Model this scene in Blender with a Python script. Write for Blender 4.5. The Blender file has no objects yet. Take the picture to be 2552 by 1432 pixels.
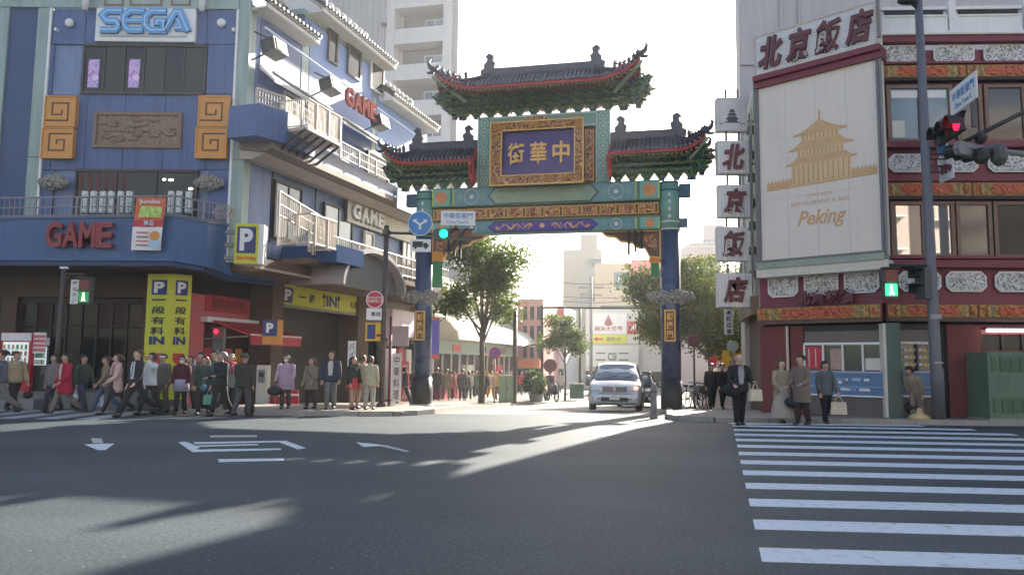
import bpy, math, random
from mathutils import Matrix, Vector
from math import sin, cos, tan, pi, radians as R, atan2, sqrt
rnd = random.Random(7)
S = bpy.context.scene
COL = S.collection

# ------------------------------------------------------------------ camera
F, CX, CY, EYE = 1900.0, 1276.0, 716.0, 1.45
PITCH, ROLL = 5.53, 0.6
cam_d = bpy.data.cameras.new('camera'); cam = bpy.data.objects.new('camera', cam_d); COL.objects.link(cam)
cam_d.sensor_width = 36.0; cam_d.lens = F/2552*36; cam_d.clip_end = 3000; cam_d.clip_start = 0.05
CR = Matrix.Rotation(R(90+PITCH), 4, 'X') @ Matrix.Rotation(R(ROLL), 4, 'Z')
cam.matrix_world = Matrix.Translation((0, 0, EYE)) @ CR
S.camera = cam
# ------------------------------------------------------------------ sky, sun, exposure
SUN_AZ, SUN_EL = 25.4, 25.4          # degrees clockwise from +Y, above horizon
W = bpy.data.worlds.new('World'); S.world = W; W.use_nodes = True
wn = W.node_tree.nodes; wl = W.node_tree.links
bg = wn['Background']; bg.inputs['Strength'].default_value = 0.085
sky = wn.new('ShaderNodeTexSky'); sky.sky_type = 'NISHITA'; sky.sun_disc = False
sky.sun_elevation = R(SUN_EL); sky.sun_rotation = R(SUN_AZ); sky.air_density = 1.0; sky.dust_density = 2.0; sky.ozone_density = 0.6
wl.new(sky.outputs[0], bg.inputs['Color'])
sd = bpy.data.lights.new('sun', 'SUN'); sd.energy = 5.0; sd.angle = R(0.6); sd.color = (1.0, 0.93, 0.80)
so = bpy.data.objects.new('sun', sd); COL.objects.link(so)
sv = Vector((sin(R(SUN_AZ))*cos(R(SUN_EL)), cos(R(SUN_AZ))*cos(R(SUN_EL)), sin(R(SUN_EL))))
so.rotation_euler = sv.to_track_quat('Z', 'Y').to_euler(); so.location = (20, 40, 60)
S.view_settings.view_transform = 'Standard'; S.view_settings.look = 'None'
S.view_settings.exposure = 1.97; S.view_settings.gamma = 1.0; S.view_settings.use_curve_mapping = False
S.cycles.max_bounces = 8; S.cycles.use_denoising = True

# ------------------------------------------------------------------ measuring helpers
def ray(px, py):
    d = CR.to_3x3() @ Vector(((px-CX)/F, (CY-py)/F, -1.0))
    return d
PROF = [(-400, 0), (17, 0), (26, -.2), (30, -.42), (44, -.85), (80, -1.2), (400, -2.5), (3000, -3)]
def gz(y):
    for (a, za), (b, zb) in zip(PROF, PROF[1:]):
        if a <= y <= b: return za+(zb-za)*(y-a)/(b-a)
    return 0.0
def G(px, py, dz=0.0):
    """ground point seen at a photo pixel"""
    d = ray(px, py); t0 = 0.5
    for i in range(60):
        t0 = (gz(d.y*t0)+dz-EYE)/d.z if d.z < -1e-4 else 200
    return Vector((d.x*t0, d.y*t0, gz(d.y*t0)+dz))
def P(px, py, Y):
    d = ray(px, py); t = Y/d.y
    return Vector((d.x*t, Y, EYE+d.z*t))
class Fr:
    """vertical wall frame: local x along the wall, local -y outward, z up"""
    def __init__(s, ox, oy, ang, oz=0.0):
        s.o = Vector((ox, oy, oz)); s.a = R(ang); s.X = Vector((cos(s.a), sin(s.a), 0)); s.N = Vector((sin(s.a), -cos(s.a), 0))
    def uz(s, px, py, v=0.0):
        d = ray(px, py); o = s.o+s.N*v; e = Vector((0, 0, EYE))
        t = (o-e).dot(s.N)/d.dot(s.N); p = e+d*t
        return (p-o).dot(s.X), p.z-s.o.z
    def u(s, px, py, v=0.0): return s.uz(px, py, v)[0]
    def z(s, px, py, v=0.0): return s.uz(px, py, v)[1]
    def w(s, u, v, z): return s.o+s.X*u+s.N*v+Vector((0, 0, z))

# ------------------------------------------------------------------ mesh builder
class MB:
    def __init__(s): s.v = []; s.f = []; s.m = []; s.cur = 0; s.M = None
    def add(s, vs, fs, M=None):
        b = len(s.v)
        M = M or s.M
        if M is not None: vs = [M @ Vector(v) for v in vs]
        s.v += [tuple(v) for v in vs]; s.f += [tuple(b+i for i in f) for f in fs]; s.m += [s.cur]*len(fs)
        return s
    def box(s, x0, x1, y0, y1, z0, z1, M=None):
        if x0 > x1: x0, x1 = x1, x0
        if y0 > y1: y0, y1 = y1, y0
        if z0 > z1: z0, z1 = z1, z0
        return s.add([(x0,y0,z0),(x1,y0,z0),(x1,y1,z0),(x0,y1,z0),(x0,y0,z1),(x1,y0,z1),(x1,y1,z1),(x0,y1,z1)],
                     [(0,3,2,1),(4,5,6,7),(0,1,5,4),(1,2,6,5),(2,3,7,6),(3,0,4,7)], M)
    def prism(s, pts, y0, y1, M=None):
        """polygon in x,z extruded along y"""
        n = len(pts)
        ar = sum(pts[i][0]*pts[(i+1) % n][1]-pts[(i+1) % n][0]*pts[i][1] for i in range(n))
        if ar < 0: pts = pts[::-1]
        if y0 > y1: y0, y1 = y1, y0
        vs = [(x, y0, z) for x, z in pts]+[(x, y1, z) for x, z in pts]
        fs = [tuple(range(n)), tuple(range(2*n-1, n-1, -1))]+[(i, i+n, (i+1) % n+n, (i+1) % n) for i in range(n)]
        return s.add(vs, fs, M)
    def plan(s, pts, z0, z1, M=None):
        """polygon in x,y extruded along z"""
        n = len(pts)
        ar = sum(pts[i][0]*pts[(i+1) % n][1]-pts[(i+1) % n][0]*pts[i][1] for i in range(n))
        if ar < 0: pts = pts[::-1]
        vs = [(x, y, z0) for x, y in pts]+[(x, y, z1) for x, y in pts]
        fs = [tuple(range(n-1, -1, -1)), tuple(range(n, 2*n))]+[(i, (i+1) % n, (i+1) % n+n, i+n) for i in range(n)]
        return s.add(vs, fs, M)
    def rings(s, rr, cap=True, M=None, closed=True):
        n = len(rr[0]); vs = [p for r in rr for p in r]; fs = []
        for k in range(len(rr)-1):
            for i in range(n if closed else n-1):
                j = (i+1) % n; fs.append((k*n+i, k*n+j, (k+1)*n+j, (k+1)*n+i))
        if cap: fs.append(tuple(range(n-1, -1, -1))); fs.append(tuple((len(rr)-1)*n+i for i in range(n)))
        return s.add(vs, fs, M)
    def path(s, pts, r, seg=6, M=None):
        pts = [Vector(p) for p in pts]; n = len(pts)
        rs = r if isinstance(r, (list, tuple)) else [r]*n
        rr = []; u = None
        for i, p in enumerate(pts):
            t = (pts[min(i+1, n-1)]-pts[max(i-1, 0)])
            t = t.normalized() if t.length > 1e-9 else Vector((0, 0, 1))
            if u is None:
                a = Vector((0, 0, 1)) if abs(t.z) < .9 else Vector((1, 0, 0)); u = t.cross(a).normalized()
            else:
                u = u-t*u.dot(t); u = u.normalized() if u.length > 1e-6 else t.orthogonal().normalized()
            w = u.cross(t)
            rr.append([p+(u*cos(2*pi*k/seg)-w*sin(2*pi*k/seg))*rs[i] for k in range(seg)])
        return s.rings(rr, True, M)
    def lathe(s, prof, seg=16, c=(0, 0, 0), M=None):
        rr = [[(c[0]+r*cos(2*pi*k/seg), c[1]+r*sin(2*pi*k/seg), c[2]+z) for k in range(seg)] for r, z in prof]
        return s.rings(rr, True, M)
    def ell(s, c, r, seg=12, n=8, M=None, z0=-1.0, z1=1.0):
        pr = []
        a0 = math.asin(max(-.999, z0)); a1 = math.asin(min(.999, z1))
        rr = []
        for i in range(n+1):
            a = a0+(a1-a0)*i/n
            rr.append([(c[0]+r[0]*cos(a)*cos(2*pi*k/seg), c[1]+r[1]*cos(a)*sin(2*pi*k/seg), c[2]+r[2]*sin(a)) for k in range(seg)])
        return s.rings(rr, True, M)
    def disc(s, cx, cz, r, y0, y1, seg=24, M=None):
        return s.prism([(cx+r*cos(2*pi*k/seg), cz+r*sin(2*pi*k/seg)) for k in range(seg)], y0, y1, M)
    def ribbon(s, pts, w, y0, y1, closed=False):
        """polyline in x,z with width w, mitred, extruded along y"""
        n = len(pts); L = []; Rr = []
        for i in range(n):
            if closed: a, b, c = pts[i-1], pts[i], pts[(i+1) % n]
            else: a, b, c = pts[max(i-1, 0)], pts[i], pts[min(i+1, n-1)]
            d1 = Vector((b[0]-a[0], b[1]-a[1])); d2 = Vector((c[0]-b[0], c[1]-b[1]))
            if d1.length < 1e-9: d1 = d2
            if d2.length < 1e-9: d2 = d1
            d1.normalize(); d2.normalize()
            n1 = Vector((-d1.y, d1.x)); n2 = Vector((-d2.y, d2.x)); m = n1+n2
            m = m/max(.35, m.dot(n1)) if m.length > 1e-6 else n1
            L.append((b[0]+m.x*w/2, b[1]+m.y*w/2)); Rr.append((b[0]-m.x*w/2, b[1]-m.y*w/2))
        for i in range(n if closed else n-1):
            j = (i+1) % n
            s.prism([L[i], L[j], Rr[j], Rr[i]], y0, y1)
        return s
    def mesh(s, name, mats, smooth=False):
        me = bpy.data.meshes.new(name); me.from_pydata(s.v, [], s.f)
        if not isinstance(mats, (list, tuple)): mats = [mats]
        for m in mats: me.materials.append(m)
        if len(mats) > 1: me.polygons.foreach_set('material_index', s.m)
        if smooth: me.shade_smooth()
        me.update(); return me

def link(name, me, parent=None, loc=(0, 0, 0), rot=(0, 0, 0), sc=(1, 1, 1)):
    o = bpy.data.objects.new(name, me); COL.objects.link(o)
    o.location = loc; o.rotation_euler = rot; o.scale = sc
    if parent is not None: o.parent = parent
    return o
def tag(o, label=None, cat=None, group=None, kind=None):
    if label: o['label'] = label
    if cat: o['category'] = cat
    if group: o['group'] = group
    if kind: o['kind'] = kind
    return o
def thing(name, label, cat, loc=(0, 0, 0), rz=0.0, group=None):
    o = bpy.data.objects.new(name, None); COL.objects.link(o); o.location = loc; o.rotation_euler = (0, 0, rz)
    o.empty_display_size = .2
    return tag(o, label, cat, group)
def on(fr, name, label, cat, u, v, z, group=None):
    """thing standing on a wall frame; its local axes are the frame's"""
    return thing(name, label, cat, fr.w(u, v, z), fr.a, group)
def part(name, mb, m, parent, smooth=False, label=None, kind=None, loc=(0, 0, 0), rot=(0, 0, 0)):
    o = link(name, mb.mesh(name, m, smooth), parent, loc, rot)
    if label: o['label'] = label
    if kind: o['kind'] = kind
    return o
def box(name, m, parent, x0, x1, y0, y1, z0, z1, label=None, kind=None):
    return part(name, MB().box(x0, x1, y0, y1, z0, z1), m, parent, label=label, kind=kind)
def structure(name, mb, m, smooth=False):
    o = part(name, mb, m, None, smooth); o['kind'] = 'structure'; return o
_tc = {}
def text_mesh(s, m, w, h, d, bold=0.0, shear=0.0, name='lettering', keep=False):
    """text fitted in w x h, standing in x,z, front at y=-d, centred"""
    key = (s, m.name, round(w, 3), round(h, 3), d, bold, shear)
    if key in _tc: return _tc[key]
    c = bpy.data.curves.new('t', 'FONT'); c.body = s; c.extrude = 0.02; c.offset = bold; c.shear = shear; c.resolution_u = 3
    c.space_line = .9
    c.align_x = 'CENTER'
    o = bpy.data.objects.new('t', c); COL.objects.link(o)
    dg = bpy.context.evaluated_depsgraph_get(); me = bpy.data.meshes.new_from_object(o.evaluated_get(dg))
    bpy.data.objects.remove(o); bpy.data.curves.remove(c)
    xs = [v.co.x for v in me.vertices]; ys = [v.co.y for v in me.vertices]
    x0, x1, y0, y1 = min(xs), max(xs), min(ys), max(ys)
    kx = w/(x1-x0); ky = h/(y1-y0)
    if keep: kx = ky = min(kx, ky)
    for v in me.vertices:
        x, y, z = v.co
        v.co = ((x-(x0+x1)/2)*kx, 0 if z < 0 else -d, (y-(y0+y1)/2)*ky)
    me.materials.clear(); me.materials.append(m); me.name = name; _tc[key] = me
    return me
def text(s, m, parent, x, y, z, w, h, d=.01, bold=0.0, shear=0.0, name='lettering', keep=False, rot=(0, 0, 0)):
    return link(name, text_mesh(s, m, w, h, d, bold, shear, name, keep), parent, (x, y, z), rot)

# ------------------------------------------------------------------ materials
def mat(name, rgb, rough=.6, var=.12, vs=2.0, bump=0.0, bs=30.0, metal=0.0, emit=None, es=0.0, spec=.5, streak=0.0, dirt=None, coat=0.0):
    m = bpy.data.materials.new(name); m.use_nodes = True; N = m.node_tree.nodes; L = m.node_tree.links
    b = N['Principled BSDF']; b.inputs['Roughness'].default_value = rough; b.inputs['Metallic'].default_value = metal
    b.inputs['Specular IOR Level'].default_value = spec; b.inputs['Coat Weight'].default_value = coat
    b.inputs['Base Color'].default_value = (*rgb, 1)
    tc = N.new('ShaderNodeTexCoord')
    if var > 0:
        n = N.new('ShaderNodeTexNoise'); n.inputs['Scale'].default_value = vs; n.inputs['Detail'].default_value = 6; n.inputs['Roughness'].default_value = .65
        L.new(tc.outputs['Object'], n.inputs['Vector'])
        mr = N.new('ShaderNodeMapRange'); mr.inputs[1].default_value = .3; mr.inputs[2].default_value = .7
        mr.inputs[3].default_value = 1-var; mr.inputs[4].default_value = 1+var*.6; L.new(n.outputs[0], mr.inputs[0])
        vm = N.new('ShaderNodeVectorMath'); vm.operation = 'SCALE'; vm.inputs[0].default_value = rgb; L.new(mr.outputs[0], vm.inputs['Scale'])
        out = vm.outputs[0]
        if streak > 0:
            mp = N.new('ShaderNodeMapping'); mp.inputs['Scale'].default_value = (5, 5, .35); L.new(tc.outputs['Object'], mp.inputs[0])
            n2 = N.new('ShaderNodeTexNoise'); n2.inputs['Scale'].default_value = 1.2; n2.inputs['Detail'].default_value = 8; L.new(mp.outputs[0], n2.inputs['Vector'])
            m2 = N.new('ShaderNodeMapRange'); m2.inputs[1].default_value = .45; m2.inputs[2].default_value = .8; m2.inputs[3].default_value = 1; m2.inputs[4].default_value = 1-streak
            L.new(n2.outputs[0], m2.inputs[0])
            v2 = N.new('ShaderNodeVectorMath'); v2.operation = 'SCALE'; L.new(out, v2.inputs[0]); L.new(m2.outputs[0], v2.inputs['Scale']); out = v2.outputs[0]
        L.new(out, b.inputs['Base Color'])
        mr3 = N.new('ShaderNodeMapRange'); mr3.inputs[3].default_value = max(.03, rough-.1); mr3.inputs[4].default_value = min(1, rough+.12); L.new(n.outputs[0], mr3.inputs[0]); L.new(mr3.outputs[0], b.inputs['Roughness'])
    if bump > 0:
        nb = N.new('ShaderNodeTexNoise'); nb.inputs['Scale'].default_value = bs; nb.inputs['Detail'].default_value = 4; L.new(tc.outputs['Object'], nb.inputs['Vector'])
        bp = N.new('ShaderNodeBump'); bp.inputs['Strength'].default_value = bump; bp.inputs['Distance'].default_value = .02
        L.new(nb.outputs[0], bp.inputs['Height']); L.new(bp.outputs[0], b.inputs['Normal'])
    if emit: b.inputs['Emission Color'].default_value = (*emit, 1); b.inputs['Emission Strength'].default_value = es
    return m
def scroll(name, cols, scale=3.0, dist=6.0, rough=.5, stops=None, bump=.4, kind='wave'):
    """painted or carved scrollwork: distorted bands through a hard colour ramp"""
    m = bpy.data.materials.new(name); m.use_nodes = True; N = m.node_tree.nodes; L = m.node_tree.links
    b = N['Principled BSDF']; b.inputs['Roughness'].default_value = rough
    tc = N.new('ShaderNodeTexCoord')
    if kind == 'wave':
        w = N.new('ShaderNodeTexWave'); w.inputs['Scale'].default_value = scale; w.inputs['Distortion'].default_value = dist; w.inputs['Detail'].default_value = 2; w.inputs['Detail Scale'].default_value = 1.6
        w.bands_direction = 'DIAGONAL'
    elif kind == 'noise':
        w = N.new('ShaderNodeTexNoise'); w.inputs['Scale'].default_value = scale; w.inputs['Detail'].default_value = 3; w.inputs['Distortion'].default_value = dist
    else:
        w = N.new('ShaderNodeTexVoronoi'); w.inputs['Scale'].default_value = scale; w.feature = 'DISTANCE_TO_EDGE'
    L.new(tc.outputs['Object'], w.inputs['Vector'])
    cr = N.new('ShaderNodeValToRGB'); cr.color_ramp.interpolation = 'LINEAR'
    o = w.outputs['Distance'] if kind == 'vor' else w.outputs[0]
    L.new(o, cr.inputs[0]); L.new(cr.outputs[0], b.inputs['Base Color'])
    stops = stops or [i/len(cols) for i in range(len(cols))]
    el = cr.color_ramp.elements
    while len(el) < len(cols): el.new(.5)
    for e, c, s_ in zip(el, cols, stops): e.position = s_; e.color = (*c, 1)
    if bump:
        bp = N.new('ShaderNodeBump'); bp.inputs['Strength'].default_value = bump; bp.inputs['Distance'].default_value = .03
        L.new(o, bp.inputs['Height']); L.new(bp.outputs[0], b.inputs['Normal'])
    return m
def glass(name, rgb=(.02, .025, .025), rough=.06, spec=.9, var=.3, vs=.8):
    return mat(name, rgb, rough, var, vs, spec=spec)

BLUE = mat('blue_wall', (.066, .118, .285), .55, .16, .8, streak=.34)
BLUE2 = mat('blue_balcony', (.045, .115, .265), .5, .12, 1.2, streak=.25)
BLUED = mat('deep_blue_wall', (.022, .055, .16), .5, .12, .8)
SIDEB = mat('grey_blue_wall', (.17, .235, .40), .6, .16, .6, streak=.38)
GRN = mat('pale_green_trim', (.30, .39, .36), .55, .12, 1.0, streak=.32)
WHITE = mat('white_paint', (.75, .74, .72), .5, .06, 2.0, streak=.1)
CREAM = mat('cream_paint', (.62, .58, .50), .6, .06, 2.0, streak=.12)
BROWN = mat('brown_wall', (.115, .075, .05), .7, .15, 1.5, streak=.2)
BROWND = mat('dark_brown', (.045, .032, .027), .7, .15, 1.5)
ORANGE = mat('ochre_orange', (.62, .26, .035), .45, .08, 2)
ORANGED = mat('dark_groove', (.10, .045, .02), .8, .1, 2)
BRONZE = scroll('bronze_relief', [(.10, .055, .035), (.22, .135, .09), (.32, .21, .15)], 2.2, 5, .55, [.25, .5, .8], 1.0, 'noise')
BRONZEF = mat('bronze_frame', (.20, .11, .065), .45, .15, 3)
STONEC = scroll('carved_stone', [(.07, .065, .055), (.25, .235, .20), (.42, .40, .36)], 9, 2.5, .8, [.35, .5, .62], 1.0, 'noise')
DGLASS = glass('dark_glass', (.012, .014, .013), .10, .32)
BGLASS = glass('blue_glass', (.06, .09, .11), .05)
PANEW = glass('pale_window_glass', (.22, .27, .30), .08)
LGLASS = glass('warm_dark_glass', (.030, .032, .024), .12, .30)
BLACK = mat('black_metal', (.018, .018, .018), .5, .1, 3)
DKFR = mat('dark_frame', (.035, .028, .026), .5, .1, 3)
STEEL = mat('cream_steel', (.52, .45, .38), .5, .12, 3)
GREY = mat('grey_metal', (.20, .20, .205), .5, .12, 3)
GREYD = mat('dark_grey_metal', (.075, .075, .08), .5, .12, 3)
RAILG = mat('grey_rail', (.26, .24, .26), .5, .1, 3)
POLEB = mat('brown_pole', (.075, .055, .05), .5, .12, 3)
TILE = mat('roof_tile', (.055, .05, .055), .55, .25, 6, bump=.2)
TILEW = mat('pale_tile_end', (.55, .53, .50), .6, .15, 6)
RED = mat('red_paint', (.42, .025, .035), .45, .12, 2)
REDP = mat('pink_red_panel', (.60, .13, .14), .5, .08, 2)
REDD = mat('deep_red_panel', (.50, .03, .05), .5, .08, 2)
YEL = mat('yellow_sign', (.56, .56, .03), .45, .06, 2)
YELO = mat('orange_yellow', (.72, .40, .03), .45, .06, 2)
NAVY = mat('navy_print', (.02, .035, .16), .5, .05, 2)
INK = mat('black_print', (.02, .02, .02), .5, .05, 2)
SEGAB = mat('sky_blue_letter', (.09, .30, .60), .4, .04, 2)
SEGAL = mat('light_blue_inline', (.38, .62, .82), .4, .04, 2)
NEON = mat('red_letter', (.30, .015, .025), .4, .1, 3)
MARO = mat('maroon_paint', (.20, .035, .05), .5, .12, 1.5, streak=.12)
MARL = mat('maroon_letter', (.13, .03, .035), .5, .08, 2)
BRICKR = mat('red_brick', (.19, .055, .05), .8, .2, 3, bump=.3)
PINKW = mat('pinkish_wall', (.54, .50, .49), .8, .07, .5, streak=.14)
PANW = scroll('white_fretwork_panel', [(.22, .21, .20), (.55, .54, .52), (.66, .65, .62)], 5.5, 3.0, .6, [.42, .5, .56], .8, 'noise')
ORN = scroll('painted_ochre_ornament', [(.30, .17, .035), (.13, .09, .03), (.40, .25, .05)], 1.8, 7, .5, [.3, .5, .7], .4)
ORNR = scroll('painted_red_ornament', [(.50, .09, .03), (.62, .24, .07), (.30, .03, .02)], 2.6, 9, .5, [.35, .55, .8], .5)
GOLD = mat('gold_leaf', (.60, .34, .09), .38, .15, 5, metal=.35)
GOLDT = mat('gold_print', (.62, .37, .18), .5, .12, 4)
GOLDD = mat('dark_gold_print', (.45, .25, .09), .5, .12, 4)
POLEG = mat('street_pole_grey', (.13, .13, .145), .45, .1, 2)
COUNT = mat('blue_counter', (.10, .19, .34), .35, .12, 2, streak=.1)
CABG = mat('green_cabinet', (.13, .19, .13), .6, .12, 2, streak=.2)
PLAST = mat('vending_red', (.48, .012, .03), .35, .08, 2)
# ================================================================== ground
def asphalt():
    m = bpy.data.materials.new('asphalt'); m.use_nodes = True; N = m.node_tree.nodes; L = m.node_tree.links
    b = N['Principled BSDF']; b.inputs['Roughness'].default_value = .70; b.inputs['Specular IOR Level'].default_value = .26
    tc = N.new('ShaderNodeTexCoord')
    n1 = N.new('ShaderNodeTexNoise'); n1.inputs['Scale'].default_value = .35; n1.inputs['Detail'].default_value = 7; L.new(tc.outputs['Object'], n1.inputs['Vector'])
    n2 = N.new('ShaderNodeTexNoise'); n2.inputs['Scale'].default_value = 26; n2.inputs['Detail'].default_value = 7; n2.inputs['Roughness'].default_value = .75; L.new(tc.outputs['Object'], n2.inputs['Vector'])
    c = N.new('ShaderNodeValToRGB'); c.color_ramp.elements[0].position = .32; c.color_ramp.elements[0].color = (.041, .055, .063, 1); c.color_ramp.elements[1].position = .7; c.color_ramp.elements[1].color = (.063, .080, .090, 1); L.new(n1.outputs[0], c.inputs[0])
    r = N.new('ShaderNodeMapRange'); r.inputs[1].default_value = .35; r.inputs[2].default_value = .7; r.inputs[3].default_value = .45; r.inputs[4].default_value = 1.65; L.new(n2.outputs[0], r.inputs[0])
    v = N.new('ShaderNodeVectorMath'); v.operation = 'SCALE'; L.new(c.outputs[0], v.inputs[0]); L.new(r.outputs[0], v.inputs['Scale'])
    mp = N.new('ShaderNodeMapping'); mp.inputs['Scale'].default_value = (.12, 1.1, 1); mp.inputs['Rotation'].default_value = (0, 0, .12); L.new(tc.outputs['Object'], mp.inputs[0])
    n3 = N.new('ShaderNodeTexNoise'); n3.inputs['Scale'].default_value = .55; n3.inputs['Detail'].default_value = 3; L.new(mp.outputs[0], n3.inputs['Vector'])
    r3_ = N.new('ShaderNodeMapRange'); r3_.inputs[1].default_value = .35; r3_.inputs[2].default_value = .65; r3_.inputs[3].default_value = .84; r3_.inputs[4].default_value = 1.12; L.new(n3.outputs[0], r3_.inputs[0])
    v0 = v; v = N.new('ShaderNodeVectorMath'); v.operation = 'SCALE'; L.new(v0.outputs[0], v.inputs[0]); L.new(r3_.outputs[0], v.inputs['Scale'])
    vo = N.new('ShaderNodeTexVoronoi'); vo.inputs['Scale'].default_value = 7; L.new(tc.outputs['Object'], vo.inputs['Vector'])
    lt = N.new('ShaderNodeMath'); lt.operation = 'LESS_THAN'; lt.inputs[1].default_value = .07; L.new(vo.outputs['Distance'], lt.inputs[0])
    mx = N.new('ShaderNodeMix'); mx.data_type = 'RGBA'; mx.inputs['B'].default_value = (.17, .17, .17, 1); L.new(lt.outputs[0], mx.inputs['Factor']); L.new(v.outputs[0], mx.inputs['A'])
    L.new(mx.outputs['Result'], b.inputs['Base Color'])
    bp = N.new('ShaderNodeBump'); bp.inputs['Strength'].default_value = .35; bp.inputs['Distance'].default_value = .01; L.new(n2.outputs[0], bp.inputs['Height']); L.new(bp.outputs[0], b.inputs['Normal'])
    return m
def paint(name, rgb):
    m = bpy.data.materials.new(name); m.use_nodes = True; N = m.node_tree.nodes; L = m.node_tree.links
    b = N['Principled BSDF']; b.inputs['Roughness'].default_value = .7
    tc = N.new('ShaderNodeTexCoord')
    n = N.new('ShaderNodeTexNoise'); n.inputs['Scale'].default_value = 9; n.inputs['Detail'].default_value = 9; n.inputs['Roughness'].default_value = .7; L.new(tc.outputs['Object'], n.inputs['Vector'])
    c = N.new('ShaderNodeValToRGB'); c.color_ramp.elements[0].position = .34; c.color_ramp.elements[0].color = (rgb[0]*.5, rgb[1]*.5, rgb[2]*.5, 1)
    c.color_ramp.elements[1].position = .45; c.color_ramp.elements[1].color = (*rgb, 1); L.new(n.outputs[0], c.inputs[0]); L.new(c.outputs[0], b.inputs['Base Color'])
    return m
ASPH = asphalt(); MARK = paint('road_paint', (.50, .56, .62)); MARKW = paint('worn_road_paint', (.36, .38, .39))
PAVE = mat('sidewalk_paving', (.25, .215, .185), .8, .18, 1.5, bump=.2); KERB = mat('kerb_stone', (.32, .30, .27), .8, .15, 3, bump=.2)
STREETM = mat('street_paving', (.21, .195, .17), .75, .15, 1.2, bump=.2)
ys = [-60, -20, 0, 17, 26, 30, 44, 80, 400, 3000]
b = MB(); xs = [-1500, -60, -20, 0, 20, 60, 1500]
b.add([(x, y, gz(y)) for y in ys for x in xs], [(j*7+i, j*7+i+1, (j+1)*7+i+1, (j+1)*7+i) for j in range(len(ys)-1) for i in range(6)])
structure('ground', b, ASPH)
TH = R(12.8)
def kerbL(y): return -2.45+(y-22.5)*.19
def kerbR(y): return 4.35+(y-21.0)*.20
def slab(name, rows, h, m, kerbs=True):
    """rows (y, x0, x1) -> raised paving following the ground profile"""
    out = []
    for (a, b_) in zip(rows, rows[1:]):
        out.append(a)
        for q in (26, 30, 44, 80):
            if a[0] < q < b_[0]:
                k = (q-a[0])/(b_[0]-a[0]); out.append((q, a[1]+(b_[1]-a[1])*k, a[2]+(b_[2]-a[2])*k))
    out.append(rows[-1]); mb = MB()
    rr = [[(x0, y, gz(y)-.3), (x0, y, gz(y)+h), (x1, y, gz(y)+h), (x1, y, gz(y)-.3)] for y, x0, x1 in out]
    mb.rings([r[::-1] for r in rr])
    return structure(name, mb, m)
slab('sidewalk', [(21.4, -9.2, -4.2), (21.6, -9.6, -3.3), (22.1, -10, -2.75), (23, -10.3, kerbL(23)), (26, -11, kerbL(26)), (44, -20, kerbL(44)), (120, -30, kerbL(120))], .11, PAVE)
slab('sidewalk', [(19.9, 6.6, 16), (20.1, 5.3, 18), (20.6, 4.55, 20), (21.2, kerbR(21.2), 22), (26, kerbR(26), 26), (44, kerbR(44), 40), (120, kerbR(120), 60)], .11, PAVE)
# paved street beyond the gate
mb = MB(); rr = []
for y in (23.0, 26, 30, 44, 80, 120): rr.append([(kerbL(y)+.02, y, gz(y)+.004), (kerbR(y)-.02, y, gz(y)+.004)])
mb.rings(rr, False, closed=False); structure('street', mb, STREETM)
# kerb stones as pieces (near ones)
def kerb_run(pts, root, h=.14):
    for a, b_ in zip(pts, pts[1:]):
        a = Vector(a); b_ = Vector(b_); n = max(1, int((b_-a).length/.9))
        for k in range(n):
            p = a.lerp(b_, k/n); q = a.lerp(b_, (k+1)/n); an = atan2(q.y-p.y, q.x-p.x); l = (q-p).length-.012
            o = link('kerb_stone', kerb_me, root, (p.x, p.y, gz(p.y)), (0, 0, an), (l, 1, 1))
kerb_me = MB().box(0, 1, -.09, .09, -.1, .135).mesh('kerb_stone', KERB)
kr = tag(thing('kerb', None, None), kind='structure')
kerb_run([(-9.3, 21.35), (-4.2, 21.35), (-3.3, 21.55), (-2.75, 22.05), (kerbL(23), 23), (kerbL(44), 44)], kr)
kr = tag(thing('kerb', None, None), kind='structure')
kerb_run([(16, 19.85), (6.6, 19.85), (5.3, 20.05), (4.5, 20.55), (kerbR(21.3), 21.3), (kerbR(44), 44)], kr)
# paving joints: big slabs on the near sidewalks as pieces
PAVT = [mat('paving_slab', c, .8, .15, 2, bump=.2) for c in ((.27, .235, .205), (.235, .20, .175), (.29, .245, .20))]
slab_me = [MB().box(-.29, .29, -.29, .29, -.02, .008).mesh('paving_slab', m) for m in PAVT]
sw = tag(thing('sidewalk_slabs', None, None), kind='structure')
for j in range(8):
    for i in range(10):
        x = -8.7+i*.6; y = 21.8+j*.6
        if x < kerbL(max(y, 23))-.75: link('paving_slab', rnd.choice(slab_me), sw, (x, y, gz(y)+.112))
# concrete gutter in front of the kerbs
GUT = mat('gutter_concrete', (.17, .165, .155), .8, .2, 2, bump=.2)
def gutter(pts):
    gr = tag(thing('gutter', None, None), kind='structure')
    for a, b_ in zip(pts, pts[1:]):
        a = Vector(a); b_ = Vector(b_); n = max(1, int((b_-a).length/1.8)); d = (b_-a).normalized(); q = Vector((d.y, -d.x))
        for k in range(n):
            p = a.lerp(b_, k/n)+d*.006; r_ = a.lerp(b_, (k+1)/n)-d*.006
            part('gutter_slab', MB().add([(p.x, p.y, gz(p.y)+.003), (r_.x, r_.y, gz(r_.y)+.003), (r_.x+q.x*.38, r_.y+q.y*.38, gz(r_.y+q.y*.38)+.003), (p.x+q.x*.38, p.y+q.y*.38, gz(p.y+q.y*.38)+.003)], [(3, 2, 1, 0)]), GUT, gr)
gutter([(-9.3, 21.26), (-4.2, 21.26)]); gutter([(6.6, 19.76), (16, 19.76)])
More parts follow.
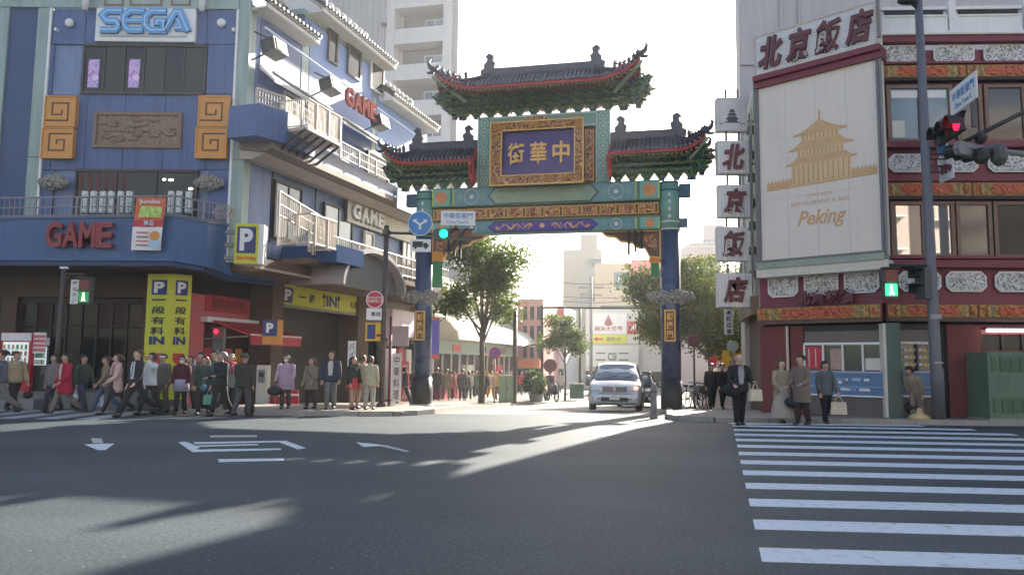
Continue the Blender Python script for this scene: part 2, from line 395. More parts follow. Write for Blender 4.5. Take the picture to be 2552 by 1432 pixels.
# crosswalk at right
LA, LB = Vector((1.826, 5.65)), Vector((5.32, 18.5))
cw = tag(thing('crosswalk', None, None), kind='structure')
dv = (LB-LA); per = 1.10/dv.y
for k in range(12):
    a = LA+dv*(k*per+.01); c = LA+dv*(k*per+.56/dv.y)
    wd = 5.9 if k < 11 else 5.4
    sl = -.075
    mb = MB(); mb.plan([(a.x, a.y), (a.x+wd, a.y+wd*sl), (c.x+wd, c.y+wd*sl), (c.x, c.y)], .002, .006)
    part('stripe', mb, MARK, cw)
for k in range(3):
    a = LA+dv*((k+11.9)*per*.99); mb = MB().plan([(a.x, a.y), (a.x+4.6, a.y-.1), (a.x+4.6, a.y+.25), (a.x, a.y+.35)], .002, .006)
    if k < 1: part('stripe', mb, MARK, cw)
# crosswalk at far left
cw = tag(thing('crosswalk', None, None), kind='structure')
for k in range(15):
    x = -9.9-k*.95; part('stripe', MB().plan([(x, 18.4), (x-.48, 18.4), (x-.6, 21.4), (x-.12, 21.4)], gz(18.4)-.03, gz(18.4)+.006), MARKW, cw)
# painted direction marks
def pl(pts, dz=.005):
    q = [G(*p) for p in pts]; mb = MB(); mb.plan([(v.x, v.y) for v in q], .0015, dz+.001); return mb
rm = tag(thing('road_marking', None, None), kind='structure')
part('arrow_head', pl([(210, 1107), (285, 1105), (262, 1121), (244, 1121)]), MARK, rm)
part('arrow_shaft', pl([(226, 1092), (252, 1092), (258, 1104), (232, 1104)]), MARKW, rm)
rm = tag(thing('road_marking', None, None), kind='structure')
for q in ([(445, 1102), (462, 1100), (498, 1114), (480, 1126)], [(478, 1120), (700, 1117), (700, 1120.5), (482, 1126)],
          [(690, 1099), (712, 1098), (762, 1116), (742, 1119)], [(482, 1102), (700, 1098), (703, 1101), (486, 1106)],
          [(490, 1110), (640, 1106), (645, 1108.5), (496, 1112.5)]):
    part('line', pl(q, .004+.0004*len(rm.children)), MARK, rm)
part('line', pl([(524, 1085), (640, 1084), (640, 1088), (524, 1089)]), MARKW, rm)
part('line', pl([(543, 1144), (706, 1142), (708, 1147), (546, 1151)]), MARK, rm)
rm = tag(thing('road_marking', None, None), kind='structure')
part('arrow_head', pl([(888, 1102), (935, 1106), (962, 1110), (905, 1113)]), MARK, rm)
part('arrow_shaft', pl([(962, 1109), (1020, 1124), (1012, 1126), (950, 1112)]), MARKW, rm)
rm = tag(thing('road_marking', None, None), kind='structure')
part('line', pl([(1450, 1078), (1540, 1082), (1500, 1088), (1448, 1084)]), MARKW, rm)
# manhole cover
# ================================================================== blue arcade building
ox = P(604, 450, 25).x
FA = Fr(ox, 25, 0); FS = Fr(ox, 25, 72)
def rc(fr, x0, y0, x1, y1, v=0.0):
    ym, xm = (y0+y1)/2, (x0+x1)/2
    return fr.u(x0, ym, v), fr.u(x1, ym, v), fr.z(xm, y1, v), fr.z(xm, y0, v)
arc = thing('arcade_building', 'blue games arcade building on the left corner with stepped tiled side roofs', 'building', (ox, 25, 0))
# main volume (plan in arcade local coords, front at y=0, side wall along 72 degrees)
sx, sy = cos(R(72)), sin(R(72))
def fs(u, v): return (u*sx+v*sy, u*sy-v*sx)      # side-frame point in arcade local x,y
b = MB(); pt = [(-26, .06), (-.03, .06), fs(14.6, -.04), fs(14.6, -11), (-26, 14)]
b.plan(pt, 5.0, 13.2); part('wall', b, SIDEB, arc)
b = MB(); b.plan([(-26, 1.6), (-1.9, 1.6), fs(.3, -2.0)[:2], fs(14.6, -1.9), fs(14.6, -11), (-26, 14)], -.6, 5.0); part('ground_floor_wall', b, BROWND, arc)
# front cladding panels
cols = [104, 133, 215, 310, 410, 517, 596]
rows = [(-40, 20), (24, 112), (112, 235), (235, 424), (424, 545)]
for j, (y0, y1) in enumerate(rows):
    for i in range(6):
        if j in (2, 4) and 2 <= i <= 3: continue
        xa, xb = cols[i], cols[i+1]
        if j == 2 and i in (1, 4): continue
        if j == 4 and i in (1, 4): continue
        u0, u1, z0, z1 = rc(FA, xa, y0, xb, y1)
        if i == 0: u0 = FA.u(133, 300)-.42; 
        if i == 5: u1 = -.36
        box('wall_panel', GRN if j == 0 and i in (0, 5) else BLUE, arc, u0+.012, u1-.012, -.03, .05, z0+.012, z1-.012)
# white edging, green corner strips, deep blue recess
uL = FA.u(118, 240); 
box('corner_trim', WHITE, arc, uL-.06, uL+.02, -.10, .05, 4.6, 13.4)
box('corner_trim', WHITE, arc, -.42, -.34, -.10, .05, 4.6, 13.4)
for z0, z1 in ((4.6, 8.05), (8.07, 13.6)):
    box('pilaster', GRN, arc, -.335, .06, -.08, .05, z0, z1); box('pilaster', GRN, arc, uL-.46, uL-.065, -.08, .05, z0, z1)
    box('pilaster', GRN, arc, uL-2.0, uL-1.45, -.08, .05, z0, z1)
box('recess_wall', BLUED, arc, uL-1.44, uL-.47, .0, .055, 4.6, 13.6); box('recess_wall', BLUED, arc, -25, uL-2.01, .0, .055, 4.6, 13.6)
b = MB().plan([(0.06, .05), (-.335, .05)]+[(-.335, .06), fs(.32, 0), fs(0.05, .03)], 4.6, 13.4)
box('top_band', GRN, arc, -25, -.34, -.12, .05, 13.25, 13.62)
for px in (227, 514):
    u = FA.u(px, 20); part('white_post', MB().path([(u, -.35, 13.05), (u, -.35, 13.9)], [.09, .14], 10), WHITE, arc, True)
# upper window band
def window_band(fr, x0, y0, x1, y1, n, parent, frm, gl, v=.0, d=.08, name='window', mull=.05, o=None):
    u0, u1, z0, z1 = rc(fr, x0, y0, x1, y1, v)
    w = link(name, MB().box(u0-.07, u1+.07, -v-d-.02, -v+.04, z1-.02, z1+.06).box(u0-.07, u1+.07, -v-d-.04, -v+.04, z0-.08, z0).box(u0-.07, u0, -v-d, -v+.04, z0, z1).box(u1, u1+.07, -v-d, -v+.04, z0, z1).mesh(name, frm), parent)
    for k in range(n):
        a = u0+(u1-u0)*k/n; c = u0+(u1-u0)*(k+1)/n
        box('pane', gl if not isinstance(gl, list) else gl[k % len(gl)], w, a+mull/2, c-mull/2, -v-.03, -v+.01, z0, z1-.02)
        if k: box('mullion', frm, w, a-mull/2, a+mull/2, -v-d+.01, -v+.02, z0, z1-.02)
    return w, (u0, u1, z0, z1)
w, q = window_band(FA, 212, 117, 510, 232, 6, arc, DKFR, [DGLASS, LGLASS])
for px in (236, 337):
    u0, u1, z0, z1 = rc(FA, px-14, 150, px+13, 220)
    o = on(FA, 'window_poster', 'purple and teal poster in the upper window, %s' % ('the left of the two' if px < 300 else 'the right of the two'), 'poster', (u0+u1)/2, .05, z0)
    h = z1-z0; wd = (u1-u0)/2
    b = MB().box(-wd, wd, -.012, 0, 0, h); part('sheet', b, scroll('poster_%d' % px, [(.30, .03, .30), (.75, .45, .80), (.12, .25, .45), (.35, .55, .60)], 2.6, 1.5, .4, [.3, .45, .6, .75], 0, 'noise'), o)
    part('highlight', MB().disc(.06, h*.35, .10, -.018, -.013, 16), mat('pale_pink_print%d' % px, (.8, .62, .82), .4, 0), o)
# bronze relief
u0, u1, z0, z1 = rc(FA, 241, 286, 452, 367)
f = link('relief_frame', MB().ribbon([(u0, z0), (u1, z0), (u1, z1), (u0, z1)], .10, -.14, -.03, True).mesh('relief_frame', BRONZEF), arc)
box('relief', BRONZE, f, u0+.05, u1-.05, -.07, -.03, z0+.05, z1-.05)
b = MB()
for k in range(26):
    b.ell((u0+.2+rnd.random()*(u1-u0-.4), -.07, z0+.15+rnd.random()*(z1-z0-.35)), (.12+.14*rnd.random(), .05, .05+.07*rnd.random()), 8, 5)
part('relief_figures', b, BRONZE, f, True)
for px in (290, 369, 456):
    u0, u1, z0, z1 = rc(FA, px-(22 if px != 369 else 38), -30, px+(22 if px != 369 else 38), 17)
    g_ = link('relief_frame', MB().ribbon([(u0, z0), (u1, z0), (u1, z1), (u0, z1)], .06, -.14, -.03, True).mesh('relief_frame', BRONZEF), arc)
    box('relief', BRONZE, g_, u0+.03, u1-.03, -.08, -.03, z0+.03, z1-.03)
# square spirals
def spiral(cx, cz, s, flip, parent):
    o = link('square_spiral', MB().box(-s, s, -.20, 0, -s, s).mesh('square_spiral', ORANGE), parent, (cx, -.03, cz))
    g = s*.30
    p = [(-s*.92, -s*.62), (s*.52, -s*.62), (s*.52, s*.56), (-s*.52, s*.56), (-s*.52, -s*.22), (s*.12, -s*.22), (s*.12, s*.12)]
    if flip: p = [(x, -z) for x, z in p]; p = p[1:] ; p = [(s*.95, s*.62)]+[(-s*.55, s*.62), (-s*.55, -s*.50), (s*.45, -s*.50), (s*.45, s*.2), (-s*.05, s*.2), (-s*.05, -s*.1)]
    # raised bands beside a dark groove
    part('spiral_groove', MB().ribbon(p, s*.10, -.212, -.19), ORANGED, o)
    part('spiral_edge', MB().ribbon([(-s, -s), (s, -s), (s, s), (-s, s)], s*.09, -.235, -.19, True), ORANGE, o)
    return o
for xc in (157, 537):
    for (yc, fl) in ((283, 0), (361, 1)):
        u = FA.u(xc-(4 if fl else -3), yc); z = FA.z(xc, yc); spiral(u, z, .505, fl, arc)
# round white lamps
for xc in (178, 555):
    u, z = FA.uz(xc, 61); o = part('round_lamp', MB().ell((0, 0, 0), (.15, .10, .15), 16, 10), WHITE, arc, True, loc=(u, -.12, z))
# small white cameras
for xc, yc in ((146, 79), (586, 80)):
    u, z = FA.uz(xc, yc); box('camera_unit', WHITE, arc, u-.04, u+.04, -.2, -.03, z-.06, z+.06)
# cloud ornaments
def cloud(w, h, d, m, seed, n=60):
    r_ = random.Random(seed); b = MB()
    b.ell((0, 0, 0), (w*.85, d*.6, h*.75), 20, 8)
    for k in range(n):
        a = 2*pi*r_.random(); q_ = sqrt(r_.random()); x = q_*w*cos(a)*(1); z = q_*h*sin(a)*(1-.55*abs(x/w))
        rr = h*(.16+.14*r_.random()); b.ell((x, -d*.55*(1-.6*q_*q_), z), (rr, rr*.9, rr*.8), 7, 4)
    return b
CLD = cloud(.52, .28, .26, STONEC, 3, 110).mesh('cloud_ornament', STONEC, True)
for k, (xc, yc) in enumerate(((139, 455), (525, 456))):
    u, z = FA.uz(xc, yc, .1); link('cloud_ornament', CLD, arc, (u, -.16, z), (0, 0, 0), (-1 if k else 1, 1, 1))
# lower window band with striped vertical banners
w, q = window_band(FA, 192, 428, 488, 545, 3, arc, DKFR, LGLASS)
BANN = scroll('printed_banner', [(.03, .05, .04), (.55, .62, .58), (.75, .80, .76), (.10, .14, .12)], 5, 3, .5, [.30, .45, .6, .8], 0, 'noise')
bnm = MB().lathe([(.105, 0), (.11, .05), (.105, .5), (.11, .68), (.10, .72)], 10).mesh('banner_roll', BANN)
for k, xc in enumerate((211, 233, 256, 277, 300, 322, 426, 446, 470)):
    u, z = FA.uz(xc, 520, .3)
    nm = ['first', 'second', 'third', 'fourth', 'fifth', 'sixth', 'seventh', 'eighth', 'ninth'][k]
    o = tag(link('banner', bnm, None, FA.w(u, .32, z-.15), (0, 0, k)), 'rolled black and white printed banner behind the curved balcony, %s from the left' % nm, 'banner', 'printed banners behind the arcade balcony')
RECL = mat('dark_red_column', (.10, .015, .015), .6, .1, 2)
for k in range(6): 
    u, z = FA.uz(205+k*21, 450, -.0); box('inner_column', RECL, w, u-.07, u+.07, -.038, -.034, z-.35, z+.25)
CEIL = mat('ceiling_light_glow', (.9, .9, .8), .5, 0, emit=(1, .93, .72), es=2.0)
for xc, yc, r_ in ((409, 447, .06), (426, 448, .09), (475, 470, .08)):
    u, z = FA.uz(xc, yc, .05); part('ceiling_light', MB().ell((u, -.04, z), (r_, .02, .04), 10, 6), CEIL, w)
# curved GAME balcony: plan points in pixels with heights
bal = []
for px, Y, yt, yb in ((-240, 23.2, 540, 640), (0, 23.2, 546, 648), (430, 23.2, 541, 650), (515, 23.9, 556, 664), (588, 25.4, 566, 688), (696, 27.6, 590, 700)):
    d = ray(px, (yt+yb)/2); k = Y/d.y
    bal.append((d.x*k, Y, P(px, yb, Y).z, P(px, yt, Y).z))
def strip(pts, z0f, z1f, off, th, m, name, parent):
    """vertical wall strip following plan points; off = push outwards (towards viewer)"""
    b = MB(); rr = []
    for i, p in enumerate(pts):
        a = pts[max(i-1, 0)]; c = pts[min(i+1, len(pts)-1)]
        t = Vector((c[0]-a[0], c[1]-a[1])).normalized(); n = Vector((t.y, -t.x))
        x, y = p[0]+n.x*off-ox, p[1]+n.y*off-25; x2, y2 = p[0]+n.x*(off-th)-ox, p[1]+n.y*(off-th)-25
        z0, z1 = z0f(p), z1f(p)
        rr.append([(x, y, z0), (x, y, z1), (x2, y2, z1), (x2, y2, z0)])
    b.rings(rr); return part(name, b, m, parent)
strip(bal, lambda p: p[2], lambda p: p[3], 0, .15, BLUE2, 'balcony', arc)
strip(bal, lambda p: p[3], lambda p: p[3]+.06, .05, .25, mat('balcony_cap', (.10, .13, .20), .5), 'balcony_cap', arc)
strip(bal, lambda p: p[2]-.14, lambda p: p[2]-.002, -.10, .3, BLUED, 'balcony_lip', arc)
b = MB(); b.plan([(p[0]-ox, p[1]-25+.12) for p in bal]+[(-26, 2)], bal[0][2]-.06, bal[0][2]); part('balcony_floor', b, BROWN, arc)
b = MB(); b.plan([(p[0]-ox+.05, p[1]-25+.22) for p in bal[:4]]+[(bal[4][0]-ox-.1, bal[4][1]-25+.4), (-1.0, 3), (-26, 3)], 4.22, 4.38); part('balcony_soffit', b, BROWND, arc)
# railing of the balcony
def railing(pts, h, m, name, parent, n_mid=1, sp=.12, base=0.0, lean=0.0, balm=None, postw=.03, every=10):
    """pts local (x,y,z) base points. one railing with rail and baluster children"""
    r = link(name, None, parent)
    for k in range(2+n_mid):
        hh = h*(k/(n_mid+1)) if k else .05
        part('rail', MB().path([(x, y, z+base+hh) for x, y, z in pts], .022 if k < n_mid+1 else .032, 6), m, r)
    bm = MB().box(-.011, .011, -.011, .011, 0, h).mesh('baluster', balm or m); pm = MB().box(-postw, postw, -postw, postw, -.02, h+.01).mesh('post', m)
    c = 0
    for a, b_ in zip(pts, pts[1:]):
        a = Vector(a); b_ = Vector(b_); n = max(1, int((b_-a).length/sp))
        for i in range(n+(b_ == Vector(pts[-1]))):
            p = a.lerp(b_, i/n); link('post' if c % every == 0 else 'baluster', pm if c % every == 0 else bm, r, (p.x, p.y, p.z+base)); c += 1
    return r
railing([(p[0]-ox, p[1]-25+.08, p[3]+.06) for p in bal[:5]], .62, RAILG, 'railing', arc, 1, .16, every=8)
# curved spike fan rail near the corner
b = MB()
for k in range(9):
    x, y = 540+k*5.5, 0; a = P(x, 545, 24.2+k*.07); c = P(x+4, 512+k*.8, 24.0)
    b.path([(a.x-ox, a.y-25, a.z), ((a.x+c.x)/2-ox-.12, a.y-25.15, (a.z+c.z)/2), (c.x-ox, c.y-25, c.z)], .016, 5)
part('curved_spikes', b, STEEL, arc)
# ---- ground floor front
zt = 4.3
box('header', BROWN, arc, -26, -1.95, 1.2, 1.62, 3.50, 4.36)
for px0, px1 in ((0, 38), (352, 372)):
    u0, u1 = FA.u(px0, 850, -1.3), FA.u(px1, 850, -1.3); box('pillar', BROWN, arc, u0, u1, 1.25, 1.63, -.5, 3.50)
g0 = link('shopfront', MB().box(-14, -2.2, 1.50, 1.6, 3.3, 3.5).mesh('shopfront', DKFR), arc)
SHOPI = mat('dim_red_interior', (.045, .008, .01), .6, .3, 1); SHOPG = glass('shop_glass', (.014, .018, .016), .14, .25)
for k in range(9):
    x = FA.u(45+k*38, 850, -1.4); x2 = FA.u(45+(k+1)*38, 850, -1.4)
    box('shop_panel', SHOPI if k in (1, 5, 6) else SHOPG, g0, x+.03, x2-.03, 1.52, 1.58, 2.55, 3.28)
    box('shop_glass', SHOPG, g0, x+.03, x2-.03, 1.52, 1.58, -.1, 2.45); box('mullion', DKFR, g0, x-.03, x+.03, 1.46, 1.59, -.4, 3.3)
box('transom', BROWND, g0, -13.6, -2.2, 1.47, 1.6, 2.46, 2.54)
box('plinth', mat('grey_step_stone', (.17, .16, .155), .8, .15, 2), arc, -26, FA.u(380, 980, .8), -1.4, 1.5, -.4, .36)
box('step', mat('light_step_stone', (.24, .23, .225), .8, .15, 2), arc, -9.5, FA.u(120, 985, 1.2), -1.9, -1.41, -.4, .16)
# ---- side wall features (drawn in FS frame; a local frame part holds them)
side = link('side_wall', None, arc, (0, 0, 0), (0, 0, R(72)))
UMAX = 14.6
# cladding boards of the side wall
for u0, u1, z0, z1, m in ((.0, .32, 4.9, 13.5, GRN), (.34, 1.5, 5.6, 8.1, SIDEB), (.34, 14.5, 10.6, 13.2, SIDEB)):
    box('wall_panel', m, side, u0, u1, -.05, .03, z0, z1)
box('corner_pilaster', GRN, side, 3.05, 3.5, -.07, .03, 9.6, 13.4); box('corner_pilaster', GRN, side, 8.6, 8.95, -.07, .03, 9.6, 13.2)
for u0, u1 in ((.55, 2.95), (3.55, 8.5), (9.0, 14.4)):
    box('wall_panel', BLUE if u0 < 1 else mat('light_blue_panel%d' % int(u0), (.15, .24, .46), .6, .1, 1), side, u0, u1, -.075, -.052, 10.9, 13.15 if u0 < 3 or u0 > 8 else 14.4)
# step-up block in the middle of the top
box('parapet', SIDEB, side, 3.3, 9.3, .0, 5.5, 13.2, 14.75)
box('parapet', GRN, side, 3.1, 9.4, -.02, 5.4, 14.55, 14.78)
def eave(u0, u1, z, out, tname):
    r = link(tname, None, side)
    part('roof_slope', MB().add([(u0, -out, z), (u1, -out, z), (u1, .9, z+1.25), (u0, .9, z+1.25), (u0, -out, z-.1), (u1, -out, z-.1), (u1, .9, z+1.1), (u0, .9, z+1.1)],
         [(0, 1, 2, 3), (7, 6, 5, 4), (0, 4, 5, 1), (1, 5, 6, 2), (2, 6, 7, 3), (3, 7, 4, 0)]), TILE, r)
    tm = MB().path([(0, -out-.03, z+.03), (0, .9, z+1.29)], .055, 6).mesh('tile_row', TILE)
    te = MB().disc(0, z+.03, .062, -out-.06, -out-.03, 10).mesh('tile_end', TILEW)
    n = int((u1-u0)/.24)
    for k in range(n+1):
        x = u0+.06+(u1-u0-.12)*k/n; link('tile_row', tm, r, (x, 0, 0)); link('tile_end', te, r, (x, 0, 0))
    box('eave_board', CREAM, r, u0, u1, -out+.05, -out+.12, z-.24, z-.1)
    box('eave_soffit', CREAM, r, u0, u1, -out+.1, .0, z-.26, z-.2)
    part('ridge', MB().path([(u0-.05, .9, z+1.36), (u1+.05, .9, z+1.36)], .13, 8), TILE, r)
    for q_ in range(int((u1-u0)/.5)): part('ridge_stone', MB().ell((u0+.25+q_*.5, .75, z+1.42), (.2, .15, .15), 8, 5), TILEW, r)
    return r
eave(.0, 3.25, 13.55, .75, 'tiled_eave'); eave(3.4, 9.55, 14.95, .75, 'tiled_eave'); eave(9.3, 14.5, 13.45, .75, 'tiled_eave')
def win(u0, u1, z0, z1, frm, gl, n=1, v=.05, d=.08, bars=None):
    w = link('window', MB().ribbon([(u0, z0), (u1, z0), (u1, z1), (u0, z1)], .09, -v-d, -v+.04, True).mesh('window', frm), side)
    for k in range(n):
        a = u0+(u1-u0)*k/n; c = u0+(u1-u0)*(k+1)/n
        box('pane', gl, w, a+.03, c-.03, -v-.03, -v+.01, z0+.02, z1-.02)
        if k: box('mullion', frm, w, a-.03, a+.03, -v-d+.02, -v, z0+.03, z1-.03)
    return w
for x0, y0, x1, y1, m in ((820, 85, 838, 152, DKFR), (868, 118, 896, 195, DKFR), (924, 165, 954, 225, CREAM)):
    u0, z0 = FS.uz(x0, (y0+y1)/2+18, .1); u1, z1 = FS.uz(x1, (y0+y1)/2-24, .1)
    u0 = FS.u(x0, y0, .1); u1 = FS.u(x1, y1, .1); zz = FS.z((x0+x1)/2, (y0+y1)/2, .1)
    win(u0, u1, zz-.62, zz+.62, m, DGLASS, 1, .08)
# dark openings of the second floor
win(FS.u(705, 220), FS.u(790, 280), 9.35, 11.1, CREAM, DGLASS, 2); win(8.3, 10.2, 9.3, 10.6, DKFR, DGLASS, 2)
# first floor windows
win(FS.u(680, 500), FS.u(745, 530), 5.75, 7.75, DKFR, BGLASS, 2); win(FS.u(803, 560), FS.u(872, 590), 5.5, 7.6, DKFR, PANEW, 2)
win(FS.u(905, 590), FS.u(926, 600), 5.3, 7.0, CREAM, BGLASS, 1); win(11.9, 13.9, 5.2, 7.4, DKFR, PANEW, 4)
for u in (1.55, 4.35, 8.6): box('wall_seam', DKFR, side, u, u+.03, -.055, -.0, 5.5, 8.1)
# round ornament on side wall
u, z = FS.uz(777, 565, .1); part('ring_ornament', MB().path([(u+.42*cos(a*pi/12), -.1, z+.42*sin(a*pi/12)) for a in range(25)], .05, 6), DKFR, side)
# second floor balcony: soffit, stepped fascia, parapet
def prof_run(name, prof, u0, u1, m, parent=None):
    """profile (v,z) polygon extruded along u"""
    b = MB(); n = len(prof)
    b.rings([[(u, -v, z) for v, z in prof] for u in (u0, u1)]); return part(name, b, m, parent or side)
SOFB = mat('soffit_stripe_brown', (.16, .12, .10), .6, .15, 2); SOFL = mat('soffit_stripe_cream', (.40, .34, .29), .6, .12, 2); GRYP = mat('grey_lilac_parapet', (.25, .25, .30), .6, .12, 1, streak=.2)
prof_run('balcony_slab', [(0, 8.05), (.5, 8.0), (1.0, 8.18), (0, 8.35)], -.2, 14.5, SOFL)
prof_run('balcony_fascia', [(0, 8.36), (1.02, 8.2), (1.3, 8.3), (1.3, 8.5), (0, 8.7)], -.25, 14.5, SOFB)
prof_run('balcony_floor', [(0, 8.71), (1.25, 8.51), (1.25, 8.7), (0, 8.75)], .1, 14.5, SIDEB)
prof_run('parapet_panel', [(1.13, 8.7), (1.23, 8.7), (1.23, 9.05), (1.13, 9.05)], 2.1, 14.5, GRYP)
# blue corner box of the second floor balcony
b = MB().plan([(-.9, -1.15), (.1, -1.55), (2.0, -1.45), (2.0, -.05), (-.9, -.05)], 8.55, 9.6); part('balcony_box', b, BLUE, side)
railing([(-.9, -1.1, 9.6), (.1, -1.5, 9.6), (1.9, -1.4, 9.6)], .5, STEEL, 'railing', side, 1, .1)
# mesh landing with brackets
u0, u1 = FS.u(762, 300, 2.2), FS.u(846, 340, 2.2)
box('landing_floor', STEEL, side, u0, u1, -2.3, -1.25, 8.98, 9.08)
railing([(u0, -1.25, 9.08), (u0, -2.27, 9.08), (u1, -2.27, 9.08), (u1, -1.25, 9.08)], .95, STEEL, 'landing_railing', side, 0, .075)
b = MB()
for k in range(6):
    x = u0+(u1-u0)*k/5; b.path([(x, -2.2, 9.0), (x, -1.2, 8.35)], .045, 6)
part('landing_bracket', b, BLACK, side)
railing([(u1+.1, -1.35, 9.05), (14.3, -1.35, 9.05)], .62, STEEL, 'railing', side, 1, .14)
# sign panels low on the far parapet
box('sign_panel', mat('pale_blue_panel', (.42, .55, .62), .4), side, 8.6, 12.9, -1.42, -1.36, 8.05, 8.95)
# awning lights: long tube and dark floodlight boxes
part('light_tube', MB().path([(.25, -.45, 12.72), (12.3, -.45, 12.45)], .04, 6), mat('pale_tube', (.55, .65, .8), .4), side)
part('cable_tray', MB().path([(.2, -.9, 11.05), (13.6, -.9, 10.55)], .06, 6), GREY, side)
for k, (xc, yc) in enumerate(((682, 124), (822, 218), (945, 308))):
    u, z = FS.uz(xc, yc, .9)
    o = link('floodlight', MB().box(-.42, .32, -.28, .25, -.24, .24).mesh('floodlight', BLACK), side, (u, -.95, z), (R(-14), 0, 0))
    box('lens', mat('beige_lens%d' % k, (.35, .32, .28), .5), o, -.30, -.02, -.30, -.281, -.2, .2)
    part('bracket', MB().path([(0, .2, 0), (-.1, .9, -.1)], .03, 5), BLACK, o)
    part('bracket', MB().path([(-.35, -.2, .1), (-.9, .1, .3)], .03, 5), BLACK, o)
# pale awning boards that catch the sun
prof_run('awning', [(.12, 11.55), (.75, 10.95), (.75, 10.85), (.12, 11.4)], .5, 4.9, mat('white_awning', (.72, .70, .68), .5, .05))
prof_run('awning', [(.12, 11.45), (.7, 10.9), (.7, 10.8), (.12, 11.3)], 5.2, 9.2, mat('white_awning2', (.66, .66, .68), .5, .05))
# first floor balcony on the side
prof_run('balcony_floor', [(0, 4.75), (1.6, 4.75), (1.6, 4.95), (0, 4.95)], 1.8, 14.4, BROWN)
b = MB().plan([(2.2, -2.35), (4.1, -2.35), (4.1, -.1), (2.2, -.1)], 4.85, 5.45); part('balcony_box', b, mat('matte_deep_blue', (.03, .07, .18), .95, .12, 1, spec=.05), side)
railing([(-.6, -1.9, 5.95), (2.6, -1.75, 5.55)], .8, STEEL, 'railing', side, 1, .12)
u0, u1 = FS.u(765, 600, 2.3), FS.u(830, 620, 2.3)
railing([(u0, -1.2, 5.2), (u0, -2.4, 5.2), (u1, -2.4, 5.2), (u1, -1.3, 5.2)], 1.0, STEEL, 'landing_railing', side, 0, .075)
railing([(u1, -1.5, 5.1), (14.2, -1.5, 5.1)], .85, STEEL, 'railing', side, 1, .16)
prof_run('header', [(-1.9, 4.3), (.9, 4.3), (.9, 4.72), (-1.9, 4.72)], .1, 14.5, BROWN)
prof_run('header_trim', [(.92, 4.34), (1.0, 4.34), (1.0, 4.42), (.92, 4.42)], -.4, 14.5, SOFL)
# arch canopy
b = MB(); uc = FS.u(862, 690, .9); rr = []
N_ = 18; rad = 2.55
o_ = [(uc+rad*cos(pi*k/N_), 4.15+1.55*sin(pi*k/N_)) for k in range(N_+1)]
i_ = [(uc+(rad-.14)*cos(pi*k/N_), 4.13+(1.41)*sin(pi*k/N_)) for k in range(N_+1)]
for k in range(N_): b.prism([o_[k], o_[k+1], i_[k+1], i_[k]], -2.3, 0)
ca = part('arch_canopy', b, mat('canopy_edge', (.30, .27, .27), .5, .1, 2), side)
part('canopy_panel', MB().prism(i_, -1.9, -1.82), mat('canopy_grey', (.12, .115, .11), .7, .1, 1, streak=.15), ca)
# ground floor side: parking entrance with pillars
GOL = fs
for u0, u1 in ((3.2, 3.9), (9.6, 10.6), (13.8, 14.5)):
    box('pillar', BROWN, side, u0, u1, .9, 1.9, -.8, 4.3)
PKI = mat('parking_inner_wall', (.10, .105, .085), .8, .15, .6, streak=.2)
box('entrance_wall', PKI, side, 3.95, 9.6, 4.8, 4.9, -.8, 3.5); box('entrance_wall', PKI, side, 6.4, 6.8, 2.2, 4.79, -.8, 3.48)
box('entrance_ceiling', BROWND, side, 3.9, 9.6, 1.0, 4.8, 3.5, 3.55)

# ================================================================== signs on the arcade
def quadsign(fr, name, label, cat, x0, y0, x1, y1, v, m, d=.12, group=None):
    u0, u1, z0, z1 = rc(fr, x0, y0, x1, y1, v); w, h = abs(u1-u0), z1-z0
    o = on(fr, name, label, cat, (u0+u1)/2, v, z0, group)
    box('board', m, o, -w/2, w/2, -d, 0, 0, h)
    return o, w, h, d
o, w, h, d = quadsign(FA, 'logo_sign', 'big white sign with blue outlined capitals SEGA at the top of the blue facade', 'sign', 244, 26, 491, 108, .06, WHITE, .14)
def glyph(ch, cx, cz, s, parent):
    """inline block letters, s = letter height"""
    k = s/2
    L_ = {'S': [(.78, .86), (-.45, .86), (-.82, .50), (-.45, .08), (.30, .08), (.62, -.26), (.30, -.62), (-.9, -.62)],
          'E': [(.85, .86), (-.30, .86), (-.78, .45), (-.78, -.25), (-.35, -.62), (.80, -.62)],
          'G': [(.85, .86), (-.30, .86), (-.78, .45), (-.78, -.25), (-.35, -.62), (.72, -.62), (.72, .10), (.18, .10), (.18, -.25)],
          'A': [(-.95, -.68), (-.12, .84), (.22, .84), (.98, -.68)]}[ch]
    pts = [(cx+x*k*.98+z*0, cz+z*k*1.05) for x, z in L_]
    ex = []
    if ch == 'E': ex = [[(cx-.6*k, cz+.12*k), (cx+.72*k, cz+.12*k)]]
    if ch == 'A': ex = [[(cx-.12*k, cz-.44*k), (cx+.42*k, cz-.44*k), (cx+.06*k, cz+.30*k)]]
    e = link('letter', None, parent)
    b = MB().ribbon(pts, k*.52, -.26, -.14)
    for q_ in ex[:1]:
        b.ribbon(q_, k*.42, -.258, -.14)
    b2 = MB().ribbon(pts, k*.11, -.275, -.262)
    for q_ in ex: b2.ribbon(q_, k*.09, -.274, -.262)
    part('letter_body', b, SEGAB, e); part('letter_inline', b2, SEGAL, e); return e
for i, ch in enumerate('SEGA'):
    glyph(ch, w*(-.33+.215*i)+.02, h*.545, h*.74, o)
part('letter_shadow', MB().box(-w*.445, w*.42, -.18, -.14, h*.135, h*.18), mat('pale_shadow_rim', (.45, .50, .52), .5), o)
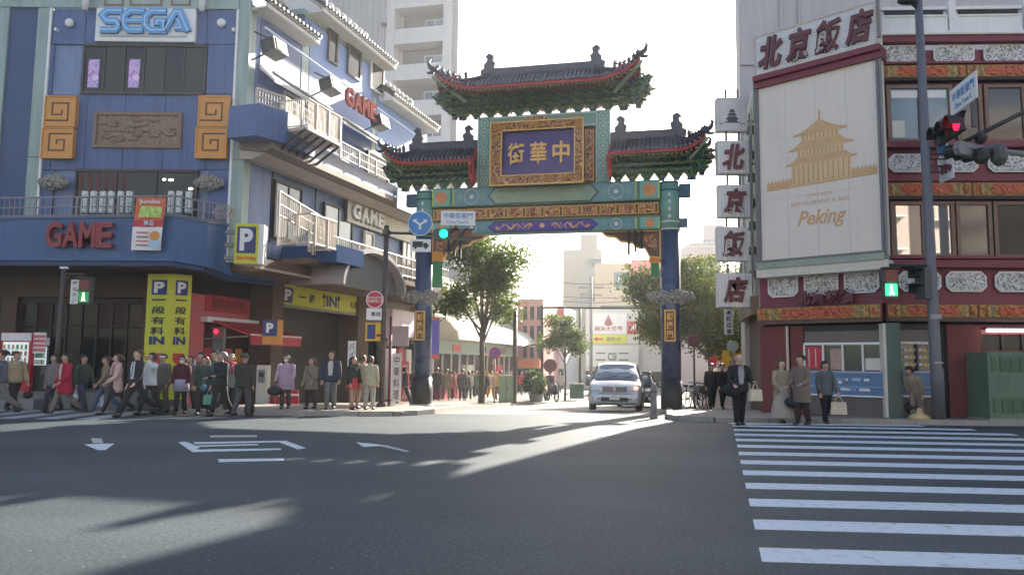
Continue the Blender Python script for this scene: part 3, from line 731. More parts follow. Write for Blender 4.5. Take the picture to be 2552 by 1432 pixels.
# red GAME letters on balcony
FB = Fr(ox, 23.2, 0)
u0, u1, z0, z1 = rc(FB, 118, 555, 288, 618, .05)
o = on(FB, 'letter_sign', 'large red three-dimensional letters GAME on the curved blue balcony', 'sign', (u0+u1)/2, .02, z0)
for i, ch in enumerate('GAME'):
    w = u1-u0; xx = (-.37+.245*i)*w
    text(ch, NEON, o, xx, -.02, (z1-z0)/2, w*.235, (z1-z0), .16, .03, 0, 'letter')
    text(ch, mat('red_letter_face%d' % i, (.22, .015, .02), .4, .3, 8), o, xx, -.162, (z1-z0)/2, w*.20, (z1-z0)*.86, .02, .0, 0, 'letter_face')
# hanging banner
u0, u1, z0, z1 = rc(FB, 334, 492, 408, 623, .25)
o = on(FB, 'hanging_banner', 'orange, green and white advertising banner hung over the balcony wall beside the red letters', 'banner', (u0+u1)/2, .22, z0)
w, h = (u1-u0), z1-z0
def wavy(w0, w1, za, zb, nm, m, parent, y=0, n=6):
    b = MB(); rr = []
    for j in range(n+1):
        z = za+(zb-za)*j/n; rr.append([(w0+(w1-w0)*i/6-.06*(1-z/h), y-.03*sin(i*1.1+z*3), z) for i in range(7)])
    b.rings(rr, False, closed=False); me = b.mesh(nm, m); o2 = link(nm, me, parent); md = o2.modifiers.new('s', 'SOLIDIFY'); md.thickness = .006; return o2
wavy(-w/2, w/2, 0, h*.44, 'banner_cloth', WHITE, o); wavy(-w/2, w/2, h*.44, h*.58, 'banner_cloth', REDD, o); wavy(-w/2, w/2, h*.58, h, 'banner_cloth', mat('banner_orange', (.62, .13, .05), .5), o)
part('banner_print', MB().prism([(-w*.36, h*.62), (w*.40, h*.62), (w*.42, h*.82), (-w*.30, h*.84)], -.046, -.04), scroll('green_print', [(.20, .42, .04), (.45, .60, .12), (.62, .70, .30)], 7, 2, .5, [.35, .5, .65], 0, 'noise'), o)
text('Jumbo', WHITE, o, 0, -.045, h*.91, w*.72, h*.10, .01, .02)
text('景品', mat('pale_blue_print', (.55, .62, .75), .5), o, 0, -.045, h*.51, w*.35, h*.09, .01, .02)
for k in range(4): box('print_line', REDP if k % 2 else GREY, o, -w*.40, w*.02, -.047, -.04, h*(.08+k*.08), h*(.105+k*.08))
part('banner_print', MB().disc(w*.22, h*.27, w*.17, -.047, -.04, 20), ORANGE, o); part('banner_print', MB().disc(w*.24, h*.12, w*.18, -.046, -.04, 20), mat('print_light_blue', (.35, .55, .7), .5), o)
# China Parking box sign
FP2 = Fr(ox, 24.2, 6)
u0, u1, z0, z1 = rc(FP2, 588, 560, 646, 658, .0)
o = on(FP2, 'parking_box_sign', 'yellow box sign with big white P fixed to the end of the curved balcony', 'sign', (u0+u1)/2, .1, z0)
w, h = u1-u0, z1-z0
box('case', WHITE, o, -w/2, w/2+.17, -.05, .45, 0, h); box('face', YEL, o, -w/2, w/2, -.07, -.051, 0, h)
box('blue_field', NAVY, o, -w*.40, w*.40, -.08, -.071, h*.26, h*.93); text('P', WHITE, o, 0, -.081, h*.60, w*.56, h*.56, .015, .04)
text('China Parking', mat('orange_red_print', (.7, .09, .02), .5), o, 0, -.071, h*.13, w*.84, h*.13, .01, .03)
for k in range(3): box('bracket', GREY, o, -w/2-.35, -w/2, .1, .3, h*(.1+.33*k), h*(.2+.33*k))
# yellow two-sided parking board on the pavement
o = thing('parking_board', 'tall yellow folded board with P, 一般有料 and IN beside the pink shopfront', 'sign', (P(425, 780, 24.3).x, 24.3, gz(24.3)))
zt_, zb_ = P(415, 686, 24.3).z-gz(24.3), P(415, 900, 24.3).z-gz(24.3)
for nm, x0, x1, ang in (('left', 362, 427, 8), ('right', 427, 466, -40)):
    wd = (P(x1, 780, 24.3).x-P(x0, 780, 24.3).x)*(1.02 if ang > 0 else 1.22); sgn = -1 if ang > 0 else 1
    f = link('face', MB().box(0, sgn*wd, 0, .1, .3, zt_).mesh('face', YEL), o, (0, 0, 0), (0, 0, R(-ang if sgn < 0 else -ang)))
    hz = zt_-.35; cx = sgn*wd/2
    box('frame', mat('yellow_green_rim'+nm, (.50, .52, .10), .5), f, 0 if sgn > 0 else -wd, wd if sgn > 0 else 0, -.02, -.001, zt_-.02, zt_+.05)
    box('blue_field', NAVY, f, cx-wd*.31, cx+wd*.31, -.012, -.001, zt_-.62, zt_-.14); text('P', WHITE, f, cx, -.013, zt_-.38, wd*.42, .36, .012, .04)
    for i, ch in enumerate('一般有料'):
        text(ch, INK, f, cx, -.002, zt_-.78-i*.33, wd*.55, .05 if i == 0 else .25, .012, .02)
    text('IN', NAVY, f, cx, -.002, zt_-2.08, wd*.62, .26, .012, .05)
    part('arrow', MB().prism([(cx-wd*.28, zt_-2.48), (cx+wd*.28, zt_-2.48), (cx+wd*.28, zt_-2.72), (cx+wd*.0, zt_-2.88), (cx-wd*.28, zt_-2.72)], -.012, -.001), REDD, f)
box('foot', GREYD, o, -.5, .45, -.05, .4, 0, .3)
# yellow parking entrance header
o, w, h, d = quadsign(FS, 'parking_header_sign', 'long yellow header sign with P and IN between arrows over the parking entrance', 'sign', 683, 0, 909, 1, -1.2, YEL, .001)
for c in list(o.children): bpy.data.objects.remove(c)
u0, u1 = FS.u(681, 735, -1.0), FS.u(910, 770, -1.0); w = u1-u0; o.location = FS.w((u0+u1)/2, -1.0, 3.50); h = .80
box('board', YEL, o, -w/2, w/2, 0, .5, 0, h); box('end_cap', CREAM, o, -w/2-.003, -w/2+.45, -.006, .5, .002, h-.002)
box('trim', CREAM, o, -w/2, w/2, -.03, 0.0, h, h+.07); box('trim', GREY, o, -w/2, w/2, -.03, 0, -.08, 0)
box('blue_field', NAVY, o, -w*.415, -w*.325, -.02, -.001, .12, .70); text('P', WHITE, o, -w*.37, -.021, .41, w*.06, .44, .012, .04)
box('letter_stroke', INK, o, -w*.26, -w*.19, -.012, -.001, .38, .44); text('般', INK, o, -w*.13, -.001, .40, w*.055, .36, .012, .03)
text('IN', NAVY, o, w*.085, -.001, .40, w*.12, .46, .012, .04)
for sx_ in (0, .165): part('arrow', MB().ribbon([(w*sx_, .12), (w*sx_, .62)], .05, -.012, -.001).prism([(w*sx_-.14, .5), (w*sx_+.14, .5), (w*sx_, .72)], -.014, -.002), INK, o)
text('有料', INK, o, w*.36, -.001, .38, w*.12, .30, .012, .0)
# pink-red shopfront
GF0 = Fr(ox-1.75, 26.0, 72)
FG = Fr(*FS.w(0, -1.85, 0).to_2d(), 72)
o = on(FG, 'red_shopfront', 'pink-red shopfront with awning and sign board left of the parking entrance', 'shopfront', 0, .12, -.1)
u0, u1, z0, z1 = rc(FG, 470, 740, 634, 760, .15); us, ue = u0, min(u1, 2.9)
zt1, zt2 = FG.z(500, 733, .15), FG.z(500, 790, .15)
b = MB().box(us, ue, -.06, 0, 2.95, zt1+.1); part('fascia', b, REDP, o)
box('pier', REDP, o, us, us+.75, -.08, 0, 0, 2.95); 
box('sign_board', REDD, o, us+.75, ue-.1, -.10, -.061, 3.15, 3.72)
text('横浜大世界', MARL, o, (us+.75+ue-.1)/2, -.101, 3.44, (ue-us)*.55, .36, .02, .01)
box('opening', mat('dark_red_interior', (.06, .012, .012), .6, .4, 1.2), o, us+.76, ue, -.02, 0, 0, 2.95)
for k in range(4): box('menu_board', [REDD, CREAM, REDP, ORANGE][k], o, us+.85+k*.55, us+1.2+k*.55, -.05, -.021, 1.0+.2*(k % 2), 1.9)
box('awning_box', WHITE, o, us+.55, ue+.15, -.38, -.07, 2.78, 2.95)
aw = part('awning', MB().add([(us+.8, -.35, 2.85), (ue+.9, -.35, 2.85), (ue+.9, -1.7, 2.35), (us+1.1, -1.7, 2.35), (us+.8, -.35, 2.80), (ue+.9, -.35, 2.80), (ue+.9, -1.7, 2.30), (us+1.1, -1.7, 2.30)], [(3, 2, 1, 0), (4, 5, 6, 7), (0, 1, 5, 4), (2, 3, 7, 6), (1, 2, 6, 5), (3, 0, 4, 7)]), RED, o)
part('valance', MB().box(us+1.1, ue+.9, -1.72, -1.70, 2.02, 2.34), REDD, o)
part('awning_edge', MB().path([(us+1.1, -1.72, 2.36), (ue+.9, -1.72, 2.36)], .035, 6), mat('sunlit_edge_white', (.8, .6, .52), .4), o)
part('awning_arm', MB().path([(us+.7, -.1, 2.2), (us+1.1, -1.6, 2.3)], .025, 5), GREY, o)
# small P sign with orange side
u, z = FG.uz(675, 822, 1.8)
o = on(Fr(*FG.o.to_2d(), 30), 'small_parking_sign', 'small square blue sign with white P and an orange side at the awning corner', 'sign', 0, 0, 0); p_ = P(674, 850, 26.3); o.location = (p_.x, 26.3, p_.z)
o.rotation_euler = (0, 0, R(8))
box('face', NAVY, o, -.27, .22, -.05, 0, .18, .72); text('P', WHITE, o, -.03, -.051, .46, .24, .34, .012, .05); box('side', ORANGE, o, .221, .36, -.05, .3, -.1, .74); box('lower_plate', ORANGE, o, -.27, .22, -.03, .0, -.1, .178)
# red GAME sign on second floor, white GAME sign on cream panel
u, z = FS.uz(886, 262, .8)
o = on(FS, 'letter_sign', 'faded red letters GAME standing along the second floor side balcony', 'sign', u, 1.0, z-.4)
for i, ch in enumerate('GAME'): text(ch, mat('faded_red%d' % i, (.26, .06, .05), .95, .15, 6, spec=.03), o, -.95+.63*i, 0, .4, .55, .75, .14, .03, 0, 'letter')
u0, u1 = FS.u(868, 510, .25), FS.u(1034, 560, .25)
o = on(FS, 'panel_sign', 'cream lit panel with raised white letters GAME under the side soffit', 'sign', u0, .1, 7.15)
box('panel', CREAM, o, 0, u1-u0+.6, -.1, 0, 0, .98); box('panel_edge', GREYD, o, -.05, 0, -.14, 0, -.02, 1.0)
for i, ch in enumerate('GAME'): text(ch, WHITE, o, .65+.72*i, -.14, .5, .58, .62, .1, .04, 0, 'letter')
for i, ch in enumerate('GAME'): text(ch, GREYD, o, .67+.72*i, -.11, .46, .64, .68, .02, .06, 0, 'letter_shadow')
# vending machines on the plinth
def vending(px, Y, w, label, red=True, h=1.83, z=.36):
    p_ = P(px, 900, Y)
    o = thing('vending_machine', label, 'vending machine', (p_.x, Y, z))
    m = PLAST if red else BLACK
    box('cabinet', m, o, -w/2, w/2, 0, .7, 0, h)
    box('header', WHITE, o, -w/2+.01, w/2-.01, -.04, .0, h-.26, h-.02); 
    box('display_window', mat('display_glow%d' % px, (.30, .36, .38), .2, 0, emit=(.5, .62, .66), es=.25), o, -w/2+.08, w/2-.08, -.03, -.001, h*.48, h-.30)
    for r_ in range(3):
        box('shelf', GREY, o, -w/2+.08, w/2-.08, -.07, -.031, h*.49+r_*.2, h*.495+r_*.2)
        for k in range(6):
            c = MB().lathe([(.03, 0), (.033, .02), (.033, .1), (.022, .14)], 8); part('bottle', c, [mat('bottle_%d_%d_%d' % (px, r_, k), rnd.choice([(.5, .05, .05), (.1, .3, .12), (.6, .5, .1), (.1, .2, .5), (.5, .5, .5)]), .3, 0)][0], o, loc=(-w/2+.14+k*(w-.28)/5, -.05, h*.50+r_*.2))
    box('coin_panel', GREYD, o, w/2-.22, w/2-.06, -.03, -.001, h*.32, h*.46); box('pickup_flap', BLACK, o, -w/2+.12, w/2-.3, -.03, -.001, .16, .34)
    return o
vending(38, 23.9, .95, 'red drinks vending machine with white top at the far left of the arcade front')
vending(101, 24.1, .52, 'narrow dark vending machine with a pale notice on it, right of the red one', False, 1.7)
o = thing('notice_board', 'red and white notice stuck on the narrow dark machine at the arcade front', 'notice', (P(98, 860, 24).x, 23.98, P(98, 880, 24).z)); box('sheet', WHITE, o, -.22, .22, -.02, 0, 0, .65); 
for k in range(4): box('print_block', REDP, o, -.16, .2, -.025, -.021, .06+k*.14, .15+k*.14)
# ================================================================== maroon restaurant on the right corner
FC = Fr(7.84, 24.07, -44); FR = Fr(10.5, 21.5, -3); FL = Fr(7.84, 24.07, -101.5)
CL = (Vector((10.5, 21.5))-Vector((7.84, 24.07))).length
pek = thing('restaurant_building', 'maroon restaurant building on the right corner with white fretwork panels and painted bands', 'building', (10.5, 21.5, 0))
def wp(p): return (p.x-10.5, p.y-21.5)
a_ = FC.w(0, -.03, 0); c_ = FL.w(-4.5, -.03, 0); e_ = FR.w(16, -.03, 0); b_ = FR.w(0.02, -.05, 0)
box_top = 11.6
mb = MB(); mb.plan([wp(a_), wp(b_), wp(e_), (14, 5.5), wp(c_)], 3.2, 10.6); part('wall', mb, MARO, pek)
mb = MB(); mb.plan([wp(FC.w(0, -.4, 0)), wp(FR.w(0, -.5, 0)), wp(FR.w(16, -.5, 0)), (14, 5.5), wp(FL.w(-4.5, -.6, 0))], -.4, 3.2); part('ground_floor_wall', mb, BROWND, pek)
tower = thing('tower_block', 'tall pinkish-white windowless tower rising behind the restaurant', 'building', (12, 29, -.3))
mb = MB(); tl = P(1843, 120, 28.0)
mb.plan([(tl.x-12, 28-29), (28, 27.4-29), (28, 30.8-29), (tl.x-12+.7, 30.8-29)], 0, 29); part('wall', mb, PINKW, tower)
JM = mat('joint_line', (.40, .37, .36), .8)
for z in range(4, 29, 3): box('floor_joint', JM, tower, tl.x-12+.02, tl.x-12+3, 28-29-.07, 28-29-.01, z, z+.03)
for k, px in enumerate((1945, 1990)):
    q = P(px, 30, 27.9); part('drain_pipe', MB().path([(q.x-12, 27.85-29, 12), (q.x-12, 27.85-29, 27)], .05, 6), PINKW, tower)
fc = link('corner_wall', None, pek, (FC.o.x-10.5, FC.o.y-21.5, 0), (0, 0, FC.a))
fr = link('front_wall', None, pek, (0, 0, 0), (0, 0, FR.a))
def zc(y): return FC.z(2190, y)
def zr(y): return FR.z(2400, y)
def octo(x0, x1, z0, z1, y0, y1, c=.12):
    return MB().prism([(x0+c, z0), (x1-c, z0), (x1-c*.7, z0+c*.3), (x1-.0, z0+c), (x1, z1-c), (x1-c*.7, z1-c*.3), (x1-c, z1), (x0+c, z1), (x0+c*.7, z1-c*.3), (x0, z1-c), (x0, z0+c), (x0+c*.7, z0+c*.3)], y0, y1)
def ornband(par, x0, x1, z0, z1, n, off=0):
    """painted beam: ochre ground, red cartouche, chevrons, medallions"""
    e = link('ornament_band', MB().box(x0, x1, -.10, 0, z0, z1).mesh('ornament_band', MARO), par)
    h = z1-z0; L_ = (x1-x0)/n; zm = (z0+z1)/2
    for k in range(n):
        a, b = x0+L_*k+.03, x0+L_*(k+1)-.03
        box('painted_panel', ORN, e, a, b, -.13, -.101, z0+h*.08, z1-h*.08)
        w = b-a; m = (a+b)/2
        part('cartouche', MB().prism([(m-w*.27, z0+h*.18), (m+w*.27, z0+h*.18), (m+w*.30, zm), (m+w*.27, z1-h*.18), (m-w*.27, z1-h*.18), (m-w*.30, zm)], -.15, -.131), ORNR, e)
        for s_ in (-1, 1):
            for j in range(3):
                xx = m+s_*w*(.34+.035*j); q = [(xx, z0+h*.12), (xx+s_*.05, z0+h*.3), (xx, zm), (xx+s_*.05, z1-h*.3), (xx, z1-h*.12)]
                part('chevron', MB().ribbon(q, .022, -.142, -.131), [GRYG, GOLDT, ORANGED][j], e)
            part('motif', MB().prism([(m+s_*w*.45, z0+h*.2), (m+s_*w*.485, zm), (m+s_*w*.45, z1-h*.2), (m+s_*w*.43, zm)], -.145, -.131), ORNR, e)
    return e
GRYG = mat('grey_green_line', (.16, .20, .16), .5, 0)
def band(par, x0, x1, z0, z1, m=MARO, y0=-.16, y1=0, name='cornice'): return box(name, m, par, x0, x1, y0, y1, z0, z1)
RW = 7.5
for par, zf, x0, x1 in ((fc, zc, -.05, CL), (fr, zr, 0.06, RW)):
    if par is fc: ys = {'c3': (668, 655), 'p3': (733, 662), 'o3': (793, 755)}
    else: ys = {'c3': (668, 650), 'p3': (727, 676), 'o3': (793, 757)}
    band(par, x0, x1, zf(ys['c3'][0]), zf(ys['c3'][1]), MARO, -.22)
    ornband(par, x0, x1, zf(ys['o3'][0]), zf(ys['o3'][1]), 1 if par is fc else 3)
    band(par, x0, x1, zf(ys['o3'][0])-.1, zf(ys['o3'][0])-.001, BROWN, -.2)
z0, z1 = zc(728), zc(662)
for x0, x1 in ((1915, 1990), (2005, 2090), (2105, 2192)):
    e = part('fretwork_panel', octo(FC.u(x0, 710), FC.u(x1, 710), z0, z1, -.05, 0, .14), WHITE, fc); part('fretwork', octo(FC.u(x0, 710)+.05, FC.u(x1, 710)-.05, z0+.05, z1-.05, -.08, -.051, .12), PANW, e)
for (ya, yb, xs_) in ((727, 676, ((2240, 2345), (2357, 2458), (2479, 2585), (2600, 2700))), (430, 384, ((2214, 2312), (2337, 2437), (2462, 2566), (2585, 2690))), (160, 113, ((2203, 2302), (2326, 2428), (2451, 2555), (2575, 2680)))):
    for x0, x1 in xs_:
        u0, u1 = FR.u(x0, ya), FR.u(x1, ya); e = part('fretwork_panel', octo(u0, u1, zr(ya), zr(yb), -.05, 0, .14), WHITE, fr); part('fretwork', octo(u0+.05, u1-.05, zr(ya)+.05, zr(yb)-.05, -.08, -.051, .12), PANW, e)
for a, b in ((492, 455), (198, 164)):
    ornband(fr, .05, RW, zr(a), zr(b), 3); band(fr, .05, RW, zr(b)+.01, zr(b)+.07, MARO, -.18)
    band(fr, .05, RW, zr(a)-.09, zr(a)-.01, BROWND, -.2)
for a, b, m in ((112, 97, MARO), (372, 357, MARO), (647, 640, MARO)): band(fr, .03, RW, zr(a), zr(b), m, -.26)
band(fr, .03, RW, zr(97)+.001, zr(93), CREAM, -.32)
# white corner post between billboard and front
band(fr, -.12, .13, zr(640), zr(96), CREAM, -.30, -.02, 'corner_post')
# white roof balcony
rb = link('roof_balcony', MB().box(.1, RW, -.2, .0, zr(92), zr(84)).mesh('roof_balcony', WHITE), fr)
for k in range(4):
    a = .2+k*2.1; box('balcony_panel', WHITE, rb, a, a+1.85, -.16, -.04, zr(84), zr(42)); box('slot', BROWND, rb, a+.1, a+1.75, -.15, -.06, zr(40), zr(31)); box('balcony_post', WHITE, rb, a+1.88, a+2.08, -.2, 0, zr(84), zr(-40))
    box('balcony_rail', WHITE, rb, a, a+1.85, -.17, -.03, zr(30), zr(22)); box('panel_frame', CREAM, rb, a+.06, a+1.79, -.18, -.161, zr(48), zr(46))
# windows of the front
WF = mat('brown_window_frame', (.20, .12, .08), .5, .12, 2)
def fwin(x0, x1, ya, yb, n, gl, extra=None):
    u0, u1 = FR.u(x0, (ya+yb)/2), FR.u(x1, (ya+yb)/2); z0, z1 = zr(ya), zr(yb)
    w = link('window', MB().ribbon([(u0, z0), (u1, z0), (u1, z1), (u0, z1)], .10, -.11, .0, True).mesh('window', WF), fr)
    for k in range(n):
        a = u0+(u1-u0)*k/n; c = u0+(u1-u0)*(k+1)/n
        box('pane', gl, w, a+.04, c-.04, -.05, -.01, z0+.04, z1-.04)
        if k: box('mullion', WF, w, a-.03, a+.03, -.10, -.005, z0+.04, z1-.04)
    return w, u0, u1, z0, z1
MIR = mat('mirror_window_glass', (.10, .09, .08), .02, .0, 1, metal=.0, spec=1.0)
BRM = mat('brown_tinted_glass', (.06, .045, .04), .04, .2, .6, spec=.9)
MIR.node_tree.nodes['Principled BSDF'].inputs['Metallic'].default_value = .65; MIR.node_tree.nodes['Principled BSDF'].inputs['Base Color'].default_value = (.5, .47, .45, 1)
w, u0, u1, z0, z1 = fwin(2212, 2366, 352, 218, 2, PANEW)
box('curtain_band', WHITE, w, u0+.1, u1-.1, -.055, -.051, z1-.32, z1-.1); box('sunlit_blind', CREAM, w, u0+.1, u0+.45, -.056, -.051, z0+.1, z0+.6)
fwin(2385, 2440, 352, 218, 1, BRM); fwin(2455, 2640, 352, 218, 2, BRM)
fwin(2222, 2372, 640, 508, 2, MIR); fwin(2385, 2464, 640, 508, 1, BRM); fwin(2478, 2640, 640, 508, 2, DGLASS)
# ground floor: kiosk on the corner, brick piers
def bricks(par, u0, u1, z0, z1, y, name='brick_pier'):
    e = link(name, MB().box(u0, u1, y, y+.3, z0, z1).mesh(name, mat('mortar', (.12, .055, .05), .9)), par)
    b = MB(); r = 0; z = z0
    while z < z1-.05:
        x = u0-(.11 if r % 2 else 0)
        while x < u1:
            a, c = max(u0, x), min(u1, x+.215)
            if c-a > .03: b.box(a+.004, c-.004, y-.012+.004*rnd.random(), y+.01, z+.005, z+.068)
            x += .22
        z += .073; r += 1
    part('bricks', b, BRICKR, e, kind='stuff'); return e
zg0, zg1 = -.1, zc(797)-.11
bricks(fc, 0.0, FC.u(1962, 900), zg0, zg1, -.02); bricks(fc, FC.u(1964, 900)+.08, FC.u(2003, 900), zg0, zg1, .02)
box('downpipe', STEEL, fc, FC.u(1962, 900)+.0, FC.u(1962, 900)+.07, -.06, -.0, zg0, zg1)
def kiosk(par, fr_, zf, x0, x1, nw, items=True, dark=False):
    u0, u1 = fr_.u(x0, 900), fr_.u(x1, 900)
    e = link('kiosk_window', MB().box(u0, u1, .05, .35, zf(852)+.0, zg1).mesh('kiosk_window', mat('beige_fascia%d' % x0, (.17, .14, .12), .7, .1, 2)), par)
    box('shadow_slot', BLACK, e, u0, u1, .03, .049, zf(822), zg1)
    box('frame', WHITE if not dark else CREAM, e, u0, u1, -.03, .05, zf(858), zf(852))
    box('interior', glass('kiosk_glass%d' % x0, (.03, .035, .03), .1), e, u0, u1, .06, .1, zf(925), zf(858))
    for k in range(nw+1):
        x = u0+(u1-u0)*k/nw; box('mullion', WHITE if not dark else DKFR, e, x-.025, x+.025, -.02, .055, zf(925), zf(858))
    box('counter_top', mat('pale_blue_edge%d' % x0, (.30, .36, .46), .4), e, u0, u1, -.14, .1, zf(931), zf(925))
    box('counter', COUNT, e, u0, u1, -.10, .1, zf(988), zf(931.1)); box('counter_line', mat('pale_line%d' % x0, (.35, .45, .58), .4), e, u0, u1, -.13, -.101, zf(966), zf(964)); box('counter_line', WHITE, e, u0, u1, -.12, -.05, zf(990), zf(986))
    box('counter_base', mat('grey_base%d' % x0, (.13, .115, .105), .7, .1, 2), e, u0, u1, -.06, .1, -.1, zf(990.1))
    return e, u0, u1
e, u0, u1 = kiosk(fc, FC, zc, 2005, 2203, 4)
L4 = (u1-u0)/4
box('poster', REDD, e, u0+.05, u0+L4*.9, .02, .04, zc(922), zc(862)); 
for k in range(3): box('poster_line', CREAM, e, u0+.12+k*.2, u0+.15+k*.2, .015, .02, zc(915), zc(868))
box('poster', mat('beige_poster', (.42, .28, .22), .5, .3, 6), e, u0+L4*1.35, u0+L4*1.92, .02, .04, zc(922), zc(868)); box('poster', CREAM, e, u0+L4*3.1, u0+L4*3.9, .02, .04, zc(922), zc(892))
for k in range(14):
    x = u0+.3+rnd.random()*(u1-u0-.8); z = rnd.choice([zc(950), zc(958), zc(975)]); wd = .08+.22*rnd.random()
    box('counter_label', WHITE if k % 3 else mat('label_blue%d' % k, (.3, .45, .65), .4), e, x, x+wd, -.112, -.101, z, z+.05+.04*rnd.random())
e, u0, u1 = kiosk(fr, FR, zr, 2243, 2330, 2, dark=True)
for k in range(3):
    box('shelf', CREAM, e, u0+.1, u1-.1, .035, .055, zr(912-k*18), zr(911-k*18))
    for j in range(6): box('boxed_goods', [CREAM, YELO, STEEL][j % 3], e, u0+.14+j*.13, u0+.24+j*.13, .03, .055, zr(911-k*18)+.003, zr(905-k*18))
box('column', mat('green_column', (.085, .13, .11), .5, .1, 2), fr, -.02, FR.u(2240, 900), -.16, .3, -.1, zg1+.02); box('corner_edge', CREAM, fr, -.10, -.022, -.16, .1, -.1, zg1)
box('dark_door', BLACK, fr, FR.u(2330, 900), FR.u(2362, 900), .1, .3, -.1, zg1)
bricks(fr, FR.u(2362, 900), FR.u(2446, 900), zg0, zg1, -.02, 'brick_wall'); bricks(fr, FR.u(2446, 900)+.01, RW, zg0, zr(872), -.02, 'brick_wall'); box('brick_header', MARO, fr, FR.u(2446, 900)+.01, RW, -.02, .3, zr(832), zg1)
w = link('dark_window', MB().box(FR.u(2446, 900), RW, .1, .2, zr(872), zr(832)).mesh('dark_window', DGLASS), fr)
for k in range(4): box('mullion', DKFR, w, FR.u(2450, 900)+k*.55, FR.u(2450, 900)+k*.55+.05, .04, .1, zr(872), zr(832))
TUBE = mat('lit_tube', (1, .9, .85), .4, 0, emit=(1, .86, .78), es=3.2)
o = on(FR, 'strip_light', 'lit white fluorescent tube above the dark window on the far right', 'lamp', FR.u(2447, 822), .25, zr(826))
part('tube', MB().path([(0, 0, .03), (1.32, 0, .03)], .04, 8), TUBE, o, True); box('holder', GREYD, o, 0, 1.3, .02, .2, .06, .12)
box('carpet', mat('red_mat', (.22, .012, .03), .9, .15, 4), fc, FC.u(2012, 1030), CL, -1.1, -.2, -.02, .0)
# street side wall of restaurant
fl = link('street_wall', None, pek, (FL.o.x-10.5, FL.o.y-21.5, 0), (0, 0, FL.a))
box('wall_face', mat('weathered_grey_green', (.26, .28, .26), .7, .15, 1, streak=.3), fl, -4.5, -.02, -.02, .1, 3.2, 10.4); box('shutter', BROWN, fl, -4.5, -.05, .1, .3, -.4, 3.2)
part('sloped_cornice', MB().prism([(-4.5, 3.0), (-.02, 3.0), (-.02, 3.6), (-4.5, 3.6)], -.25, -.03), mat('ochre_cornice', (.16, .10, .05), .6), fl)
for k in range(9):
    part('service_pipe', MB().path([(-.25-.1*(k % 3), -.12-.05*(k % 2), 3.6+k*.1), (-.25-.1*(k % 3), -.12-.05*(k % 2), 9.8-k*.15)], .03, 5), GREY if k % 2 else STEEL, fl)
for k in range(7): box('junction_box', GREY, fl, -.6-.2*(k % 2), -.35-.2*(k % 2), -.25, -.03, 4.2+k*.8, 4.45+k*.8)
# billboard
def quad_on(fr_, x0, ya0, yb0, x1, ya1, yb1, v):
    return [fr_.uz(x0, yb0, v), fr_.uz(x1, yb1, v), fr_.uz(x1, ya1, v), fr_.uz(x0, ya0, v)]
bbv = .35
o = on(FC, 'billboard', 'huge cream billboard with golden pagoda print and script lettering on the restaurant corner', 'billboard', 0, bbv, 0)
u0, u1 = FC.u(1893, 430, bbv), FC.u(2196, 400, bbv); z0, z1 = FC.z(2050, 640, bbv), FC.z(2050, 168, bbv)
BBM = mat('billboard_sheet', (.72, .64, .56), .5, .04, .6, streak=.06)
box('sheet', BBM, o, u0, u1, -.03, .02, z0, z1)
part('frame', MB().ribbon([(u0, z0), (u1, z0), (u1, z1), (u0, z1)], .07, -.10, .04, True), mat('billboard_frame', (.16, .15, .15), .5), o)
for x in (u0-.09, u1+.07): part('frame_pipe', MB().path([(x, -.05, z0-.25), (x, -.05, z1+.1)], .045, 6), GREY, o)
box('top_rail', mat('grey_green_rail', (.22, .28, .26), .5), o, u0, u1, -.16, -.03, z1+.04, z1+.2); box('bottom_ledge', mat('pale_green_ledge', (.30, .35, .29), .6, .2, 2), o, u0-.05, u1+.05, -.20, .3, z0-.24, z0-.05)
box('ledge', CREAM, o, u0-.1, u1+.12, -.16, .34, z0-.50, z0-.245)
for px in (1960, 2030, 2090, 2150): box('bracket', GREYD, o, FC.u(px, 640, bbv)-.03, FC.u(px, 640, bbv)+.03, -.13, -.1, z1-.05, z1+.16)
W_ = u1-u0
for k in (1, 2, 3): box('panel_seam', mat('seam_line%d' % k, (.50, .46, .42), .6), o, u0+W_*k/4-.006, u0+W_*k/4+.006, -.0302, -.0201, z0+.05, z1-.05)
for k in (1, 2): box('panel_seam', bpy.data.materials['seam_line1'], o, u0+.05, u1-.05, -.0303, -.0201, z0+(z1-z0)*k/3-.005, z0+(z1-z0)*k/3+.005)

def bx(px, py): u, z = FC.uz(px, py, bbv+.03); return u, z
cx = bx(2045, 400)[0]
def roofp(y_top, y_eave, hw_top, hw_eave, name='print'):
    zt, ze = bx(2045, y_top)[1], bx(2045, y_eave)[1]; s = 1/1900*22.6*1.38
    pts = [(cx-hw_eave*s, ze), (cx-hw_eave*s*.96, ze+.07)]
    for k in range(5):
        t = k/4; pts.append((cx-(hw_eave*.9+(hw_top-hw_eave*.9)*t)*s, ze+.06+(zt-ze-.06)*t**1.5))
    pts += [(2*cx-x, z) for x, z in pts[::-1]]
    part(name, MB().prism(pts, -.045, -.031), GOLDT, o)
def drum(ya, yb, hw, n):
    zt, zb = bx(2045, ya)[1], bx(2045, yb)[1]; s = 1/1900*22.6*1.38
    box('print', mat('pale_gold_print%d' % ya, (.68, .47, .24), .5), o, cx-hw*s, cx+hw*s, -.044, -.031, zb, zt)
    for k in range(n): x = cx-hw*s+(2*hw*s)*(k+.5)/n; box('print_line', GOLDD, o, x-.012, x+.012, -.048, -.0445, zb+.02, zt-.02)
roofp(300, 330, 6, 50); part('print', MB().prism([(cx-.05, bx(2045, 305)[1]), (cx+.05, bx(2045, 305)[1]), (cx+.02, bx(2045, 285)[1]), (cx+.04, bx(2045, 280)[1]), (cx, bx(2045, 270)[1]), (cx-.04, bx(2045, 280)[1]), (cx-.02, bx(2045, 285)[1])], -.046, -.031), GOLDT, o)
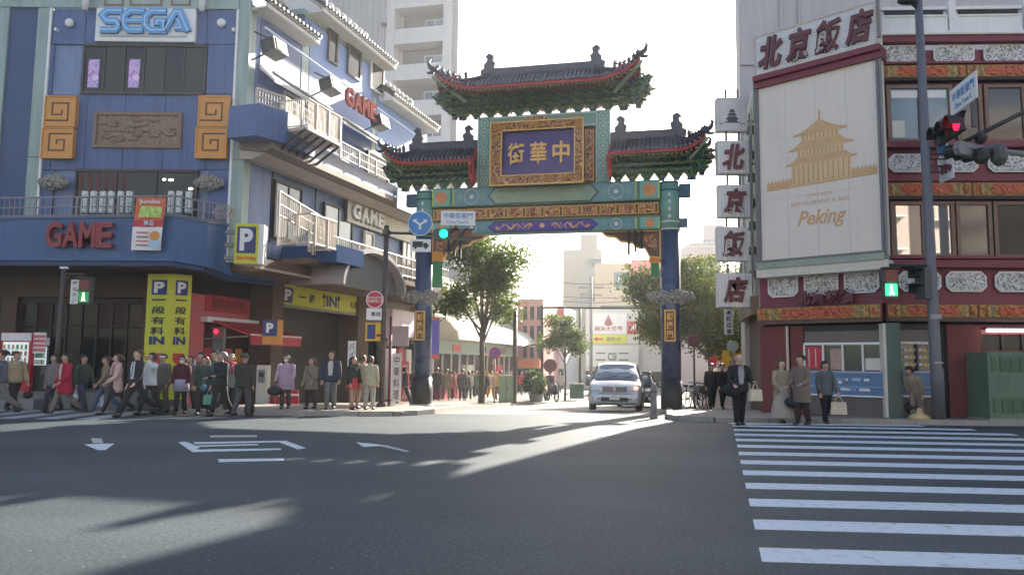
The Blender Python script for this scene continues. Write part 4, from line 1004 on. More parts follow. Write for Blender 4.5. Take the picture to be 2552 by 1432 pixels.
drum(325, 346, 34, 9); roofp(345, 366, 36, 60); drum(366, 385, 42, 12); roofp(384, 402, 44, 66); drum(402, 452, 54, 12)
s = 22.6*1.38/1900
for k in range(28):
    u_ = bx(1912, 450)[0]+k*(u1-.1-bx(1912, 450)[0])/28; w_ = (u1-.1-bx(1912, 450)[0])/28; zz = bx(2045, 462)[1]+.42*(k/28)
    zz = FC.z(1912+(2176-1912)*k/28, 478-(478-434)*k/28, bbv+.03)
    box('print', GOLDT, o, u_, u_+w_*1.001, -.0435-.0001*(k % 2), -.031, zz, zz+.24); box('print', GOLDT, o, u_+w_*.2, u_+w_*.6, -.0435, -.031, zz+.2402, zz+.30)
    if k % 2: box('print_line', GOLDD, o, u_, u_+w_*.8, -.048, -.045, zz+.1, zz+.115)
u_, z_ = bx(2030, 483); text('CHINESE', GOLDT, o, cx-.05, -.031, FC.z(2045, 484, bbv), .75, .09, .005)
text('RESTAURANT & BAR', GOLDT, o, cx-.05, -.031, FC.z(2045, 502, bbv), 1.75, .11, .005)
text('Peking', GOLDT, o, cx-.02, -.031, FC.z(2045, 545, bbv)+0.0, 1.45, .58, .012, .015, .35)
# top sign board 北京飯店
tv = .45
u0, u1 = FC.u(1884, 150, tv), FC.u(2184, 60, tv); z0, z1 = FC.z(2030, 153, tv), FC.z(2030, 52, tv)
o = on(FC, 'roof_sign', 'white slatted roof sign with four maroon brush characters above the billboard', 'sign', 0, tv, z0)
box('back', CREAM, o, u0, u1, -.02, .45, 0, z1-z0)
hs = (z1-z0)/16
for k in range(16): box('slat', mat('white_slat', (.72, .70, .68), .5, .08, 2) if k == 0 else bpy.data.materials['white_slat'], o, u0, u1, -.05, -.021, k*hs+.006, (k+1)*hs-.006)
part('frame', MB().ribbon([(u0, 0), (u1, 0), (u1, z1-z0), (u0, z1-z0)], .05, -.08, .0, True), STEEL, o)
for i, ch in enumerate('北京飯店'):
    xx = u0+(u1-u0)*(.145+.245*i); text(ch, MARL, o, xx, -.06, (z1-z0)*.5, .80, (z1-z0)*.80, .09, .035, .22, 'character')
band(fc, u0-.05, u1+.1, z0-.20, z0-.03, MARO, -.62, 0); band(fc, u0-.05, u1+.1, z0-.40, z0-.21, MARO, -.50, 0)
mb = MB().path([(u1+.05, -tv, z0+.2), (u1+.05, -tv, z1+.1)], .06, 6); part('sign_post', mb, GREY, fc)
# hanging signs along the street side
HS = [('logo', 1787, 243, 1862, 326), ('北', 1788, 350, 1866, 433), ('京', 1791, 460, 1869, 541), ('飯', 1789, 565, 1866, 650), ('店', 1790, 680, 1874, 765)]
FH = Fr(0, 24.4, 0)
for i, (ch, x0, y0, x1, y1) in enumerate(HS):
    u0, u1, z0, z1 = rc(FH, x0, y0, x1, y1); w = u1-u0; h = z1-z0
    o = on(FH, 'hanging_sign', ['square hanging sign with small grey pavilion drawing, topmost beside the billboard', 'white hanging box with maroon character 北, second from top', 'white hanging box with maroon character 京, third from top', 'white hanging box with maroon character 飯, fourth from top', 'white hanging box with maroon character 店, lowest of the stack'][i], 'sign', (u0+u1)/2, 0, z0, 'hanging signs beside the billboard')
    box('case', mat('hanging_sign_case', (.64, .62, .59), .5, .1, 2, streak=.2) if i == 0 else bpy.data.materials['hanging_sign_case'], o, -w/2, w/2, 0, .32, 0, h)
    if i == 0:
        for k, (hw, zz) in enumerate(((.22, .38), (.16, .50), (.10, .62))): part('drawing', MB().prism([(-hw, zz*h/ .9*.8+.0), (hw, zz*h/.9*.8), (hw*.55, zz*h/.9*.8+.10), (-hw*.55, zz*h/.9*.8+.10)], -.012, -.0), GREYD, o)
        part('drawing', MB().box(-.26, .26, -.012, 0, h*.24, h*.27).box(-.16, .16, -.012, 0, h*.272, h*.34).box(-.42, -.30, -.012, 0, h*.2, h*.22).box(.28, .42, -.012, 0, h*.2, h*.22), GREYD, o)
    else:
        for k in range(10): box('slat', bpy.data.materials['white_slat'], o, -w/2+w*k/10+.008, -w/2+w*(k+1)/10-.008, -.03, -.001, .02, h-.02)
        text(ch, MARL, o, 0, -.035, h*.5, w*.72, h*.76, .07, .035, .2, 'character')
    box('bracket', STEEL, o, w/2, w/2+.35, .1, .16, h*.3, h*.36); box('hanger', GREY, o, -w*.2, -w*.14, .1, .2, h, h+.32)
    box('hanger', GREY, o, w*.2, w*.26, .1, .2, h, h+.32)
# narrow street signs farther on
u0, u1, z0, z1 = rc(Fr(0, 27.5, 0), 1807, 770, 1827, 833)
o = on(Fr(0, 27.5, 0), 'narrow_sign', 'narrow vertical white sign with blue characters below the hanging signs', 'sign', (u0+u1)/2, 0, z0)
box('board', WHITE, o, -(u1-u0)/2, (u1-u0)/2, 0, .1, 0, z1-z0)
for i, ch in enumerate('本格広東'): text(ch, NAVY, o, 0, 0, (z1-z0)*(.87-.25*i), .2, .18, .01, .02)
# awning letters: small red sign over kiosk
o = on(FC, 'roof_ornament_sign', 'dark red cut-out character sign leaning on the band above the kiosk', 'sign', FC.u(2053, 740, .3), .2, zc(750)-.02)
for i, ch in enumerate('北京飯店'): text(ch, MARL, o, -.62+.42*i, 0, .2, .40, .42, .06, .05, 0, 'character')
# ================================================================== ceremonial gate
GC = Vector((1.095, 27.0)); GF = Fr(1.095, 27.0, -12.8)
TEAL = mat('gate_teal_paint', (.17, .33, .28), .5, .12, 3); TEALB = mat('gate_blue_green', (.14, .27, .31), .5, .1, 3); LGRN = mat('gate_pale_green', (.25, .33, .23), .5, .2, 1.5)
GBLUE = mat('gate_column_blue', (.030, .052, .125), .28, .10, 1.5, streak=.1, coat=.3); GBLK = mat('gate_black_base', (.012, .012, .013), .35, .1, 2)
GGRN = mat('gate_bracket_green', (.11, .21, .105), .55, .25, 4); GBL = mat('gate_bracket_blue', (.05, .10, .16), .55, .2, 4); GGLD = mat('gate_bracket_gold', (.34, .26, .10), .5, .2, 4)
GRED = mat('gate_red', (.36, .025, .025), .5, .15, 3); PURP = mat('purple_board', (.045, .02, .15), .42, .08, 2); BRNC = scroll('gold_carving', [(.05, .02, .012), (.24, .075, .03), (.52, .24, .09), (.72, .44, .20)], 7, 2.2, .45, [.38, .47, .56, .68], 1.2, 'noise')
BRNG = mat('gate_brown', (.10, .05, .03), .5, .15, 2); PURL = mat('violet_field', (.10, .06, .30), .5, .1, 2); WHITEL = mat('pale_line_paint', (.55, .60, .52), .5, .1, 3); ORM = mat('orange_medallion', (.62, .26, .10), .5, .3, 9)
GTILE = mat('gate_roof_tile', (.058, .052, .068), .42, .3, 5, bump=.2); GTEND = mat('gate_tile_end', (.10, .09, .12), .4, .2, 5)
gate = on(GF, 'ceremonial_gate', 'tall Chinese gate with three curved tile roofs, blue columns and purple name board', 'gate', 0, 0, 0)
for s_ in (-1, 1):
    u = 4.45*s_; c = link('column', MB().lathe([(.36, -.3), (.36, .84)], 28, (u, 0, 0)).mesh('column', GBLK, True), gate)
    c.data.polygons.foreach_set('use_smooth', [len(p.vertices) == 4 for p in c.data.polygons])
    p = part('shaft', MB().lathe([(.33, .84), (.33, 5.98)], 28, (u, 0, 0)), GBLUE, c, True)
    p = part('painted_top', MB().lathe([(.345, 5.98), (.345, 7.68)], 28, (u, 0, 0)), TEAL, c, True)
    for z in (6.0, 6.25, 7.35, 7.62): part('painted_band', MB().lathe([(.352, z), (.352, z+.045)], 28, (u, 0, 0)), GBL if z > 7 else WHITEL, c, True)
    for z in (6.45, 6.7, 6.95, 7.2): part('diamond', MB().prism([(u-.06, z), (u, z-.08), (u+.06, z), (u, z+.08)], -.36, -.345), WHITEL, c)
    part('beam_end', MB().box(u+s_*.3, u+s_*.72, -.14, .14, 7.15, 7.6), GBL, c); part('beam_end', MB().box(u+s_*.3, u+s_*.6, -.1, .1, 6.1, 6.4), GBL, c)
    part('column_base', MB().lathe([(.48, -.35), (.48, -.17), (.40, -.10)], 28, (u, 0, 0)), KERB, c)
    # cloud collar
    cl = link('cloud_collar', cloud(.80, .33, .50, STONEC, 11+s_, 170).mesh('cloud_collar', STONEC, True), c, (u, -.05, GF.z(1674 if s_ > 0 else 1040, 741)))
    zq = GF.z(1672, 812) if s_ > 0 else GF.z(1042, 812)
    uq = u-.02*s_
    q = link('plaque', MB().box(uq-.17, uq+.17, -.42, -.32, zq-.52, zq+.52).mesh('plaque', BRNG), c)
    part('plaque_frame', MB().ribbon([(uq-.16, zq-.51), (uq+.16, zq-.51), (uq+.16, zq+.51), (uq-.16, zq+.51)], .05, -.44, -.41, True), GOLD, q)
    for i, ch in enumerate('朝陽門'): text(ch, GOLD, q, uq, -.421, zq+.30-.30*i, .20, .25, .015, .03, 0, 'character')
def beam(z0, z1, y, nm, m): return link(nm, MB().box(-4.13, 4.13, -y, y, z0, z1).mesh(nm, m), gate)
def hexa(b, x0, x1, z0, z1, y0, y1, c): return b.prism([(x0, (z0+z1)/2), (x0+c, z0), (x1-c, z0), (x1, (z0+z1)/2), (x1-c, z1), (x0+c, z1)], y0, y1)
bt = beam(7.05, 7.75, .22, 'top_beam', TEALB); bl = beam(6.02, 6.50, .18, 'lower_beam', TEALB); bm_ = beam(6.54, 7.01, .15, 'carved_beam', BRNG)
for (e, z0, z1, y, mc) in ((bt, 7.05, 7.75, .22, LGRN), (bl, 6.02, 6.50, .18, PURL)):
    part('line', MB().box(-4.13, 4.13, -y-.02, -y-.001, z1-.04, z1-.001).box(-4.13, 4.13, -y-.02, -y-.001, z0+.001, z0+.04), GGRN, e)
    part('cartouche_edge', hexa(MB(), -2.0, 2.0, z0+.04, z1-.04, -y-.025, -y-.003, .25), INK, e)
    part('cartouche', hexa(MB(), -1.95, 1.95, z0+.07, z1-.07, -y-.035, -y-.026, .23), mc, e)
    for s_ in (-1, 1):
        xs = sorted((s_*4.08, s_*3.45)); part('end_square', MB().box(xs[0], xs[1], -y-.03, -y-.002, z0+.05, z1-.05), mat('aqua_square%s%d' % (e.name, s_), (.17, .42, .35), .5, .1, 3), e)
        part('medallion', MB().disc(s_*3.77, (z0+z1)/2, (z1-z0)*.33, -y-.045, -y-.031, 18), ORM, e)
        for x in (3.40, 3.30, 4.10): part('stripe', MB().box(s_*x-.02, s_*x+.02, -y-.028, -y-.002, z0+.045, z1-.045), [YEL, GGRN, YEL][int(x*10) % 3], e)
        part('star_ring', MB().path([(s_*2.62+.24*(z1-z0)/.6*cos(a*pi/4), -y-.01, (z0+z1)/2+.24*(z1-z0)/.6*sin(a*pi/4)) for a in range(9)], .018, 4), WHITEL, e)
        part('star', MB().disc(s_*2.62, (z0+z1)/2, .08, -y-.02, -y-.002, 8), WHITEL, e)
        for t in (2.2, 3.05): part('lozenge', MB().prism([(s_*t-.13, (z0+z1)/2), (s_*t, z0+.12), (s_*t+.13, (z0+z1)/2), (s_*t, z1-.12)], -y-.015, -y-.002), TEAL, e)
# gold dragons on the violet cartouche, as raised curls
b = MB()
for s_ in (-1, 1):
    b.path([(s_*(.35+1.35*t/14), -.225, 6.26+.09*sin(t*1.35)) for t in range(15)], [.03+.018*sin(t*.9+1) for t in range(15)], 5)
    for k in range(7): b.path([(s_*(.45+.19*k), -.225, 6.26), (s_*(.5+.19*k), -.225, 6.15+.22*(k % 2))], .018, 4)
b.ell((0, -.225, 6.27), (.10, .02, .09), 8, 5)
part('dragon_relief', b, mat('peach_gold', (.72, .42, .20), .45, .1, 4), bl)
for k in range(13):
    x = -4.0+8.0*k/12
    part('divider', MB().ribbon([(x-.055, 6.60), (x+.055, 6.60), (x+.055, 6.95), (x-.055, 6.95)], .03, -.19, -.15, True), GOLD, bm_)
    if k < 12: part('carved_panel', MB().box(x+.10, x+8/12-.10, -.175, -.151, 6.60, 6.95), BRNC, bm_)
    if k < 12: part('panel_edge', MB().ribbon([(x+.10, 6.60), (x+8/12-.10, 6.60), (x+8/12-.10, 6.95), (x+.10, 6.95)], .02, -.185, -.16, True), GOLD, bm_)
# spandrels
for s_ in (-1, 1):
    pts = [(4.12, 6.0), (2.1, 6.0), (2.25, 5.86), (2.6, 5.80), (2.75, 5.66), (3.15, 5.60), (3.35, 5.42), (3.6, 5.40), (3.75, 5.1), (4.12, 5.05)]
    pts = [(s_*x, z) for x, z in pts]
    sp_ = part('spandrel', MB().prism(pts, -.07, .07), BRNG, gate)
    part('spandrel_edge', MB().ribbon(pts, .05, -.09, .09, True), GOLD, sp_); part('spandrel_carving', MB().prism([(s_*4.0, 5.85), (s_*3.3, 5.85), (s_*3.55, 5.55), (s_*4.0, 5.3)], -.095, -.071), BRNC, sp_)
    for k in range(3): part('fitting', MB().box(s_*(3.05+.22*k)-.04, s_*(3.05+.22*k)+.04, -.16, -.09, 5.15+.1*k, 6.0), BLACK, sp_)
# inner posts, upper frame and name board
for s_ in (-1, 1):
    p_ = link('inner_post', MB().box(s_*2.17-.26, s_*2.17+.26, -.2, .2, 7.75, 10.36).mesh('inner_post', TEAL), gate)
    for k in range(7):
        z = 7.98+k*.36; part('roundel', MB().path([(s_*2.17+.14*cos(a*pi/6), -.205, z+.14*sin(a*pi/6)) for a in range(13)], .015, 4).disc(s_*2.17, z, .035, -.215, -.2, 8), WHITEL, p_)
    for x in (-.24, .24): part('post_edge', MB().box(s_*2.17+x-.015, s_*2.17+x+.015, -.215, -.2, 7.75, 10.36), WHITEL, p_)
    for x in (1.62, 1.78):
        pass
    g_ = link('side_carving', MB().box(s_*1.68-.19, s_*1.68+.19, -.12, .08, 7.78, 9.75).mesh('side_carving', BRNG), gate)
    part('carving', MB().box(s_*1.68-.13, s_*1.68+.13, -.14, -.121, 7.88, 9.65), BRNC, g_); part('edge', MB().ribbon([(s_*1.68-.14, 7.86), (s_*1.68+.14, 7.86), (s_*1.68+.14, 9.66), (s_*1.68-.14, 9.66)], .025, -.155, -.12, True), GOLD, g_)
box('backing_board', BRNG, gate, -1.905, 1.905, -.05, .06, 7.76, 9.795)
ub = link('upper_beam', MB().box(-1.9, 1.9, -.18, .18, 9.80, 10.36).mesh('upper_beam', TEAL), gate)
part('line', MB().box(-1.9, 1.9, -.2, -.181, 10.28, 10.33).box(-1.9, 1.9, -.2, -.181, 9.83, 9.88), WHITEL, ub)
for s_ in (-1, 1): part('bracket_panel', hexa(MB(), s_*1.1-.45, s_*1.1+.45, 9.9, 10.26, -.195, -.181, .15), LGRN, ub)
nv = .55
nb = link('name_board', None, gate, (0, -nv, 0))
u0, u1, z0, z1 = rc(GF, 1226, 305, 1455, 461, nv)
a0, a1, c0, c1 = rc(GF, 1253, 326, 1434, 438, nv)
part('backing', MB().box(u0+.04, u1-.04, -.02, .12, z0+.04, z1-.04), BRNG, nb); part('purple_field', MB().box(a0-.02, a1+.02, -.05, -.021, c0-.02, c1+.02), PURP, nb)
fm = MB()
fm.prism([(u0, z0), (u1, z0), (u1, c0), (u0, c0)], -.20, -.0).prism([(u0, c1), (u1, c1), (u1, z1), ((u0+u1)/2+.55, z1), ((u0+u1)/2+.42, z1+.14), ((u0+u1)/2, z1+.18), ((u0+u1)/2-.42, z1+.14), ((u0+u1)/2-.55, z1), (u0, z1)], -.2, 0)
fm.box(u0, a0, -.2, 0, c0, c1).box(a1, u1, -.2, 0, c0, c1); part('carved_frame', fm, BRNC, nb)
b = MB()
for k in range(150):
    t = rnd.random()*4; w2, h2 = (u1-u0), (z1-z0)
    if t < 1: x, z = u0+rnd.random()*w2, z0+.05+rnd.random()*(c0-z0-.1)
    elif t < 2: x, z = u0+rnd.random()*w2, c1+.05+rnd.random()*(z1-c1-.08)
    elif t < 3: x, z = u0+.04+rnd.random()*(a0-u0-.06), z0+rnd.random()*h2
    else: x, z = a1+.04+rnd.random()*(u1-a1-.06), z0+rnd.random()*h2
    r1 = .05+.06*rnd.random(); b.path([(x+r1*cos(a), -.22, z+r1*.7*sin(a)) for a in [rnd.random()*6+i_*.8 for i_ in range(5)]], .018, 4)
part('frame_scrolls', b, GOLD, nb, kind='stuff')
part('frame_edge', MB().ribbon([(u0, z0), (u1, z0), (u1, z1), (u0, z1)], .05, -.23, -.19, True).ribbon([(a0, c0), (a1, c0), (a1, c1), (a0, c1)], .04, -.23, -.19, True), GOLD, nb)
for i, ch in enumerate('街華中'):
    text(ch, GOLD, nb, a0+(a1-a0)*(.19+.31*i), -.051, (c0+c1)/2, .60, .78, .04, .02, 0, 'character')
for x in (u0+.4, u1-.4): box('board_stay', BRNG, nb, x-.04, x+.04, .0, .35, z1-.1, z1-.02)
# ---- roofs
def bracket_mesh(W_, H_, tiers=4, D_=.26):
    b = MB(); dz = H_/tiers
    b.cur = 1; b.box(-.10, .10, -.09, .09, 0, dz*.45)
    b.cur = 0; b.prism([(-.09, dz*.3), (.09, dz*.3), (.262, H_*.42), (-.262, H_*.42)], -.05, .05)
    for k in range(tiers):
        z = dz*(k+.5); hw = W_/2*[.5, .86, .97, 1.0][k]; fo = D_*(k+.6)
        b.cur = 0
        for yy in [-D_*j for j in range(k+1)]+[D_*j for j in range(1, k+1)]:
            b.prism([(-hw, z+dz*.35), (-hw*.8, z), (hw*.8, z), (hw, z+dz*.35), (hw, z+dz*.42), (-hw, z+dz*.42)], yy-.035, yy+.035)
            b.cur = 1
            for xx in (-hw+.03, hw-.03, 0): b.box(xx-.045, xx+.045, yy-.05, yy+.05, z+dz*.43, z+dz*.75)
            b.cur = 2; b.box(-hw, hw, yy-.037-.002, yy-.036, z+dz*.33, z+dz*.37); b.cur = 0
        b.box(-.04, .04, -fo, fo, z+.01, z+dz*.38)
        b.cur = 2; b.prism([(-.03, z+.02), (.03, z+.02), (.03, z+dz*.34), (-.03, z+dz*.34)], -fo-.06, -fo); b.cur = 0
    return b
def roof(name, xa, xb, hipa, hipb, xra, xrb, zr_, ze, lift, d, zb, hb, nb_, mirror=False):
    """gate roof from xa to xb; ridge xra..xrb; hip ends where hipa/hipb"""
    r = link(name, None, gate); fas = MB()
    def te(x):
        if x > xrb and hipb: return (x-xrb)/(xb-xrb)
        if x < xra and hipa: return (xra-x)/(xra-xa)
        return 0.0
    g = lambda t: 1-max(0.0, 1-t)**1.45
    def zf(x, t): return zr_+((ze+lift*te(x)**2.3)-zr_)*g(t)
    def srf(x, t, s): return (x, s*d*t, zf(x, t))
    # skins: front/back
    N1, N2 = 30, 6
    for off, m, nm in ((0, GTILE, 'roof_deck'), (-.13, GGRN, 'roof_underside')):
        b = MB()
        for s in (-1, 1):
            rr = []
            for i in range(N1+1):
                x = xa+(xb-xa)*i/N1; t0 = te(x)
                rr.append([(x, s*d*(t0+(1-t0)*j/N2), zf(x, t0+(1-t0)*j/N2)+off) for j in range(N2+1)])
            b.rings(rr, False, closed=False)
        for hip, xe, xr in ((hipa, xa, xra), (hipb, xb, xrb)):
            if not hip: continue
            rr = []
            for i in range(13):
                q = -1+2*i/12; row = []
                for j in range(N2+1):
                    t = abs(q)+(1-abs(q))*j/N2; row.append((xr+(xe-xr)*t, q*d, zr_+(ze+lift*abs(q)**2.3-zr_)*g(t)+off))
                rr.append(row)
            b.rings(rr, False, closed=False)
        part(nm, b, m, r, True)
    # tile rows
    n = int((xb-xa)/.155)
    for i in range(n+1):
        x = xa+.05+(xb-xa-.1)*i/n; t0 = te(x)
        for s in (-1, 1):
            if s == 1 and i % 1: continue
            pts = [(x, s*d*(t0+(1.0-t0)*j/6), zf(x, t0+(1-t0)*j/6)+.02) for j in range(7)]; pts[-1] = (x, s*d*1.03, pts[-1][2])
            if t0 > .97: continue
            if s == -1: part('tile_row', MB().path(pts, .048, 6), GTILE, r); 
            else: rear.path(pts, .048, 5)
        part('tile_end', MB().disc(x, zf(x, 1)+.02, .055, -d*1.03-.015, -d*1.03+.0, 8), GTEND, r)
        # rafters, red with gold-green tips
        for s in (-1, 1):
            a = (x+.03, s*d*.50, zf(x, .5)*.25+zf(x, 1)*.75-.17); c = (x+.03, s*d*.99, zf(x, 1)-.19)
            if s == -1:
                e = part('rafter', MB().path([a, c], .032, 4), GRED, r); 
                box('rafter_tip', GGLD, e, x, x+.06, c[1]-.02, c[1]-.0, c[2]-.03, c[2]+.03)
            else: rear2.path([a, c], .032, 4)
    for i in range(N1):
        for s in (-1,):
            x, x2 = xa+(xb-xa)*i/N1, xa+(xb-xa)*(i+1)/N1
            fas.add([(x, s*d*1.0, zf(x, 1)-.13), (x2, s*d, zf(x2, 1)-.13), (x2, s*d, zf(x2, 1)-.02), (x, s*d, zf(x, 1)-.02), (x, s*d+.04, zf(x, 1)-.13), (x2, s*d+.04, zf(x2, 1)-.13), (x2, s*d+.04, zf(x2, 1)-.02), (x, s*d+.04, zf(x, 1)-.02)], [(0, 1, 2, 3), (0, 4, 5, 1), (7, 6, 5, 4), (3, 2, 6, 7)])
    part('eave_fascia', fas, GRED, r)
    for hip, xe, xr in ((hipa, xa, xra), (hipb, xb, xrb)):
        if not hip:
            # gable end board
            zz = [(0, zr_+.1)]
            pr = [(d*t, zf(xe, t)+.03) for t in [0, .25, .5, .75, 1]]
            sgn = -1 if xe == xa else 1
            prof = [(-y, z) for y, z in pr[::-1]]+[(y, z) for y, z in pr[1:]]
            low = [(y, z-.34) for y, z in prof[::-1]]
            me = MB(); me.rings([[(xe+dx, y, z) for y, z in prof+low] for dx in (-.04, .05)]); part('gable_board', me, GRED, r)
            part('end_panel', MB().prism([(xe-.07, zb+.05), (xe+.06, zb+.05), (xe+.09, zf(xe, 1)-.05), (xe-.13, zf(xe, 1)-.05)], -d*.72, -d*.66), GRED, r)
            part('end_panel', MB().add([(xe-.03, -d*.5, zb-.05), (xe+.03, -d*.5, zb-.05), (xe+.03, -d*1.02, zf(xe, 1)-.05), (xe-.03, -d*1.02, zf(xe, 1)-.05), (xe-.03, d*1.0, zf(xe, 1)-.05), (xe+.03, d*1.0, zf(xe, 1)-.05)], [(0, 1, 2, 3), (0, 4, 5, 1), (0, 3, 4), (1, 5, 2)]), GRED, r)
            continue
        # side rows + rafters on the hip end
        for i in range(int(2*d/.16)+1):
            q = -1+2*i/int(2*d/.16)
            if abs(q) > .97: continue
            pts = []
            for j in range(5):
                t = abs(q)+(1-abs(q))*j/4; pts.append((xr+(xe-xr)*t, q*d, zr_+(ze+lift*abs(q)**2.3-zr_)*g(t)+.02))
            part('tile_row', MB().path(pts, .048, 5), GTILE, r)
            zz = ze+lift*abs(q)**2.3; rear2.path([(xr+(xe-xr)*.5, q*d, (zz+.2)-.17), (xe*.995, q*d, zz-.19)], .032, 4)
        # hip ridges with beasts
        for s in (-1, 1):
            pts = []
            for j in range(9):
                t = j/8; pts.append((xr+(xe-xr)*t*1.015, s*d*t*1.015, zr_+(ze+lift*t**2.3-zr_)*g(t)+.09))
            part('hip_ridge', MB().path(pts, [.085]*9, 6), GTILE, r)
            for j, t in enumerate((.45, .56, .66, .76, .86, .94)):
                x = xr+(xe-xr)*t; z = zr_+(ze+lift*t**2.3-zr_)*g(t)+.12; y = s*d*t; h = .34 if j == 0 else .25
                part('roof_beast', MB().lathe([(.07, 0), (.055, h*.35), (.075, h*.55), (.04, h*.8), (.012, h*1.15)], 7, (x, y, z)).ell((x+(.05 if xe > xr else -.05), y, z+h*.72), (.055, .035, .035), 6, 4), GTILE, r, True)
            x, y, z = pts[-1]; sg = 1 if xe > xr else -1
            part('dragon_tip', MB().path([(x-sg*.15, y, z-.04), (x, y, z), (x+sg*.14, y, z+.10), (x+sg*.20, y, z+.27), (x+sg*.12, y, z+.38)], [.10, .10, .09, .06, .02], 6).path([(x, y, z-.1), (x+sg*.2, y, z-.12), (x+sg*.27, y, z-.08)], [.07, .05, .015], 5), GTILE, r, True)
            part('corner_beam', MB().path([(xr+(xe-xr)*.45, s*d*.45, ze-.30), (xe*1.0, s*d*1.0, ze+lift-.22), (xe+sg*.08, s*d*1.03, ze+lift-.14)], [.07, .07, .03], 5), LGRN if s < 0 else GGRN, r)
    # main ridge
    b = MB(); b.box(xra-.1, xrb+.1, -.08, .08, zr_-.02, zr_+.20); b.path([(xra-.1, 0, zr_+.22), (xrb+.1, 0, zr_+.22)], .075, 8); part('main_ridge', b, GTILE, r)
    for xx, sg in ((xra-.02 if hipa else xra+.36, -1), (xrb+.02 if hipb else xrb-.36, 1)):
        pts = [(0, -.05), (.34, -.05), (.36, .12), (.26, .22), (.30, .36), (.20, .44), (.24, .58), (.10, .66), (-.02, .56), (.06, .50), (.02, .40), (-.06, .32), (-.05, .22), (-.16, .16), (-.14, .02)]
        pts = [(xx-sg*x*1.25+sg*.18, zr_+z*1.3) for x, z in pts]
        part('ridge_beast', MB().prism(pts, -.09, .09), GTILE, r)
        part('ridge_spike', MB().path([(xx-sg*.05, 0, zr_+.4), (xx-sg*.12, 0, zr_+.74)], [.03, .008], 5), GTILE, r)
    # brackets
    bmh = bracket_mesh(.545, hb, 4, d*.17).mesh('bracket_set', [GGRN, GBL, GGLD])
    x0b = xa+(.72*(d/1.5) if hipa else .22); x1b = xb-(.72*(d/1.5) if hipb else .22)
    nn = nb_
    pitch_ = (x1b-x0b)/(nn-1)
    b = MB()
    for k in range(nn-1):
        xm = x0b+pitch_*(k+.5); b.prism([(xm-pitch_/2+.02, zb+hb*.30), (xm, zb+hb*.36), (xm+pitch_/2-.02, zb+hb*.30), (xm+pitch_/2-.02, zb+hb), (xm-pitch_/2+.02, zb+hb)], -.03, .03)
        part('infill_board', b, GGRN, r); b = MB()
        part('infill_edge', MB().path([(xm-pitch_/2+.07, -.04, zb+.02), (xm-pitch_*.12, -.04, zb+hb*.25), (xm, -.04, zb+hb*.31), (xm+pitch_*.12, -.04, zb+hb*.25), (xm+pitch_/2-.07, -.04, zb+.02)], .022, 4), GGLD, r)
    for k in range(nn):
        x = x0b+(x1b-x0b)*k/(nn-1); link('bracket_set', bmh, r, (x, 0, zb))
    for hip, xx in ((hipa, x0b), (hipb, x1b)):
        if hip:
            for an in (45, -45, 90): link('bracket_set', bmh, r, (xx, 0, zb+.003), (0, 0, R(an)), (1.15, 1.25, 1.002))
            for s in (-1, 1): link('bracket_set', bmh, r, (xx+(.35 if xx > 0 else -.35)*d, s*.42*d, zb+hb*.32), (0, 0, R(45)), (.9, .8, .8))
    box('purlin', GGRN, r, xa+.5*d if hipa else xa+.1, xb-.5*d if hipb else xb-.1, -d*.62, -d*.56, zb+hb*.93, zb+hb*1.08)
    box('purlin', GGRN, r, xa+.5*d if hipa else xa+.1, xb-.5*d if hipb else xb-.1, d*.56, d*.62, zb+hb*.93, zb+hb*1.08)
    return r
rear = MB(); rear2 = MB()
roof('main_roof', -3.74, 3.55, True, True, -2.0, 1.85, 11.98, 11.13, .60, 1.40, 10.37, .74, 12)
roof('side_roof', -5.75, -2.50, True, False, -4.75, -2.50, 9.30, 8.64, .44, 1.0, 7.76, .76, 6)
roof('side_roof', 2.45, 5.68, False, True, 2.45, 4.66, 9.30, 8.64, .44, 1.0, 7.76, .76, 6)
part('rear_tile_rows', rear, GTILE, gate, True, kind='stuff'); part('rear_rafters', rear2, GRED, gate, kind='stuff'); 
# ================================================================== buildings beyond the gate and behind the camera
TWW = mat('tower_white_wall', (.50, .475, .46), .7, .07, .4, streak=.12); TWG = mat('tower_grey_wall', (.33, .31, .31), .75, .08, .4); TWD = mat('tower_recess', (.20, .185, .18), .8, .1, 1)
FT = Fr(-4.45, 57, -12.8)
tw = on(FT, 'apartment_tower', 'white apartment tower with stacked recessed balconies behind the blue arcade', 'building', 0, 0, -1)
b = MB(); b.plan([(-16, 1.4), (0, 1.4), (0, 14), (-16, 14)], 0, 44); part('wall', b, TWW, tw)
fl_h = 2.95; zo = FT.z(1030, 160)+1
for k in range(-6, 8):
    z = zo+k*fl_h*1.0
    if z < 1: continue
    box('balcony_front', TWW, tw, -5.2, -1.15, -.02, .12, z-1.25, z)
    box('balcony_floor', TWW, tw, -5.2, -1.15, .12, 1.38, z-1.25, z-1.10)
    w = link('window', MB().box(-3.1, -1.5, 1.3, 1.39, z-1.08, z+1.15).mesh('window', CREAM), tw)
    box('pane', BGLASS, w, -3.0, -2.35, 1.26, 1.299, z-1.0, z+1.05); box('pane', PANEW, w, -2.25, -1.6, 1.26, 1.299, z-1.0, z+1.05)
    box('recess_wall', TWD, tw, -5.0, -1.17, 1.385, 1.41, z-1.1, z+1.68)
    for j in range(2): box('balcony_rail', GREY, tw, -4.9, -1.2, .30, .34, z+.02+j*.16, z+.05+j*.16)
box('side_fin', TWW, tw, -1.14, -.45, -.12, 1.4, 0, 44); box('side_fin', TWW, tw, -5.9, -5.21, -.12, 1.4, 0, 44); box('side_fin', TWG, tw, -.44, 0, .2, 1.39, 0, 44)  # last fin is grey: the vertical shading band is put into its colour
for k in range(9): box('grey_cladding', TWG, tw, -10.5+k*.51, -10.02+k*.51, -.3, 1.3, 0, 44)
